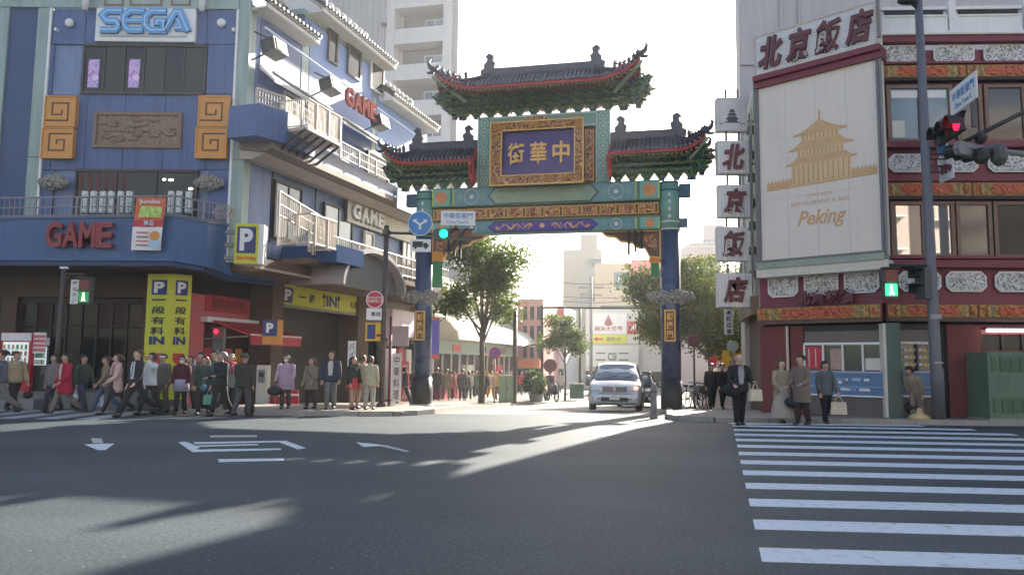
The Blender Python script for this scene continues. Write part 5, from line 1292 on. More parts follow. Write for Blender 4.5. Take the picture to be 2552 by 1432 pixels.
part('security_camera', MB().ell((-5.9, -.5, zo+3.2), (.25, .3, .14), 8, 5), GREYD, tw)
# left row of shops beyond the arcade
FW = Fr(-4.75, 39.3, 77.2)
SHW = mat('shop_wall_grey', (.36, .35, .33), .7, .1, .7, streak=.2); AWN = mat('white_awning_cloth', (.78, .76, .70), .7, .05, 2); _n = AWN.node_tree; _t = _n.nodes.new('ShaderNodeBsdfTranslucent'); _t.inputs[0].default_value = (.9, .88, .8, 1); _m = _n.nodes.new('ShaderNodeMixShader'); _m.inputs[0].default_value = .5; _n.links.new(_n.nodes['Principled BSDF'].outputs[0], _m.inputs[1]); _n.links.new(_t.outputs[0], _m.inputs[2]); _n.links.new(_m.outputs[0], _n.nodes['Material Output'].inputs[0]); SEAF = mat('shop_fascia_aqua', (.32, .42, .38), .5, .08, 1)
sh = on(FW, 'awning_shop', 'shop with long white sunlit awning and aqua fascia beyond the left gate column', 'building', 0, 0, -.9)
box('wall', SHW, sh, 1.2, 26, .3, 9, 3.2, 7.2); box('wall', SHW, sh, 14, 26, .3, 9, 7.2, 9)
box('fascia', SEAF, sh, 2.6, 25, -.1, .3, 2.75, 3.45); box('shopfront', SHOPG, sh, 2.6, 25, .2, .3, 0, 2.74)
for k in range(14): box('mullion', CREAM if k % 3 else WHITE, sh, 2.6+k*1.7, 2.72+k*1.7, .1, .2, 0, 2.74)
for k in range(8): box('goods_display', [REDD, REDP, CREAM, WHITE, YELO][k % 5], sh, 3.2+k*2.6, 4.6+k*2.6, -.2, .19, .0, 1.1+.5*(k % 3))
for k in range(3): box('fascia_logo', [REDP, NAVY, GREY][k], sh, 5.5+k*6, 7.2+k*6, -.13, -.101, 2.9, 3.3)
part('awning', MB().rings([[(x, .25, 4.95), (x, -.9, 4.60), (x, -1.5, 3.95), (x, -1.56, 3.50), (x, -1.50, 3.50), (x, -1.42, 3.9), (x, -.85, 4.5), (x, .25, 4.86)] for x in (2.0, 24.0)]), AWN, sh)
for k in range(5): box('upper_window', BGLASS, sh, 3+k*4.4, 5.2+k*4.4, .22, .3, 5.4, 6.7); 
sh2 = on(FW, 'narrow_shop', 'narrow shop with pale lilac sign between the arcade and the left gate column', 'building', 0, 0, -.8)
box('wall', mat('shop_wall_beige', (.40, .36, .32), .7, .1, .7), sh2, -3.2, 1.15, .6, 9, 3.3, 8.3); box('shopfront', SHOPG, sh2, -3.2, 1.15, .9, 1.0, 0, 3.3)
box('sign_face', mat('lilac_sign', (.50, .42, .50), .5, .15, 2), sh2, -3.0, 1.0, .3, .6, 3.4, 4.7); box('awning_glass', mat('blue_canopy', (.20, .33, .42), .3), sh2, -3.1, 1.0, -.6, .6, 5.3, 5.45); box('orange_panel', mat('salmon_panel', (.62, .34, .22), .5, .1, 2), sh2, .2, 1.1, -.1, .5, 4.9, 6.9)
for k in range(3): box('shop_banner', [WHITE, REDD, CREAM][k], sh2, -2.6+k*1.1, -1.9+k*1.1, .5, .85, .4, 2.8)
# script sign beside arcade
o = on(FW, 'script_sign', 'rounded cream box sign with raised white lettering under the far end of the side balcony', 'sign', -2.6, .9, 5.2)
part('box', octo(-.9, 1.9, 0, 1.05, -.15, .15, .2), CREAM, o); text('CHINATOWN', WHITE, o, .5, -.155, .42, 2.3, .42, .06, .03); box('dark_bar', BLACK, o, -.4, 1.2, -.2, -.151, .78, .88)
# wires over the street
for k, (x0, z0, x1, z1, yy) in enumerate(((-1, 7.6, 13, 7.9, 52), (-1, 7.0, 14, 7.2, 60), (-2, 8.3, 15, 8.0, 68))):
    o = thing('overhead_cable', ['nearest', 'middle', 'farthest'][k]+' thin cable sagging across the street beyond the gate', 'cable', (x0, yy, z0)); part('cable', MB().path([((x1-x0)*t/10, .2*t, (z1-z0)*t/10-.9*4*(t/10)*(1-t/10)) for t in range(11)], .022, 4), BLACK, o)
# red building farther down on the left
FX = Fr(*P(1296, 900, 62).to_2d(), -12.8)
def shopblock(name, label, fr_, px0, px1, ytop, wall, v=0, depth=8, extra=None, zb=-1.2):
    u0, u1 = fr_.u(px0, 900), fr_.u(px1, 900); zt_ = fr_.z((px0+px1)/2, ytop)
    o = on(fr_, name, label, 'building', (u0+u1)/2, v, zb); w = (u1-u0)/2
    box('wall', wall, o, -w, w, 0, depth, 0, zt_-zb); return o, w, zt_-zb
o, w, h = shopblock('red_building', 'salmon-red building with tall narrow windows at the far left of the street', FX, 1290, 1352, 745, mat('salmon_wall', (.55, .29, .25), .7, .1, .8))
for k in range(3): box('window', DGLASS, o, -w*.55+k*w*.55, -w*.25+k*w*.55, -.05, -.001, h*.38, h*.72); box('window', DGLASS, o, -w*.55+k*w*.55, -w*.25+k*w*.55, -.05, -.001, h*.78, h*.92)
box('awning', mat('orange_awning', (.62, .16, .05), .6), o, -w*.7, w, -1.2, 0, h*.28, h*.36); box('shopfront', DGLASS, o, -w, w, -.06, -.001, 0, h*.27)
o, w, h = shopblock('pink_building', 'pink-topped white building next to the red building in the distance', Fr(*P(1352, 900, 70).to_2d(), -12.8), 1334, 1405, 762, WHITE)
box('pink_fascia', mat('pink_fascia', (.65, .16, .18), .5), o, -w*1.02, w*1.02, -.3, 0, h*.87, h); box('shopfront', DGLASS, o, -w, w, -.06, -.001, 0, h*.26)
for k in range(3): box('window', BGLASS, o, -w*.8+k*w*.6, -w*.45+k*w*.6, -.05, -.001, h*.5, h*.68)
# building behind with stacked cream blocks
CRB = mat('far_cream_wall', (.50, .41, .29), .75, .07, .3, streak=.15); CRB2 = mat('far_grey_wall', (.40, .37, .31), .75, .07, .3, streak=.2)
FY = Fr(*P(1500, 900, 105).to_2d(), -12.8)
o, w, h = shopblock('cream_building', 'large blank grey-cream building closing the end of the street', FY, 1402, 1500, 622, CRB2, 0, 14)
for x, y in ((.45, .86), (.78, .86), (.7, .6), (.2, .6)): box('window', BGLASS, o, w*x-.8, w*x+.6, -.08, -.001, h*y, h*y+1.2)
box('roof_box', CRB2, o, -w*.2, w*.7, 2, 8, h, h+2.5); part('antenna', MB().path([(w*.1, 3, h+2.5), (w*.1, 3, h+5)], .08, 5), GREY, o)
o, w, h = shopblock('cream_building', 'cream stepped building with square windows right of the blank one at the street end', Fr(*P(1560, 900, 98).to_2d(), -12.8), 1482, 1650, 655, CRB, 0, 10)
for x, y in ((-.15, .80), (.45, .80), (-.55, .52), (-.3, .52), (.1, .52), (.5, .5)): 
    e = box('window', BGLASS, o, w*x-1.1, w*x+.9, -.08, -.001, h*y, h*y+1.9); 
box('red_sign', mat('faded_red_sign', (.62, .16, .14), .5, .25, 1.5), o, w*.12, w*.72, -.8, -.2, h*.84, h*1.02)
o, w, h = shopblock('sign_building', 'low white building with yellow and red sign boards facing down the street', Fr(*P(1560, 900, 84).to_2d(), -12.8), 1460, 1690, 770, mat('far_white_wall', (.55, .53, .48), .7, .05, 1), 0, 8)
fz = Fr(*P(1560, 900, 84).to_2d(), -12.8)
def sgn(x0, y0, x1, y1, m, y=-.2):
    u0, u1, z0, z1 = rc(fz, x0, y0, x1, y1); uc = (fz.u(1460, 900)+fz.u(1690, 900))/2
    return box('sign_panel', m, o, u0-uc, u1-uc, y, -.001, z0+1.2, z1+1.2), (u0+u1)/2-uc, (z0+z1)/2+1.2, u1-u0, z1-z0
e, x, z, w2, h2 = sgn(1472, 780, 1562, 832, WHITE); 
text('横浜大世界', mat('brown_pink_print', (.36, .09, .10), .5), o, x, -.201, z-h2*.24, w2*.78, h2*.24, .02, .02); part('logo', MB().prism([(x-.45, z+.0), (x, z+1.0), (x+.45, z+.0), (x+.25, z-.25), (x-.25, z-.25)], -.23, -.201), mat('brown_logo', (.30, .07, .06), .5), o)
e, x, z, w2, h2 = sgn(1472, 833, 1562, 856, YEL); part('arrow', MB().prism([(x-w2*.42, z), (x-w2*.30, z+.28), (x-w2*.30, z+.1), (x-w2*.15, z+.1), (x-w2*.15, z-.1), (x-w2*.30, z-.1), (x-w2*.30, z-.28)], -.23, -.201), REDD, o); text('徒歩1分', INK, o, x+w2*.15, -.201, z, w2*.4, h2*.5, .02, .01)
e, x, z, w2, h2 = sgn(1563, 800, 1640, 832, REDD); text('MENU', WHITE, o, x-.5, -.201, z, 1.6, .7, .02, .02)
e, x, z, w2, h2 = sgn(1563, 833, 1650, 856, CREAM); text('中国料理', INK, o, x, -.201, z, 2.4, .5, .02, .01)
e, x, z, w2, h2 = sgn(1462, 862, 1592, 914, mat('white_shutter', (.60, .60, .56), .5, .04, 1), -.5); text('CSI', mat('dark_green_print', (.05, .13, .08), .5), o, x, -.501, z, w2*.16, h2*.38, .03, .02)
for s_ in (-1, 1): box('logo_bar', bpy.data.materials['dark_green_print'], o, x+s_*w2*.22-w2*.09, x+s_*w2*.22+w2*.09, -.53, -.501, z+h2*.13, z+h2*.19); box('logo_bar', bpy.data.materials['dark_green_print'], o, x+s_*w2*.22-w2*.09, x+s_*w2*.22+w2*.09, -.53, -.501, z-h2*.19, z-h2*.13)
box('shopfront', DGLASS, o, -w, w, -.3, -.001, 0, 1.7)
# row on the right of the street
RRF = Fr(9.8, 33.0, -101.5+.0)
FQ = Fr(10.9, 34.0, -102.8)
rr_ = on(FQ, 'low_shop_row', 'low shop building with orange and red signs behind the right-hand street trees', 'building', 0, 0, -.6)
box('wall', mat('right_row_wall', (.34, .31, .28), .7, .15, .5, streak=.2), rr_, -45, -.3, 0, 8, 0, 5.2); box('parapet', CREAM, rr_, -45, -.3, -.3, 0, 4.4, 5.0)
for k in range(9):
    box('shopfront', DGLASS, rr_, -4.6-k*4.8, -.9-k*4.8, -.06, -.001, 0, 2.5); box('shop_sign', [YELO, REDD, ORANGE, CREAM, REDP][k % 5], rr_, -4.6-k*4.8, -1-k*4.8, -.35, -.07, 2.7, 3.6)
    box('side_sign', [YELO, ORANGE, REDD][k % 3], rr_, -1.8-k*4.8, -1.6-k*4.8, -1.2, -.36, 2.2, 3.9)
o, w, h = shopblock('distant_building', 'pale distant building with roof railing and small dome above the right trees', Fr(*P(1740, 900, 80).to_2d(), -12.8), 1690, 1800, 618, mat('far_pinkish', (.52, .46, .44), .7, .06, .5), 0, 10)
part('dome', MB().ell((w*.15, 2, h), (2.2, 2.2, .9), 20, 6, z0=0), CREAM, o, True); box('upper_block', bpy.data.materials['far_pinkish'], o, w*.3, w*1.3, 4, 9, h, h+3.2)
for k in range(5): box('window', BGLASS, o, -w*.9+k*w*.38, -w*.65+k*w*.38, -.06, -.001, h*.78, h*.9)
part('roof_railing', MB().path([(-w, .1, h+.8), (w, .1, h+.8)], .05, 4).path([(-w, .1, h+.4), (w, .1, h+.4)], .04, 4), GREY, o)
# apartment houses across the junction behind the camera (seen only as reflections)
for k, (x, w, h, c) in enumerate(((-34, 22, 17, (.40, .34, .28)), (-9, 24, 23, (.42, .37, .33)), (18, 26, 19, (.42, .38, .34)), (44, 22, 24, (.45, .40, .36)))):
    o = thing('apartment_house', ['tan apartment house across the junction, far left behind the viewer', 'orange-beige balconied apartment house directly across the junction', 'grey-beige apartment house across the junction on the right', 'tall pale apartment house across the junction, far right'][k], 'building', (x, -24-2*k, 0), pi)
    box('wall', mat('apartment_wall%d' % k, c, .8, .08, .4), o, -w/2, w/2, 0, 12, 0, h)
    for j in range(int(h/3)):
        box('balcony_front', bpy.data.materials['apartment_wall%d' % k], o, -w/2+.6, w/2-.6, -1.2, -1.05, j*3+2.9, j*3+3.95); box('balcony_floor', WHITE, o, -w/2+.6, w/2-.6, -1.2, 0, j*3+2.75, j*3+2.89)
        for q in range(int(w/4)): box('window', DGLASS, o, -w/2+1.4+q*4, -w/2+3.4+q*4, -.05, -.001, j*3+.4, j*3+2.4)
# ================================================================== trees
LF = []
for i, c in enumerate(((.050, .076, .016), (.032, .054, .013), (.080, .086, .020), (.090, .055, .020))):
    m = mat('leaf_green_%d' % i, c, .55, .25, 8); LF.append(m)
    N = m.node_tree.nodes; L = m.node_tree.links; bs = N['Principled BSDF']; tr = N.new('ShaderNodeBsdfTranslucent'); tr.inputs[0].default_value = (c[0]*2.2, c[1]*2.4, c[2]*1.2, 1)
    mx = N.new('ShaderNodeMixShader'); mx.inputs[0].default_value = .36; L.new(bs.outputs[0], mx.inputs[1]); L.new(tr.outputs[0], mx.inputs[2]); L.new(mx.outputs[0], N['Material Output'].inputs[0])
BARK = mat('bark', (.10, .085, .065), .9, .3, 8, bump=.5)
def tree(name, label, x, y, z0, ztrunk, zt, rad, nleaf, seed, mats=(0, 1, 2), lsz=.11, tr=.10, squash=1.0, group='street trees', sx=1.0):
    r_ = random.Random(seed); o = thing(name, label, 'tree', (x, y, z0), 0, group)
    H_ = zt-z0; ht = ztrunk-z0; b = MB(); tips = []
    b.path([(0, 0, -.1), (.03, .02, ht*.5), (-.02, 0, ht)], [tr*1.3, tr, tr*.85], 8)
    nb_ = 11
    for k in range(nb_):
        a = 2*pi*k/nb_+r_.random()*.7; e = .25+.75*r_.random(); R_ = rad*(.45+.5*r_.random())
        hz = ht+(H_-ht)*(.15+.75*r_.random()); s0 = ht*(.75+.25*r_.random())
        p0 = Vector((0, 0, s0)); p2 = Vector((cos(a)*R_*sx, sin(a)*R_, hz)); p1 = p0.lerp(p2, .5)+Vector((r_.uniform(-.15, .15), r_.uniform(-.15, .15), .25))
        b.path([p0, p1, p2], [tr*.5, tr*.3, tr*.1], 5); tips += [p2, p1.lerp(p2, .6)]
        for j in range(3):
            q = p1.lerp(p2, r_.random())+Vector((r_.uniform(-1, 1)*rad*.3, r_.uniform(-1, 1)*rad*.3, r_.uniform(-.1, .5)*rad*.5))
            b.path([p1.lerp(p2, r_.random()*.6), q], [tr*.18, tr*.05], 4); tips.append(q)
    tips.append(Vector((0, 0, H_-rad*.25)))
    part('trunk', b, BARK, o, True)
    vs = []; fs = []; mi = []
    for k in range(nleaf):
        c = tips[r_.randrange(len(tips))]; rr = rad*.34
        d = Vector((r_.gauss(0, 1), r_.gauss(0, 1), r_.gauss(0, .8*squash))); d = d*(rr*.52)
        p = c+d
        if p.z > H_: p.z = H_-r_.random()*.3
        if p.z < ht*.82: continue
        n = Vector((r_.gauss(0, 1), r_.gauss(0, 1), r_.gauss(.5, 1))).normalized(); t = n.orthogonal().normalized(); t.rotate(Matrix.Rotation(r_.random()*6.3, 3, n)); u = n.cross(t)
        s = lsz*(.7+.6*r_.random()); i = len(vs)
        vs += [tuple(p-t*s), tuple(p+u*s*.45+n*s*.12), tuple(p+t*s), tuple(p-u*s*.45+n*s*.12)]; fs.append((i, i+1, i+2, i+3)); mi.append((hash((round(c.x, 1), round(c.z, 1))) % 7 == 0)*2 if r_.random() < .5 else r_.randrange(len(mats)))
    me = bpy.data.meshes.new('crown'); me.from_pydata(vs, [], fs)
    for m in mats: me.materials.append(LF[m])
    me.polygons.foreach_set('material_index', [min(m, len(mats)-1) for m in mi]); link('crown', me, o); return o
tree('street_tree', 'airy green street tree on the left pavement right of the left gate column', -1.35, 35.0, gz(35)+.1, 3.0, 7.25, 2.15, 9500, 5, lsz=.105, tr=.12)
tree('street_tree', 'dense street tree with olive and bronze leaves, crown left of the right column', 8.9, 42, gz(42)+.1, 2.3, 7.0, 2.45, 20000, 8, (1, 0, 3), .11, .12)
tree('street_tree', 'bushy street tree with yellowish leaves between right column and hanging signs', 9.6, 37.0, gz(37)+.1, 1.9, 6.7, 2.6, 22000, 9, (0, 2, 3), .10, .10, 1.3)
tree('street_tree', 'small slim street tree far down the street left of the silver van', 3.2, 45.5, gz(45), 1.8, 4.25, 1.35, 4200, 12, (0, 2), .10, .06, 1.0, 'street trees')
# clipped shrubs in planters
def shrub(label, x, y, z, r, n, seed):
    r_ = random.Random(seed); o = thing('planter_shrub', label, 'shrub', (x, y, z))
    part('planter', MB().lathe([(.22, 0), (.30, .38), (.26, .38)], 12), mat('planter_grey%d' % seed, (.2, .2, .19), .8), o)
    part('stem', MB().path([(0, 0, .3), (0, 0, .9)], .03, 5), BARK, o)
    vs = []; fs = []
    for k in range(n):
        a = r_.random()*2*pi; t = r_.random()*2-1; q = sqrt(1-t*t); rr = r*(.75+.3*r_.random()); p = Vector((rr*q*cos(a), rr*q*sin(a), .35+r+rr*t*1.05+(.1 if k % 2 else 0)))
        nn = Vector((r_.gauss(0, 1), r_.gauss(0, 1), r_.gauss(0, 1))).normalized(); tt = nn.orthogonal().normalized(); u = nn.cross(tt); s = .06; i = len(vs)
        vs += [tuple(p-tt*s), tuple(p+u*s*.6), tuple(p+tt*s), tuple(p-u*s*.6)]; fs.append((i, i+1, i+2, i+3))
    me = bpy.data.meshes.new('foliage'); me.from_pydata(vs, [], fs); me.materials.append(LF[1]); link('foliage', me, o)
shrub('round clipped shrub in a planter on the left kerb beyond the green cabinet', P(1332, 950, 40).x, 40, gz(40)+.1, .62, 1500, 3)
shrub('low clipped shrub in front of the round one on the left kerb', P(1340, 950, 38.6).x, 38.6, gz(38)+.1, .42, 900, 4)
# ================================================================== street furniture
LG_ON = mat('green_signal_light', (.0, .6, .3), .3, 0, emit=(.0, .9, .38), es=.75); LR_ON = mat('red_signal_light', (.6, .0, .03), .3, 0, emit=(1, .01, .05), es=.8)
LR_OFF = mat('unlit_red_lens', (.16, .015, .02), .3, .1); LA_OFF = mat('unlit_amber_lens', (.16, .035, .015), .3, .1); PG_ON = mat('green_figure_light', (.1, .8, .3), .3, 0, emit=(.02, .75, .22), es=.55); PG_DIM = mat('dim_green_lens', (.02, .10, .05), .3, 0, emit=(.02, .75, .22), es=.08); PW_ON = mat('pale_figure_light', (.8, 1, .5), .3, 0, emit=(.8, 1, .45), es=.9)
SIGNB = mat('blue_traffic_sign', (.03, .20, .48), .4, .05, 2)
def sarrow(m, par, cx, cz, s, y):
    part('arrow', MB().ribbon([(cx, cz-s*.55), (cx, cz-s*.05)], s*.20, y-.01, y).ribbon([(cx, cz-s*.15), (cx-s*.42, cz+s*.17)], s*.17, y-.011, y-.001).ribbon([(cx, cz-s*.15), (cx+s*.42, cz+s*.17)], s*.17, y-.012, y-.002)
         .prism([(cx-s*.72, cz+s*.30), (cx-s*.48, cz-.0*s), (cx-s*.28, cz+s*.40)], y-.01, y).prism([(cx+s*.72, cz+s*.30), (cx+s*.48, cz), (cx+s*.28, cz+s*.40)], y-.01, y), m, par)
def truck(m, par, cx, cz, s, y):
    part('truck_symbol', MB().box(cx-s*.55, cx+s*.15, y-.01, y, cz-s*.12, cz+s*.28).prism([(cx+s*.18, cz-s*.12), (cx+s*.55, cz-s*.12), (cx+s*.55, cz+s*.03), (cx+s*.40, cz+s*.18), (cx+s*.18, cz+s*.18)], y-.01, y).disc(cx-s*.35, cz-s*.16, s*.09, y-.012, y-.001, 12).disc(cx+s*.36, cz-s*.16, s*.09, y-.012, y-.001, 12), m, par)
def veh_signal(root, x, z, y, lit, s=1.0, GREYD=GREYD):
    """horizontal three-lens head, green left, red right"""
    hd = link('signal_head', MB().prism([(x-.62*s+.16*cos(a), z+.19*s*sin(a)) for a in [pi/2+pi*k/6 for k in range(7)]]+[(x+.62*s-.16*cos(a+pi), z+.19*s*sin(a+pi)) for a in [pi/2+pi*k/6 for k in range(7)]][0:7], y, y+.12).mesh('signal_head', GREYD), root)
    for k, (dx, on_, off_) in enumerate(((-.40, LG_ON, GREYD), (0, LA_OFF, LA_OFF), (.40, LR_ON, LR_OFF))):
        m = (LG_ON if lit == 'g' else mat('unlit_green%d' % rnd.randrange(9999), (.015, .08, .05), .3)) if k == 0 else (LA_OFF if k == 1 else (LR_ON if lit == 'r' else LR_OFF))
        part('lens', MB().disc(x+dx*s, z, .145*s, y-.025, y-.001, 20), m, hd)
        b = MB(); N_ = 12
        for q in range(N_):
            a0, a1 = R(-20)+R(220)*q/N_, R(-20)+R(220)*(q+1)/N_; r0, r1 = .155*s, .17*s
            b.prism([(x+dx*s+r0*cos(a0), z+r0*sin(a0)), (x+dx*s+r0*cos(a1), z+r0*sin(a1)), (x+dx*s+r1*cos(a1), z+r1*sin(a1)), (x+dx*s+r1*cos(a0), z+r1*sin(a0))], y-.22*s, y)
        part('visor', b, GREYD, hd)
    return hd
# left signal pole
Y0 = 25.0; p = P(953, 900, Y0); zb = gz(Y0)+.11
o = thing('signal_pole', 'brown signal pole with long arm left of the left gate column', 'signal pole', (p.x, Y0, zb)); px0 = p.x
def lz(py, px=1000, Y=Y0): return P(px, py, Y).z-zb
def lx(px, py=600, Y=Y0): return P(px, py, Y).x-px0
part('pole', MB().path([(0, 0, 0), (0.02, 0, lz(565))], [.095, .08], 12), POLEB, o, True); part('pole_cap', MB().ell((.02, 0, lz(565)), (.09, .09, .05), 10, 5), POLEB, o)
part('arm', MB().path([(-.1, 0, lz(580)), (lx(1085), 0, lz(583))], .045, 8), POLEB, o, True); part('arm_collar', MB().lathe([(.13, -.08), (.13, .08)], 12, (.02, 0, lz(580))), POLEB, o)
part('base_plate', MB().lathe([(.16, 0), (.15, .12), (.10, .14)], 12), POLEB, o)
o2 = thing('traffic_light', 'horizontal traffic light showing green on the arm left of the gate', 'traffic light', (px0, Y0, zb)); veh_signal(o2, lx(1136), lz(583), -.15, 'g', .98); box('mount', POLEB, o2, lx(1136)-.05, lx(1136)+.05, -.05, .05, lz(583), lz(560))
o2 = thing('direction_sign', 'round blue sign with two white split arrows on the arm above the truck plate', 'road sign', (px0+lx(1048, 557), Y0-.08, zb+lz(557)))
part('plate', MB().disc(0, 0, .41, -.02, 0, 32), WHITE, o2); part('blue_field', MB().disc(0, 0, .385, -.025, -.0201, 32), SIGNB, o2); sarrow(WHITE, o2, 0, 0, .36, -.026)
o2 = thing('truck_plate', 'small white plate with black truck silhouette below the round arrow sign', 'road sign', (px0+lx(1049, 612), Y0-.08, zb+lz(612)))
box('plate', WHITE, o2, -.34, .34, -.02, 0, -.21, .21); truck(INK, o2, 0, 0, .48, -.021)
o2 = thing('street_name_sign', 'white street name sign with two lines above the green traffic light', 'sign', (px0+lx(1142, 543), Y0-.06, zb+lz(543)))
box('plate', WHITE, o2, -.57, .57, -.02, 0, -.24, .24); text('中華街東門', SIGNB, o2, 0, -.021, .08, .96, .19, .006, .01); text('China Town E.', SIGNB, o2, 0, -.021, -.13, .72, .11, .006)
# post with no-entry style round sign and plates left of the pole
o = thing('sign_post', 'thin dark red post just right of the brown signal pole', 'post', (P(972, 900, 25.6).x, 25.6, gz(25.6)+.11))
part('post', MB().path([(0, 0, 0), (0, 0, lz(800)+.2)], .045, 8), mat('dark_red_post', (.16, .02, .03), .5), o, True)
o2 = thing('round_sign', 'round red and white pedestrian road sign left of the brown pole', 'road sign', (P(936, 747, Y0).x, Y0-.12, P(936, 747, Y0).z))
part('plate', MB().disc(0, 0, .30, -.02, 0, 28), REDD, o2); part('rim', MB().path([(.27*cos(a*pi/14), -.022, .27*sin(a*pi/14)) for a in range(29)], .018, 4), WHITE, o2); box('white_band', mat('sign_white_band', (.6, .45, .45), .5), o2, -.24, .24, -.024, -.021, -.09, .10); text('歩行者', REDD, o2, 0, -.025, .0, .42, .15, .006, .02)
o2 = thing('supplement_plate', 'white plate with dark characters under the round red sign', 'road sign', (P(934, 783, Y0).x, Y0-.12, P(934, 783, Y0).z)); box('plate', WHITE, o2, -.25, .25, -.02, 0, -.19, .19); text('専用', INK, o2, .05, -.021, 0, .3, .15, .006, .02)
o2 = thing('parking_sign', 'yellow parking sign with dark square and yellow P beside the brown pole', 'sign', (P(933, 826, Y0).x, Y0+.12, P(933, 826, Y0).z)); box('plate', YELO, o2, -.31, .33, -.04, 0, -.30, .30); box('blue_field', NAVY, o2, -.25, .02, -.05, -.041, -.24, .24); text('P', YEL, o2, .16, -.05, .12, .2, .22, .006, .05); box('print', ORANGED, o2, .06, .28, -.05, -.041, -.16, -.08)
# left pedestrian signal
def ped_signal(name, label, px, yt, yb, Y, s=1.0, fig='g', ang=0, dim=False):
    a, b_ = P(px, yt, Y), P(px, yb, Y); h = (a.z-b_.z)
    o = thing(name, label, 'traffic light', (a.x, Y, b_.z), R(ang)); w = h*.47
    box('housing', GREYD, o, -w/2, w/2, 0, .18, 0, h)
    box('stop_lens', LR_OFF, o, -w*.40, w*.40, -.02, -.001, h*.54, h*.93); box('walk_lens', PG_DIM if dim else PG_ON, o, -w*.40, w*.40, -.02, -.001, h*.07, h*.46)
    part('walk_figure', MB().disc(0, h*.39, w*.07, -.03, -.021, 10).box(-w*.09, w*.07, -.03, -.021, h*.20, h*.35).prism([(-w*.16, h*.10), (-w*.08, h*.10), (0, h*.21), (w*.10, h*.10), (w*.17, h*.10), (w*.06, h*.24), (-w*.08, h*.24)], -.031, -.022), PW_ON, o)
    for z in (.48, .95): part('visor', MB().box(-w*.5, w*.5, -.2, 0, h*z, h*z+.02), GREYD, o)
    return o, h, w
Y1 = 21.9; q = P(141, 900, Y1); o = thing('signal_pole', 'slim grey-brown pole with short bracket in front of the arcade at far left', 'signal pole', (q.x, Y1, gz(Y1)))
ht = P(141, 672, Y1).z-gz(Y1); part('pole', MB().path([(0, 0, 0), (.03, 0, ht)], [.08, .065], 10), POLEB, o, True); part('bracket', MB().path([(0, 0, ht-.12), (.62, 0, ht-.12)], .03, 6).path([(0, 0, ht-.45), (.2, 0, ht-.15)], .03, 6), POLEB, o)
part('lamp_cap', MB().box(-.06, .14, -.06, .06, ht+.03, ht+.09), WHITE, o)
ped_signal('pedestrian_signal', 'pedestrian signal with lit green walking figure in front of the arcade, far left', 212, 690, 757, Y1, dim=True)
o = thing('signal_name_plate', 'narrow vertical white plate with black lettering beside the left pedestrian signal', 'sign', (P(186, 728, Y1).x, Y1, P(186, 757, Y1).z)); box('plate', WHITE, o, -.11, .11, -.02, 0, 0, .70)
for i, ch in enumerate('押ボタン'): text(ch, GREYD, o, 0, -.021, .60-.165*i, .13, .12, .005, .01)
o, h, w = ped_signal('pedestrian_signal', 'small dark signal with a lit red lamp near the red awning', 545, 815, 872, 23.5)
for c in list(o.children):
    if c.name.startswith('walk'): bpy.data.objects.remove(c)
part('red_lamp', MB().disc(-w*.2, h*.82, .07, -.04, -.021, 14), LR_ON, o)
part('pole', MB().path([(.05, .1, -(P(545, 872, 23.5).z-gz(23.5))), (.05, .1, .1)], .05, 8), BLACK, o)
# right pole with its fittings
Y2 = 20.3; q = P(2340, 1040, Y2); qx = q.x; zb2 = gz(Y2)+.11
o = thing('lamp_pole', 'tall grey pole on the right corner with street lamp head at its top', 'street lamp', (qx, Y2, zb2)); zt2 = P(2290, 0, Y2).z-zb2+1.4
part('pole', MB().path([(0, 0, 0), (0, 0, 1.3), (-.03, 0, 1.4), (-.08, 0, zt2)], [.165, .16, .145, .095], 16), POLEG, o, True)
part('collar', MB().lathe([(.17, 0), (.17, .12)], 16, (0, 0, P(2335, 795, Y2).z-zb2)), mat('pale_collar', (.3, .3, .31), .4), o); part('strap', MB().lathe([(.168, 0), (.168, .03)], 16, (0, 0, 1.48)), STEEL, o)
part('lamp_head', MB().ell((-.42, -.1, P(2272, 8, Y2).z-zb2), (.30, .16, .10), 12, 6), BLACK, o, True); part('lamp_arm', MB().path([(-.06, 0, P(2290, 25, Y2).z-zb2), (-.4, -.1, P(2272, 8, Y2).z-zb2)], .04, 6), BLACK, o)
def rz_(py, px=2330): return P(px, py, Y2).z-zb2
def rx_(px, py): return P(px, py, Y2).x-qx
part('signal_arm', MB().path([(-.03, 0, rz_(664)), (rx_(2218, 664), 0, rz_(662))], .05, 8).path([(0, 0, rz_(690)), (rx_(2285, 690), 0, rz_(690))], .04, 6), BLACK, o)
for yy in (388, 400, 418, 432): part('clamp', MB().box(0, rx_(2352, 400)+.1, -.12, -.06, rz_(yy), rz_(yy)+.04), BLACK, o)
ped_signal('pedestrian_signal', 'large pedestrian signal with lit green walking figure left of the grey pole', 2219, 665, 742, Y2, 1)
o = thing('pedestrian_signal', 'pedestrian signal seen edge-on with two black visors, just left of grey pole', 'traffic light', (qx+rx_(2292, 700), Y2, zb2+rz_(745)), R(-80)); hh = rz_(668)-rz_(745)
box('housing', GREYD, o, -.2, .2, -.0, .16, 0, hh)
for z in (.46, .95): part('visor', MB().prism([(-.2, hh*z), (.2, hh*z), (.2, hh*z+.025), (-.2, hh*z+.025)], -.30, 0).prism([(-.2, hh*z-.22), (-.185, hh*z-.22), (-.185, hh*z), (-.2, hh*z)], -.2, 0), BLACK, o)
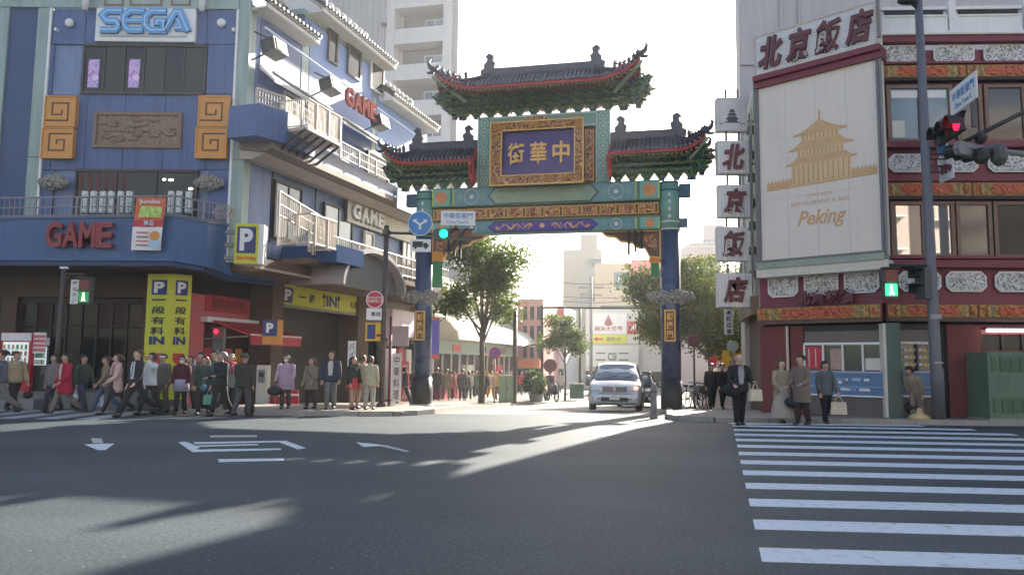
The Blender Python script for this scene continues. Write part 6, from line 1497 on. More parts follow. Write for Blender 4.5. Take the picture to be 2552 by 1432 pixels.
# round blue sign and truck plate nearly edge-on
o = thing('direction_sign', 'round blue sign turned nearly edge-on right of the grey pole', 'road sign', (qx+rx_(2346, 340), Y2-.05, zb2+rz_(343)), R(-105)); part('plate', MB().disc(0, 0, .54, -.02, 0, 32), WHITE, o); part('blue_field', MB().disc(0, 0, .50, -.025, -.0201, 32), SIGNB, o); sarrow(WHITE, o, 0, 0, .46, -.026)
o = thing('truck_plate', 'tilted white plate with truck symbol on the grey pole below the edge-on blue sign', 'road sign', (qx+rx_(2357, 425), Y2-.05, zb2+rz_(422)), R(-90)); box('plate', WHITE, o, -.34, .34, -.02, 0, -.32, .32); truck(MARO, o, 0, 0, .5, -.021)
# dark signal cluster hanging into the frame from the right
Y3 = 17.5; 
def r3(px, py): v = P(px, py, Y3); return v
o = thing('traffic_light', 'dark traffic light cluster with one red lamp, seen obliquely at upper right', 'traffic light', tuple(r3(2375, 322)), R(-98))
hd = veh_signal(o, 0, 0, -.1, 'r', 1.15, BLACK)

o3 = thing('traffic_light', 'grey-backed traffic light pointing away below the red one at upper right', 'traffic light', tuple(r3(2425, 375)), R(28)); b = MB().prism([(-.48, -.14), (.48, -.14), (.56, 0), (.48, .17), (-.48, .17), (-.56, 0)], 0, .14); part('signal_head', b, GREY, o3)
for k in range(3):
    b = MB().lathe([(.15, 0), (.16, -.28)], 14); part('visor', b, BLACK, o3, loc=(-.35+.35*k, .14, 0), rot=(R(90), 0, 0))
part('mount', MB().path([(.1, -.1, 0), (.5, -.35, .1)], .07, 8).ell((.5, -.3, -.1), (.2, .2, .28), 10, 6), GREYD, o3)
a, c = r3(2400, 355), r3(2600, 255)
o4 = thing('signal_mast', 'dark arm holding the signal cluster at the right edge', 'signal pole', tuple(a)); part('arm', MB().path([(0, 0, 0), tuple(c-a)], .05, 8), BLACK, o4, True); part('stay', MB().path([(0, 0, -.1), (r3(2600, 390)-a)[:]], .07, 8), GREY, o4); part('clamp', MB().ell((.42, 0, .12), (.14, .14, .16), 10, 6).ell((.35, -.1, -.35), (.18, .18, .2), 10, 6), BLACK, o4)
v = P(2800, 1000, Y3); part('pole', MB().path([(v.x-a.x, 0, -a.z), (v.x-a.x, 0, 2.5)], .14, 12), POLEG, o4, True)
o = thing('street_name_sign', 'white street name sign with blue characters turned obliquely at upper right', 'sign', tuple(r3(2402, 235)), R(-98)); box('plate', WHITE, o, -.70, .70, -.02, 0, -.32, .32); text('中華街東門', SIGNB, o, 0, -.021, .09, 1.14, .23, .006, .01); text('China Town E.', SIGNB, o, 0, -.021, -.16, .9, .12, .006); box('plate_bracket', GREYD, o, .3, .36, 0, .1, -.9, .2)
# green cabinet at right edge
q0, q1 = P(2464, 960, 20.4), P(2600, 960, 20.4); zt3 = P(2450, 877, 20.4).z
o = thing('utility_cabinet', 'large dull green utility cabinet with louvres at the right edge', 'cabinet', (q0.x, 20.4, gz(20.4)+.1)); H3 = zt3-gz(20.4)-.1
box('body', CABG, o, 0, q1.x-q0.x, 0, 1.0, .05, H3); box('plinth', KERB, o, -.05, q1.x-q0.x+.05, -.05, 1.05, -.05, .05)
for k, (x, w) in enumerate(((.10, .12), (.32, .24), (.60, .24), (.86, .14))):
    for z0_ in (.12, .72):
        e = box('louvre_panel', mat('louvre_green%d%d' % (k, int(z0_*9)), (.07, .14, .08), .6, .1), o, x, x+w, -.015, -.001, H3*z0_+.0, H3*z0_+.38)
        for j in range(8): box('louvre', CABG, e, x+.01, x+w-.01, -.03, -.0151, H3*z0_+.02+j*.045, H3*z0_+.04+j*.045)
box('door_edge', CABG, o, 1.16, 1.18, -.03, -.001, .08, H3-.03); box('label', WHITE, o, 1.02, 1.28, -.02, -.001, H3-.14, H3-.08)
o = thing('yellow_sign_base', 'pale yellow weighted base on the pavement left of the grey pole', 'sign base', (P(2292, 1035, 20.6).x, 20.6, gz(20.6)+.11)); part('base', MB().lathe([(.30, 0), (.26, .08), (.10, .16), (.05, .30)], 14), mat('pale_yellow_plastic', (.55, .42, .20), .5), o, True)
# bollard at the right kerb
o = thing('bollard', 'grey stone bollard on the right kerb in front of the right gate column', 'bollard', (P(1629, 1000, 21.5).x, 21.5, gz(21.5))); part('post', MB().lathe([(.11, 0), (.11, .08), (.095, .12), (.09, .82), (.07, .95), (.02, 1.0)], 14), mat('bollard_stone', (.22, .20, .19), .7, .2, 5), o, True); part('band', MB().lathe([(.10, .72), (.10, .77)], 14), GREYD, o)
# far gantry, posts, cabinets
def pole(name, label, px, Y, yt, r, m, arms=(), cat='pole'):
    q = P(px, 900, Y); z = gz(Y)+.1; o = thing(name, label, cat, (q.x, Y, z)); zt_ = P(px, yt, Y).z-z
    part('post', MB().path([(0, 0, 0), (0, 0, zt_)], r, 8), m, o, True)
    for (x1, y1, x2, y2, r2) in arms:
        a, c = P(x1, y1, Y), P(x2, y2, Y); part('arm', MB().path([(a.x-q.x, 0, a.z-z), (c.x-q.x, 0, c.z-z)], r2, 6), m, o)
    return o
o = pole('signal_gantry', 'dark post with long horizontal arm over the far end of the street', 1351, 48, 760, .09, BLACK, ((1345, 766, 1640, 768, .06), (1310, 862, 1351, 856, .05)), 'signal pole'); part('round_plate', MB().disc(.5, 2.0, .42, -.1, -.06, 18), MARL, o)
pole('street_post', 'dark brown post by the pale green cabinet beyond the gate', 1283, 35.5, 775, .10, POLEB, ())
pole('utility_pole', 'concrete utility pole with crossarms and wires at the end of the street', 1473, 76, 690, .16, GREY, ((1440, 716, 1505, 716, .08), (1445, 735, 1500, 735, .08), (1478, 720, 1700, 700, .02), (1478, 716, 1300, 700, .02), (1478, 735, 1700, 770, .02), (1478, 735, 1380, 760, .02)))
pole('street_post', 'slim dark twin post beside the small street tree', 1445, 60, 765, .10, BLACK)
o = pole('no_parking_sign', 'round blue and red no-parking sign on a pale post beyond the gate', 1233, 34.6, 885, .035, mat('pale_post', (.45, .33, .30), .5), (), 'road sign'); zz = P(1233, 879, 34.6).z-gz(34.6)-.1; part('plate', MB().disc(0, zz, .27, -.03, 0, 24), REDD, o); part('blue_field', MB().disc(0, zz, .20, -.036, -.031, 24), mat('violet_blue', (.10, .12, .45), .5), o); part('slash', MB().ribbon([(-.15, zz+.15), (.15, zz-.15)], .05, -.04, -.037), REDD, o)
for lab, x0, x1, yt, Y, c in (('pale green utility cabinet on the left kerb beside the tree', 1243, 1279, 937, 35.2, (.24, .33, .22)), ('darker green utility cabinet beside the small street tree', 1421, 1455, 957, 47, (.10, .20, .13))):
    a, c_ = P(x0, 970, Y), P(x1, 970, Y); h = P(x0, yt, Y).z-gz(Y)-.1; o = thing('utility_cabinet', lab, 'cabinet', ((a.x+c_.x)/2, Y, gz(Y)+.1)); w = (c_.x-a.x)/2; cm = mat('cabinet_%d' % x0, c, .6, .12, 2, streak=.2)
    box('body', cm, o, -w, w, 0, .5, .08, h); box('top', cm, o, -w-.02, w+.02, -.02, .52, h, h+.04); box('plinth', KERB, o, -w, w, 0, .5, 0, .08); box('door_seam', GREYD, o, -.01, .01, -.01, -.001, .1, h-.03); box('handle', GREYD, o, .04, .08, -.03, -.001, h*.5, h*.62)
# vertical banner by the left column and shop boards
Yb = 34; a, c_ = P(1077, 790, Yb), P(1096, 892, Yb); o = thing('street_banner', 'violet-blue vertical banner with red ends right of the left gate column', 'banner', (a.x, Yb, c_.z)); w = P(1096, 800, Yb).x-a.x; h = a.z-c_.z
box('cloth', mat('violet_banner', (.16, .14, .55), .6, .1), o, 0, w, -.02, 0, h*.1, h*.92); box('red_end', REDP, o, -.02, w, -.03, .01, h*.921, h); box('red_end', REDP, o, -.02, w, -.03, .01, -.05, h*.099); box('white_edge', WHITE, o, -.04, 0, -.02, 0, h*.1, h*.92); part('pole', MB().path([(-.02, .03, gz(Yb)+.1-c_.z), (-.02, .03, h)], .025, 6), GREY, o)
def board(name, label, x0, y0, x1, y1, Y, m, ch='', cm=None, foot=True):
    a, c_ = P(x0, y0, Y), P(x1, y1, Y); w = c_.x-a.x; h = a.z-c_.z; o = thing(name, label, 'sign', ((a.x+c_.x)/2, Y, c_.z)); box('sheet', m, o, -w/2, w/2, -.03, 0, 0, h)
    for i, t in enumerate(ch): text(t, cm or INK, o, 0, -.031, h*(1-(i+.6)/(len(ch)+.2)), w*.6, h/(len(ch)+.2)*.75, .005, .01)
    return o
board('vertical_board', 'vertical white board with black katakana on the parking entrance pillar', 868, 849, 886, 918, 27.5, WHITE, 'バイト')
board('vertical_board', 'vertical white board with red foot beyond the brown pole', 978, 880, 998, 1000, 31, WHITE, '中華料理', MARL)
board('vertical_board', 'tall red and white board standing near the narrow shop', 1002, 900, 1018, 1000, 33, REDP, '肉まん', WHITE)
board('hanging_sign_board', 'pink board hanging near the narrow shop by the left column', 966, 812, 1018, 862, 36, bpy.data.materials['lilac_sign'], '')
# green-and-orange fittings hung under the spandrels
for k, (x0, x1, y0, y1) in enumerate(((1078, 1102, 650, 716), (1622, 1642, 655, 690))):
    o = board('gate_pennant', ['green pennant hung beside the left gate column', 'green pennant hung beside the right gate column'][k], x0, y0, x1, y1, 27.6 if k == 0 else 26.6, mat('pennant_green%d' % k, (.05, .22, .09), .6, .1)); box('top_bar', ORANGE, o, -.2, .2, -.06, .02, (P(x0, y0, 27).z-P(x0, y1, 27).z)+.0, (P(x0, y0, 27).z-P(x0, y1, 27).z)+.35)
# round mirror and signs at right tree
o = pole('round_mirror', 'round pale mirror sign on a post below the hanging signs', 1826, 29, 850, .04, GREY, (), 'mirror'); zz = P(1826, 862, 29).z-gz(29)-.1; part('mirror', MB().disc(0, zz, .21, -.05, 0, 20), SEAF, o)
o = pole('round_sign', 'round dull red sign behind the right gate column among the leaves', 1730, 29.2, 840, .04, POLEB, (), 'road sign'); zz = P(1730, 848, 29.2).z-gz(29.2)-.1; part('plate', MB().disc(0, zz, .26, -.05, 0, 20), MARL, o)
board('orange_banner', 'orange vertical banner behind the bald man', 1800, 872, 1818, 915, 31, YELO); board('red_banner', 'red banner hanging right of the street tree', 1768, 890, 1786, 916, 32, REDD)
# red barriers by the parking entrance
for k in range(3):
    q = P(672+k*30, 985, 27.3-k*.0); o = thing('barrier_block', ['left', 'middle', 'right'][k]+' one of the red plastic barrier blocks at the parking entrance', 'barrier', (q.x, 27.3, gz(27)+.11), R(10), 'red barrier blocks'); part('block', MB().prism([(-.19, 0), (.19, 0), (.15, .5), (-.15, .5)], -.12, .12), PLAST, o); box('white_band', WHITE, o, -.165, .165, -.125, .125, .30, .38)
o = thing('ticket_machine', 'beige parking ticket machine on the pavement beside the red shopfront', 'machine', (P(650, 985, 26.6).x, 26.6, gz(26.6)+.11)); box('body', CREAM, o, -.18, .2, 0, .35, 0, 1.35); box('panel', GREY, o, -.12, .12, -.02, -.001, .75, 1.2); box('panel_print', INK, o, -.08, .08, -.03, -.021, .95, 1.1)
# ================================================================== vehicles
VANW = mat('silver_white_paint', (.40, .43, .46), .3, .04, 1, metal=.25, coat=.8); WSG = glass('windscreen_glass', (.05, .085, .12), .03, 1.0, 0); CHR = mat('chrome', (.5, .5, .5), .15, 0, metal=.9); TYRE = mat('tyre_rubber', (.018, .018, .018), .8, .1, 4); HLM = mat('headlight_lens', (.55, .58, .60), .1, .1, 6, coat=.5)
def vehicle(name, label, cat, x, y, az, paintm, L_=4.7, Wd=.90, H_=1.74, hood=1.02, van=True):
    o = thing(name, label, cat, (x, y, gz(y)), az)
    st = [(0.0, .70, .62, .62, .30), (.06, .80, .74, .70, .24), (.30, .88, .90, .72, .20), (.80, .90, hood, .74, .18), (.95, .90, hood+.05, .74, .18), (1.30, .90, hood+.33, .68, .18), (1.75, .90, H_-.09, .66, .18), (2.1, .90, H_-.02, .68, .18), (3.0, .90, H_, .68, .18), (4.1, .90, H_-.02, .67, .18), (L_-.15, .88, H_-.10, .64, .22), (L_, .80, H_-.45, .62, .30)]
    rr = []; k = Wd/.9
    for y_, w, zt_, wt, zb_ in st:
        w *= k; wt *= k; zm = min(.95, zt_-.06); half = [(w*.93, zb_), (w, zb_+.14), (w*1.0, zm*.72), (w*.985, zm), (wt+(w-wt)*.42, zm+(zt_-zm)*.62), (wt, zt_-.03), (wt*.6, zt_+.01), (0, zt_+.02)]
        rr.append([(a, y_, z) for a, z in half]+[(-a, y_, z) for a, z in half[-2::-1]])
    b = MB().rings(rr); me = b.mesh('body', paintm, True); ob = link('body', me, o); md = ob.modifiers.new('e', 'EDGE_SPLIT'); md.split_angle = R(38)
    # windscreen
    sx_ = .60*k; w0 = .80*k
    part('windscreen', MB().add([(-w0, .93, hood+.05), (w0, .93, hood+.05), (sx_, 1.72, H_-.11), (-sx_, 1.72, H_-.11), (-w0*.55, .85, hood+.065), (w0*.55, .85, hood+.065), (sx_*.6, 1.69, H_-.075), (-sx_*.6, 1.69, H_-.075)], [(0, 4, 7, 3), (4, 5, 6, 7), (5, 1, 2, 6)]), WSG, o, True)
    part('wiper', MB().path([(-.5, .88, hood+.08), (.05, .99, hood+.17)], .012, 4).path([(.1, .88, hood+.08), (.6, .98, hood+.16)], .012, 4), BLACK, o)
    for s_ in (-1, 1):
        xa, xb = s_*.893*k, s_*.735*k
        for (ya, yb, ya2, yb2) in ((1.30, 2.15, 1.85, 2.15), (2.22, 3.25, 2.22, 3.25), (3.32, 4.3, 3.32, 4.15)):
            part('side_window', MB().add([(xa+s_*.004, ya, hood-.02), (xa+s_*.004, yb, hood-.02), (xb+s_*.012, yb2, H_-.15), (xb+s_*.012, ya2, H_-.15)], [(0, 1, 2, 3) if s_ > 0 else (3, 2, 1, 0)]), WSG, o)
        part('mirror', MB().ell((s_*1.02*k, 1.12, hood+.10), (.11, .07, .09), 10, 6), paintm, o, True)
        part('headlight', MB().add([(s_*.42*k, -.012, .74), (s_*.80*k, .10, .72), (s_*.88*k, .42, .88), (s_*.78*k, .20, .90), (s_*.45*k, .05, .84)], [(0, 1, 2, 3, 4) if s_ > 0 else (4, 3, 2, 1, 0)]), HLM, o)
        part('fog_light', MB().disc(s_*.64*k, .42, .06, -.03, .10, 12), HLM, o)
        for yw in (.85, L_-.95):
            wl_ = link('wheel', None, o, (s_*.80*k, yw, .32)); M2 = Matrix.Rotation(R(90), 4, 'Y')
            part('tyre', MB().lathe([(.20, -.11), (.31, -.11), (.33, -.07), (.33, .07), (.31, .11), (.20, .11)], 22, M=M2), TYRE, wl_, True); part('rim', MB().lathe([(.03, s_*.08), (.20, s_*.10), (.205, s_*.112), (.0, s_*.105)], 14, M=M2), CHR, wl_)
            part('wheel_arch', MB().path([(s_*.10*k, .37*cos(a*pi/10), .37*sin(a*pi/10)) for a in range(11)], .03, 4), BLACK, wl_)
    part('grille', MB().box(-.40*k, .40*k, -.03, .08, .66, .84), GREYD, o)
    for j in range(4): box('grille_bar', CHR, o, -.41*k, .41*k, -.045, -.03, .67+j*.05, .685+j*.05)
    box('emblem', CHR, o, -.06, .06, -.06, -.045, .70, .80); box('lower_intake', BLACK, o, -.45*k, .45*k, -.022, .08, .34, .48); box('number_plate', WHITE, o, -.17, .17, -.045, -.023, .40, .56); text('横浜', GREYD, o, 0, -.046, .53, .12, .04, .003); text('12-34' if False else '30-54', GREYD, o, 0, -.046, .46, .24, .07, .003)
    part('bumper_line', MB().path([(-.82*k, .10, .60), (-.5*k, -.01, .60), (.5*k, -.01, .60), (.82*k, .10, .60)], .014, 4), GREY, o)
    return o
vn = vehicle('parked_van', 'silver-white minivan facing the junction just left of the right gate column', 'van', 3.50, 26.0, -R(11), VANW, H_=1.66)
part('indicator_glow', MB().ell((.72, .06, .80), (.07, .03, .05), 10, 6), mat('orange_indicator', (.9, .25, .12), .3, 0, emit=(1, .25, .12), es=1.5), vn)
vehicle('parked_car', 'dark car standing behind the silver-white minivan', 'car', 5.6, 34.5, -R(11), mat('dark_car_paint', (.03, .033, .04), .25, .05, 1, coat=.8), 4.3, .86, 1.62, .95)
def cycle(name, label, x, y, az, motor=False, seed=0):
    o = thing(name, label, 'motorcycle' if motor else 'bicycle', (x, y, gz(y)+.11), az); r_ = .27 if motor else .33; wb = .62 if motor else .52; tw_ = .05 if motor else .018
    for s_ in (-1, 1):
        part('wheel', MB().path([(s_*wb+r_*cos(a*pi/10), 0, r_+r_*sin(a*pi/10)) for a in range(21)], tw_, 6), TYRE, o); 
        for a in range(6): pass
        part('spokes', MB().path([(s_*wb-r_, 0, r_), (s_*wb+r_, 0, r_)], .006, 3).path([(s_*wb, 0, 0), (s_*wb, 0, 2*r_)], .006, 3), CHR, o)
    fm_ = [BLACK, GREY, MARO][seed % 3]
    part('frame', MB().path([(-wb, 0, r_), (-.12, 0, r_), (-.18, 0, .78), (.36, 0, .74), (-.12, 0, r_)], .02, 5).path([(wb, 0, r_), (.36, 0, .78), (.32, 0, .95)], .02, 5), fm_, o)
    if motor: part('body_shell', MB().ell((-.15, 0, .55), (.42, .16, .20), 12, 7).ell((.40, 0, .62), (.13, .2, .32), 10, 6), fm_, o, True)
    part('saddle', MB().ell((-.2, 0, .83), (.2 if motor else .13, .08, .05), 10, 5), BLACK, o, True); part('handlebar', MB().path([(.25, -.28, .98), (.33, 0, .96), (.25, .28, .98)], .016, 5), CHR, o)
    part('headlamp', MB().ell((.42, 0, .85), (.06, .07, .07), 8, 6), HLM, o, True)
    if not motor: part('basket', MB().box(.40, .66, -.15, .15, .62, .86), CHR, o)
for k in range(4): cycle('parked_bicycle', 'bicycle %s in the row of bicycles parked behind the right gate column' % ['nearest the column', 'second from the column', 'third from the column', 'farthest from the column'][k], 6.55+k*.32, 28.2+k*.55, R(-60-k*8), False, k)
cycle('parked_scooter', 'dark scooter parked left of the small street tree', 2.3, 43.0, R(-70), True, 0); cycle('parked_scooter', 'grey scooter parked right of the round clipped shrub', 1.75, 42.2, R(-110), True, 1)
# ================================================================== people
SKIN = mat('skin', (.50, .30, .22), .5, .06, 9); SKIN2 = mat('skin_light', (.58, .38, .29), .5, .06, 9)
HAIRB = mat('black_hair', (.018, .014, .012), .5, .2, 20); HAIRG = mat('grey_hair', (.22, .21, .20), .6, .2, 20); HAIRN = mat('brown_hair', (.08, .04, .022), .5, .2, 20)
SHOE = mat('dark_shoe', (.025, .02, .018), .45, .1); EYEM = mat('eye_dark', (.02, .015, .012), .3, 0); LIPM = mat('lip', (.35, .12, .10), .5, 0); MASKW = mat('mask_white', (.78, .78, .76), .7, 0)
_cm = {}
def cloth(c, rough=.85):
    k = tuple(c)
    if k not in _cm: _cm[k] = mat('cloth_%d' % len(_cm), c, rough, .22, 6, bump=.25, bs=60)
    return _cm[k]
def skin_mesh(name, nodes, edges, m, root=0, sub=1):
    me = bpy.data.meshes.new(name+'_s'); me.from_pydata([n[0] for n in nodes], edges, [])
    o = bpy.data.objects.new('t', me); COL.objects.link(o); o.modifiers.new('k', 'SKIN')
    sv_ = me.skin_vertices[0].data
    for i, n in enumerate(nodes):
        r_ = n[1]; sv_[i].radius = r_ if isinstance(r_, tuple) else (r_, r_); sv_[i].use_root = (i == root)
    if sub: s_ = o.modifiers.new('u', 'SUBSURF'); s_.levels = sub; s_.render_levels = sub
    dg = bpy.context.evaluated_depsgraph_get(); r = bpy.data.meshes.new_from_object(o.evaluated_get(dg))
    bpy.data.objects.remove(o); bpy.data.meshes.remove(me); r.name = name; r.materials.clear(); r.materials.append(m); r.shade_smooth(); return r
def oval(c, rx, ry, n=12, tilt=0.0): return [(c[0]+rx*cos(2*pi*k/n), c[1]+ry*sin(2*pi*k/n), c[2]+tilt*sin(2*pi*k/n)) for k in range(n)]
def person(label, px, Y, H, face, group=None, walk=0.0, top=(.1, .1, .1), hem=.50, flare=1.0, legs=(.05, .05, .06), hair='short', hairm=None, lw=1.0, arms=(0.1, .1), bend=(.2, .2), lean=0.0, head=(0, 0),
           extras=(), skirt=None, shirt=None, detail=True, zoff=None, sm=None, bag=None, rightarm=None, leftarm=None, x=None):
    hm = hairm or HAIRB; sm = sm or SKIN
    if x is None: x = P(px, 960, Y).x
    ond = gz(Y)+(zoff if zoff is not None else 0)
    o = thing('person', label, 'person', (x, Y, ond), R(face), group)
    ph = R(walk)
    def leg(s, a):
        hp = Vector((s*.052, 0, .525)); th = .245; sh = .235
        k = hp+Vector((0, -sin(a)*th, -cos(a)*th)); bk = max(0, -a)*.9+.06
        an = k+Vector((0, -sin(a-bk)*sh, -cos(a-bk)*sh)); return hp, k, an, an+Vector((0, -.075, -.022)), a
    Lg = [leg(-1, ph), leg(1, -ph)]
    low = min(l[2].z for l in Lg); dz = .047-low
    V0 = Vector((0, 0, dz))
    Ln = R(lean)
    def up(p):
        """lean the upper body forward about the hips"""
        p = Vector(p); q = p-Vector((0, 0, .53)); return Vector((q.x, q.y*cos(Ln)-q.z*sin(Ln), q.z*cos(Ln)+q.y*sin(Ln)+.53))+V0
    nodes = [(up((0, 0, .55)), (.058*lw, .040)), (up((0, 0, .66)), (.055*lw, .038)), (up((0, .005, .76)), (.060*lw, .038)), (up((0, .0, .835)), .034), (up((0, -.005, .862)), .034)]
    edges = [(0, 1), (1, 2), (2, 3), (3, 4)]
    hd = up((head[0]*.02, -.012, .925))
    b = len(nodes); nodes += [(up((0, -.014, .885)), (.042, .046)), (hd, (.054, .066)), (up((0, -.006, .960)), (.044, .056)), (up((0, -.004, .982)), .028)]; edges += [(4, b), (b, b+1), (b+1, b+2), (b+2, b+3)]
    for l in Lg:
        b = len(nodes); nodes += [(l[0]+V0*1, (.036*lw, .036*lw)), (l[1]+V0, .024), (l[1].lerp(l[2], .35)+V0, .026), (l[2]+V0, .019), (l[3]+V0, (.02, .016))]
        edges += [(0, b), (b, b+1), (b+1, b+2), (b+2, b+3), (b+3, b+4)]
    A = []
    for i, s in enumerate((-1, 1)):
        sh = Vector((s*.105*lw, 0, .80)); cus = (rightarm, leftarm)[i]
        if cus: el, wr = [Vector(c) for c in cus]
        else:
            a = arms[i]*1.0+(ph*.4 if s > 0 else -ph*.4); el = sh+Vector((s*.03, -sin(a)*.165, -cos(a)*.165)); bb = bend[i]
            wr = el+Vector((-s*.01*bb, -sin(a+bb)*.15, -cos(a+bb)*.15))
        sh2, el2, wr2 = up(sh), up(el), up(wr); A.append((sh2, el2, wr2)); d = (wr2-el2).normalized()
        b = len(nodes); pal = wr2+d*.035
        nodes += [(sh2.lerp(up((0, 0, .78)), .25), .022), (el2, .019), (wr2, .016), (pal, (.012, .020))]; edges += [(2, b), (b, b+1), (b+1, b+2), (b+2, b+3)]
        if detail:
            sd = d.cross(Vector((0, 1, 0.2))).normalized() if abs(d.y) < .9 else Vector((1, 0, 0)); nn = d.cross(sd).normalized()
            for j, (off, ln) in enumerate(((-.017, .036), (-.006, .044), (.006, .042), (.016, .034))):
                c = len(nodes); t1 = pal+d*ln*.5+sd*off; t2 = pal+d*ln+sd*off*1.05+nn*.012
                nodes += [(t1, .0052), (t2, .0042)]; edges += [(b+3, c), (c, c+1)]
            c = len(nodes); nodes += [(wr2+d*.02+sd*.026, .0065), (wr2+d*.045+sd*.034, .005)]; edges += [(b+2, c), (c, c+1)]
    nodes = [(tuple(Vector(n[0])*H), tuple(q*H for q in n[1]) if isinstance(n[1], tuple) else n[1]*H) for n in nodes]
    link('body', skin_mesh('body', nodes, edges, sm), o)
    # face
    if detail:
        for s in (-1, 1): p = up((s*.018+head[0]*.02, -.064, .932))*H; part('eye', MB().ell(tuple(p), (.011, .006, .0075), 7, 4), EYEM, o)
        p = up((head[0]*.02, -.070, .917))*H; part('nose', MB().ell(tuple(p), (.010, .018, .022), 7, 5), sm, o, True)
        p = up((head[0]*.02, -.062, .896))*H; part('mouth', MB().ell(tuple(p), (.022, .007, .006), 8, 4), LIPM, o)
        for s in (-1, 1): p = up((s*.05, -.005, .922))*H; part('ear', MB().ell(tuple(p), (.010, .018, .030), 7, 5), sm, o, True)
    hc = up((0, .004, .935)); hb = MB()
    def rot_ring(r_): return [tuple(up(q)*H) for q in r_]
    if hair != 'bald':
        rr = []; zl = {'short': .925, 'bob': .885, 'long': .80, 'fringe': .885, 'thin': .925}[hair]; kf = 1.08
        for j in range(9):
            t = j/8; z = zl+(1.004-zl)*t; q = max(0, 1-((z-.935)/.070)**2) if z > .935 else 1
            r1 = .058*sqrt(q)*kf+.003; r2 = .069*sqrt(q)*kf+.003; cy = .012+(.012 if z < .93 else 0)*(1-t)
            ring = oval((0, cy, z), r1, r2, 14)
            fr_ = .945 if hair != 'fringe' else .935
            rr.append([(x_, (y_ if (z > fr_+.015 or y_ > -.012) else max(y_, -.012+(.0 if abs(x_) > .03 else 0))), z_) for x_, y_, z_ in ring])
        hb.rings([rot_ring(q) for q in rr]); part('hair', hb, hm, o, True)
    else:
        hb.rings([rot_ring(oval((0, .014, z), r1, r1*1.12, 14)) for z, r1 in ((.895, .050), (.918, .058), (.940, .056))]); 
        part('hair', hb, HAIRG, o, True)
    # coat / top
    n = 14; k = lw*1.08; cb = MB(); rr = []
    prof = [(.845, .040, .040), (.828, .060, .046), (.812, .100*k, .056), (.77, .118*k, .068), (.70, .112*k, .070), (.63, .103*k, .068), (.56, .112*k*(1+.2*(flare-1)), .078)]
    z = .50
    while z > hem+.001: prof.append((z, .112*k*(1+(flare-1)*(.56-z)/.2+.08), .080*(1+(flare-1)*(.56-z)/.2))); z -= .05
    if hem < .56: prof.append((hem, .112*k*(1+(flare-1)*(.56-hem)/.2+.08), .080*(1+(flare-1)*(.56-hem)/.2)))
    for i, (z, r1, r2) in enumerate(prof):
        ring = oval((0, .004, z), r1, r2, n); w_ = .006 if z < .8 else 0
        ring = [(x_*(1+w_*8*sin(q*2.4+z*9)*.12), y_*(1+w_*10*sin(q*3.1+z*14)*.10), z_) for q, (x_, y_, z_) in enumerate(ring)]
        rr.append([tuple((up(p) if p[2] > .50 else Vector((p[0], p[1]*1.0, p[2]))+V0+ (up((0, 0, .50))-Vector((0, 0, .50))-V0))*H) for p in ring])
    cb.rings(rr)
    for i in (0, 1):
        s2, e2, w2 = A[i]; inn = up((0, 0, .79)); st_ = s2.lerp(inn, .25)
        cb.path([tuple(q*H) for q in (st_, s2+Vector((0, 0, -.004)), s2.lerp(e2, .5), e2, e2.lerp(w2, .5), w2.lerp(e2, .06))], [.050*H, .048*H, .043*H, .039*H, .035*H, .030*H], 8)
    part('coat' if hem < .5 else 'jacket', cb, cloth(top), o, True)
    if shirt:
        q = MB().prism([(-.020*H, .56*H), (.020*H, .56*H), (.040*H, .82*H), (.022*H, .845*H), (-.022*H, .845*H), (-.040*H, .82*H)], 0, .012*H)
        part('shirt', MB().add([tuple(up((x_, y_, z_))*H) for x_, y_, z_ in [(-.03, -.076, .58), (.03, -.076, .58), (.046, -.076, .74), (.034, -.060, .825), (-.034, -.060, .825), (-.046, -.076, .74)]], [(0, 1, 2, 3, 4, 5)]), cloth(shirt[0]), o)
        if len(shirt) > 1: part('tie', MB().add([tuple(up((x_, y_, z_))*H) for x_, y_, z_ in [(0, -.084, .60), (.014, -.084, .63), (.009, -.070, .82), (-.009, -.070, .82), (-.014, -.084, .63)]], [(0, 1, 2, 3, 4)]), cloth(shirt[1]), o)
    # trousers, skirt, shoes
    lb = MB()
    if skirt:
        zs, c = skirt; fr2 = (.56-zs)*.18
        part('skirt', MB().rings([[tuple((Vector(p)+V0)*H) for p in oval((0, 0, z), r1, r1*.78, 14)] for z, r1 in ((.60, .098), (.52, .108), (zs+.02, .108+fr2), (zs, .11+fr2))]), cloth(c), o, True)
    lb.rings([[tuple((Vector(p)+V0)*H) for p in oval((0, 0, z), r1*lw, r1*.75, 12)] for z, r1 in ((.60, .088), (.54, .098), (.50, .094), (.475, .075))]) if not skirt or skirt[0] > .4 else None
    for l in Lg:
        c1 = [l[0]+Vector((0, 0, .0)), l[0].lerp(l[1], .5), l[1], l[1].lerp(l[2], .5), l[2]+Vector((0, 0, .012))]
        rs = (.062, .056, .045, .041, .036) if not skirt else (.045, .042, .034, .034, .026)
        lb.path([tuple((q+V0)*H) for q in c1], [q*H for q in rs], 9)
    part('trousers' if not skirt else 'stockings', lb, cloth(legs), o, True)
    for l in Lg:
        c = (l[2].lerp(l[3], .42)+V0)*H; sb = MB().ell((c.x, c.y, c.z-.008*H), (.030*H, .074*H, .028*H), 10, 6); part('shoe', sb, SHOE, o, True)
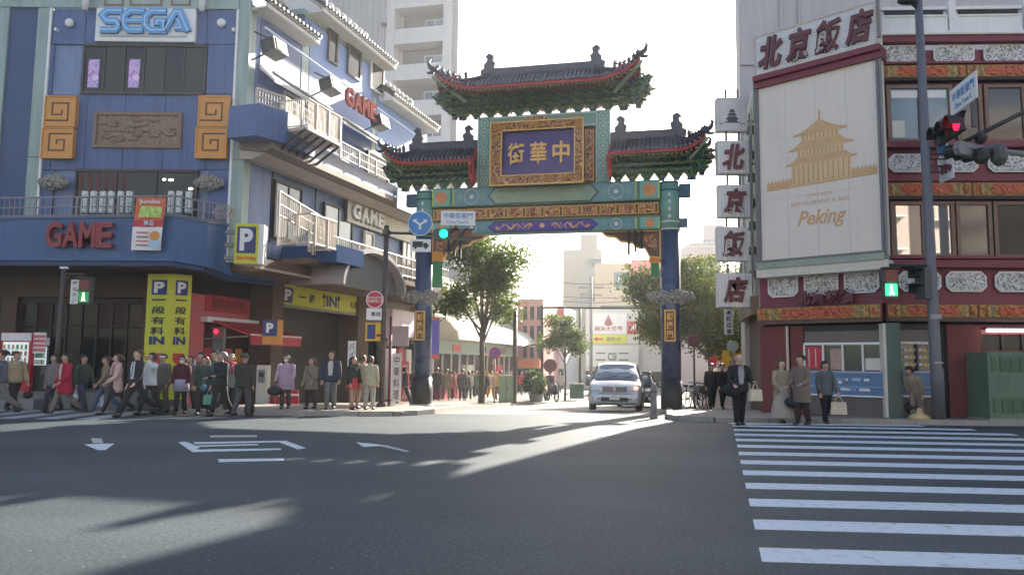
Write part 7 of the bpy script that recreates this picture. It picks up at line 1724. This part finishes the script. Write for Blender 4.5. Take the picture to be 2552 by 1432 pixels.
    for e in extras:
        if e == 'mask': part('mask', MB().ell(tuple(up((0, -.050, .898))*H), (.036*H, .026*H, .026*H), 10, 6), MASKW, o, True)
        elif e == 'white_cap': part('cap', MB().ell(tuple(up((0, .006, .945))*H), (.062*H, .070*H, .052*H), 12, 6, z0=0), MASKW, o, True)
        elif e[0] == 'beret': part('hat', MB().ell(tuple(up((0, .012, .962))*H), (.068*H, .072*H, .030*H), 12, 6), cloth(e[1]), o, True)
        elif e[0] == 'scarf': part('scarf', MB().path([tuple(up((.058*cos(a*pi/6), -.004+.052*sin(a*pi/6), .842))*H) for a in range(13)], .024*H, 7).path([tuple(up(q)*H) for q in ((.02, -.062, .84), (.024, -.086, .75), (.02, -.088, .66))], .020*H, 6), cloth(e[1]), o, True)
        elif e[0] == 'hood': part('hood', MB().path([tuple(up((.070*cos(a*pi/8), .02, .87+.085*sin(a*pi/8)))*H) for a in range(-2, 11)], .022*H, 7), cloth(e[1]), o, True)
        elif e[0] == 'strap': part('bag_strap', MB().path([tuple(up(q)*H) for q in ((-.07, -.055, .80), (0, -.085, .70), (.10, -.06, .58))], .008*H, 5), cloth(e[1]), o, True)
        elif e[0] == 'apron': part('apron', MB().rings([[tuple((Vector(p)+V0)*H) for p in oval((0, -.012, z), r1, r1*.75, 12)] for z, r1 in ((.60, .118), (.50, .134), (.40, .142))]), cloth(e[1]), o, True)
        elif e[0] == 'stripe': part('sleeve_panel', MB().path([tuple(q*H) for q in A[1]], [.048*H, .042*H, .034*H], 8), cloth(e[1]), o, True)
    M_ = Matrix.Translation((x, Y, ond)) @ Matrix.Rotation(R(face), 4, 'Z')
    hand = [M_ @ (a[2]*H+(a[2]-a[1]).normalized()*.05*H) for a in A]
    if bag:
        kind, c, lab, side_ = bag; h = hand[side_]; w_, hh, t_ = {'tote': (.19, .34, .10), 'hand': (.22, .26, .12), 'duffel': (.30, .28, .16), 'small': (.13, .18, .08), 'paper': (.16, .30, .10)}[kind]
        g = thing('bag', lab, 'bag', tuple(h+Vector((0, 0, -.02))), R(face+rnd.uniform(-30, 30)))
        bb = MB().prism([(-w_, -hh*.95-.12), (w_, -hh*.95-.12), (w_*.9, -.14), (-w_*.9, -.14)], -t_*.5, t_*.5) if kind in ('tote', 'paper') else MB().ell((0, 0, -.14-hh*.5), (w_, t_, hh*.55), 12, 8)
        part('bag_body', bb, cloth(c, .6), g, kind not in ('tote', 'paper')); part('handle', MB().path([(-w_*.5, 0, -.16), (-w_*.25, 0, -.02), (w_*.25, 0, -.02), (w_*.5, 0, -.16)], .010, 5), cloth(c, .6), g)
    return o
L = 'people crossing at the left corner'; RG = 'people at the far end of the right crosswalk'; FR_ = 'people strolling in the street beyond the gate'
person('person in a dark grey jacket cut off by the left edge of the picture', 3, 19.6, 1.72, -70, L, 24, (.12, .13, .16), .52, 1, (.16, .15, .14), bend=(.4, .3), detail=False)
person('person in a beige jacket and black trousers near the left edge', 36, 20.6, 1.70, 70, L, 18, (.42, .33, .20), .50, 1, (.03, .025, .025), hairm=HAIRN, lw=1.1, bag=('small', (.03, .02, .02), 'black shopping bag carried by the person in the beige jacket', 1))
person('person in grey jacket half hidden behind the red coat', 132, 21.4, 1.62, -20, L, 12, (.22, .20, .19), .46, 1, (.06, .06, .08), hair='bob')
person('person in a wide bright red knee-length coat and grey trousers', 160, 20.3, 1.66, -35, L, 20, (.42, .012, .045), .36, 1.25, (.20, .19, .16), hair='short', lw=1.35, bend=(.5, .6), shirt=((.6, .5, .48),))
person('person in dark green clothes walking behind the red coat', 205, 21.6, 1.66, 70, L, 22, (.05, .07, .05), .50, 1, (.05, .06, .09), bag=('small', (.7, .7, .68), 'small white bag carried behind the red coat', 0))
person('grey-haired person in an olive-brown jacket and blue jeans', 262, 20.8, 1.62, -55, L, 24, (.26, .20, .13), .48, 1, (.08, .12, .20), hairm=HAIRN, bend=(.4, .4), bag=('tote', (.45, .55, .70), 'pale blue tote bag beside the olive-brown jacket', 0))
person('person in a cream coat with pale pink scarf and dark skirt', 290, 20.1, 1.66, -50, L, 22, (.62, .44, .38), .40, 1.15, (.03, .02, .02), hair='bob', hairm=HAIRN, skirt=(.34, (.02, .015, .015)), extras=(('scarf', (.60, .34, .38)),), bend=(.9, .7), sm=SKIN2)
person('striding person in a black suit, white shirt and blue tie', 340, 19.7, 1.80, -28, L, 27, (.020, .022, .03), .47, 1, (.018, .018, .022), hairm=HAIRN, shirt=((.72, .74, .78), (.05, .09, .20)), bend=(.5, .35), sm=SKIN2)
person('person in a white blouse raising an arm, black bag at the hip', 374, 20.7, 1.70, -30, L, 18, (.70, .70, .68), .48, 1, (.03, .03, .035), hair='bob', leftarm=((.14, -.03, .72), (.05, -.10, .88)), bag=('hand', (.03, .035, .03), 'black shoulder bag of the person in the white blouse', 0))
person('person in a white knit cap and grey-brown jacket', 403, 21.3, 1.66, -10, L, 10, (.14, .13, .11), .46, 1, (.17, .14, .11), extras=('white_cap',), lw=1.05)
person('person in a burgundy top, white mask and pale lilac apron', 452, 20.9, 1.60, 5, L, 8, (.09, .015, .035), .52, 1, (.03, .03, .04), hair='bob', extras=('mask', ('scarf', (.10, .02, .03)), ('apron', (.36, .34, .44))), bend=(.6, .6))
person('person in a cream hooded coat behind the burgundy top', 472, 21.6, 1.62, -10, L, 10, (.20, .17, .13), .40, 1.05, (.05, .05, .04), hair='bob', extras=(('hood', (.60, .50, .40)),))
person('tall person in brown jacket behind the green hooded coat', 497, 22.2, 1.74, 0, L, 6, (.14, .10, .08), .5, 1, (.05, .04, .04))
person('person in a dark green coat with fur hood and mint bag', 508, 21.0, 1.60, 5, L, 12, (.045, .075, .06), .42, 1.1, (.04, .03, .03), hair='bob', extras=(('hood', (.30, .22, .14)),), bag=('paper', (.16, .42, .34), 'mint green paper bag held beside the green hooded coat', 1))
person('tall dark-haired person in grey coat, head above the group', 530, 22.4, 1.80, 10, L, 6, (.10, .11, .11), .45, 1, (.04, .04, .05))
person('broad person in a black jacket looking at something held in both hands', 550, 20.3, 1.72, -40, L, 14, (.022, .024, .028), .48, 1, (.02, .022, .022), hairm=HAIRG, lw=1.25, bend=(1.3, 1.3), bag=('small', (.08, .16, .24), 'dark blue bag beside the black jacket', 0))
person('person with pink hair band and bright orange-striped sleeve', 573, 21.6, 1.70, 20, L, 14, (.20, .22, .18), .44, 1, (.06, .07, .06), hair='bob', hairm=HAIRG, extras=(('scarf', (.50, .03, .10)), ('stripe', (.62, .42, .25))))
person('person in a dark brown jacket and grey trousers seen from behind', 607, 20.2, 1.68, 160, L, 12, (.055, .045, .038), .46, 1, (.075, .075, .085), lw=1.15)
g = thing('bag', 'black bag standing on the ground beside the brown jacket', 'bag', (P(622, 1010, 20.4).x, 20.4, gz(20.4))); part('bag_body', MB().ell((0, 0, .2), (.14, .12, .22), 12, 8, z0=-.9), cloth((.02, .02, .018)), g, True); part('handle', MB().path([(-.07, 0, .38), (0, 0, .5), (.07, 0, .38)], .01, 5), SHOE, g)
Z_ = .11
person('person in a lilac padded coat with white mask and knit hat', 712, 22.6, 1.58, 0, L, 4, (.42, .31, .40), .36, 1.1, (.05, .055, .05), hair='bob', extras=('mask', ('beret', (.38, .33, .32))), bend=(.9, .6), lw=1.2, zoff=Z_, bag=('hand', (.025, .025, .03), 'black handbag in front of the lilac coat', 0))
person('short person in a khaki coat and black leggings', 775, 22.8, 1.52, -25, L, 6, (.24, .21, .15), .38, 1.15, (.05, .035, .04), hair='bob', hairm=HAIRN, zoff=Z_, bend=(.5, .7), extras=(('strap', (.05, .04, .04)),))
person('person in a navy jacket and grey trousers standing with legs apart', 824, 22.4, 1.72, 5, L, 6, (.035, .045, .075), .47, 1, (.15, .16, .17), zoff=Z_, lw=1.12, shirt=((.55, .5, .45),))
person('person with long black hair, dark coat and red skirt', 879, 22.5, 1.56, 60, L, 4, (.03, .04, .035), .47, 1, (.40, .24, .18), hair='long', skirt=(.40, (.50, .06, .06)), zoff=Z_)
person('person in a cream cardigan, left one of two near the brown pole', 903, 22.9, 1.62, 150, L, 6, (.42, .36, .26), .48, 1, (.40, .26, .20), hair='bob', hairm=HAIRN, skirt=(.38, (.35, .30, .24)), zoff=Z_)
person('person in a pale green-beige cardigan with a dark shoulder strap', 922, 22.5, 1.58, 170, L, 6, (.44, .40, .28), .45, 1, (.33, .31, .27), hair='bob', hairm=HAIRN, zoff=Z_, extras=(('strap', (.06, .05, .04)),))
# beyond the gate
fl = [(1089, 39, 1.72, 175, (.03, .03, .03), (.03, .03, .035), 'person in black walking away just right of the left gate column'), (1113, 41, 1.70, 170, (.24, .17, .12), (.20, .13, .10), 'person in a long brown coat beside the one in black'),
      (1133, 45, 1.66, 0, (.60, .36, .32), (.3, .2, .2), 'person in pink coming towards the gate'), (1152, 39.5, 1.66, 178, (.09, .08, .085), (.03, .03, .03), 'person in a dark grey coat walking away, bag at the side'),
      (1168, 44, 1.64, 175, (.50, .42, .32), (.05, .05, .05), 'person in a light beige coat walking away'), (1186, 47, 1.66, 10, (.05, .12, .09), (.04, .04, .05), 'person in dark green near the tree trunk'),
      (1195, 50, 1.66, 0, (.25, .02, .04), (.04, .03, .03), 'person in dark red left of the tree trunk'), (1224, 46, 1.64, 160, (.62, .50, .38), (.2, .12, .1), 'person in cream clothes right of the tree trunk'),
      (1010, 33, 1.6, 90, (.03, .03, .035), (.03, .03, .04), 'person in black standing near the red post'), (990, 34, 1.56, 30, (.20, .42, .30), (.05, .1, .06), 'person in pale green by the narrow shop'),
      (1300, 52, 1.62, 20, (.50, .02, .06), (.06, .06, .07), 'person in red in front of the red building'), (1312, 55, 1.66, 0, (.05, .06, .09), (.04, .04, .06), 'person in navy beside the one in red'),
      (1371, 50, 1.66, 170, (.04, .03, .03), (.03, .03, .03), 'person in black near the parked scooters'), (1395, 56, 1.6, 0, (.4, .36, .32), (.08, .08, .1), 'person in light grey far down the street'),
      (1207, 41, 1.64, 20, (.035, .035, .04), (.03, .03, .03), 'person in dark clothes directly behind the tree trunk'), (1248, 50, 1.66, 180, (.10, .05, .05), (.03, .03, .03), 'person in dark brown behind the no-parking sign'),
      (1055, 36, 1.6, 160, (.08, .02, .03), (.03, .03, .03), 'person in maroon half hidden behind the left gate column'), (1142, 50, 1.6, 0, (.32, .30, .28), (.05, .05, .06), 'small distant person in grey left of the tree'),
      (1101, 42.5, 1.62, 0, (.06, .06, .10), (.03, .03, .04), 'person in dark blue between the black and brown coats'), (1124, 43, 1.58, 175, (.35, .08, .08), (.05, .03, .03), 'person in brick red just left of the one in pink'),
      (1161, 42, 1.55, 20, (.03, .03, .03), (.04, .04, .04), 'short person in black beside the dark grey coat'), (1177, 48, 1.66, 180, (.18, .16, .20), (.03, .03, .03), 'person in violet-grey between beige coat and tree'),
      (1236, 44, 1.62, 30, (.45, .30, .12), (.10, .08, .07), 'person in mustard yellow by the no-parking sign'), (1032, 35, 1.62, 10, (.05, .04, .05), (.03, .03, .03), 'person in dark plum left of the blue column'),
      (1263, 56, 1.6, 0, (.5, .48, .45), (.1, .1, .1), 'tiny distant person in white behind the pale green cabinet'), (1330, 58, 1.64, 170, (.06, .05, .05), (.03, .03, .03), 'tiny distant dark figure behind the round shrub')]
for i, (px, Y, H, f, c, c2, lab) in enumerate(fl):
    person(lab, px, Y, H, f, FR_, 14+3*(i % 3), c, .40 if i % 2 else .47, 1.05, c2, hair=('bob', 'short')[i % 2], hairm=HAIRN if i % 3 == 0 else HAIRB, detail=False, zoff=.11)
person('dark-clothed person coming down the right pavement, left of a pair', 1774, 27.2, 1.62, -5, FR_, 14, (.022, .022, .024), .46, 1, (.02, .02, .022), zoff=.11)
person('dark-clothed person coming down the right pavement, right of a pair', 1801, 28.0, 1.66, 10, FR_, 12, (.025, .022, .026), .46, 1, (.02, .02, .022), zoff=.11)
# right crosswalk end
person('bald person in a dark suit jacket at the left edge of the crosswalk', 1842, 18.3, 1.72, 8, RG, 4, (.022, .023, .026), .47, 1, (.016, .016, .018), hair='bald', lw=1.12, bend=(1.0, 1.3), shirt=((.32, .33, .34),), sm=SKIN2, bag=('paper', (.62, .54, .40), 'cream paper bag carried by the bald person', 1))
g = thing('bag', 'black shoulder bag at the right hip of the bald person', 'bag', (P(1826, 990, 18.2).x-.02, 18.15, .72)); part('bag_body', MB().ell((0, 0, .12), (.24, .12, .17), 12, 8), cloth((.02, .022, .02)), g, True); part('strap', MB().path([(-.1, 0, .2), (0, .05, .7), (.1, 0, .2)], .012, 5), SHOE, g)
person('person in a beige coat and long cream skirt with a black bag', 1948, 19.3, 1.62, 15, RG, 6, (.34, .28, .19), .44, 1.1, (.3, .26, .22), hair='bob', hairm=HAIRN, skirt=(.10, (.40, .36, .31)), bend=(.9, .9), zoff=.0, sm=SKIN2, bag=('duffel', (.03, .035, .035), 'dark duffel bag held in front of the cream skirt', 1))
person('dark-haired person in a long taupe coat turned to the left', 1997, 18.7, 1.72, -60, RG, 5, (.20, .15, .12), .33, 1.0, (.04, .03, .028), hair='short', bend=(.9, 1.1), lw=1.05)
person('person in a grey padded jacket and black trousers', 2057, 19.2, 1.60, 10, RG, 10, (.10, .115, .12), .47, 1, (.014, .014, .016), hair='fringe', bend=(.3, .4), bag=('tote', (.62, .54, .40), 'cream shopping bag carried by the person in the grey padded jacket', 1))
person('bending person in beige half hidden behind the grey pole', 2283, 21.2, 1.60, -60, RG, 8, (.30, .24, .17), .46, 1, (.25, .20, .16), lean=28, hair='bob', bag=('hand', (.025, .025, .022), 'black bag hanging from the bending person', 0))
# ================================================================== light haze in the air
hz = bpy.data.materials.new('haze_air'); hz.use_nodes = True; N = hz.node_tree.nodes; L_ = hz.node_tree.links
N.remove(N['Principled BSDF']); pv = N.new('ShaderNodeVolumePrincipled'); pv.inputs['Color'].default_value = (.93, .95, 1, 1); pv.inputs['Density'].default_value = .0010; pv.inputs['Anisotropy'].default_value = .45
L_.new(pv.outputs[0], N['Material Output'].inputs['Volume'])
o = link('haze', MB().box(-75, 75, -48, 135, -4.5, 47.5).mesh('haze', hz)); o['kind'] = 'stuff'
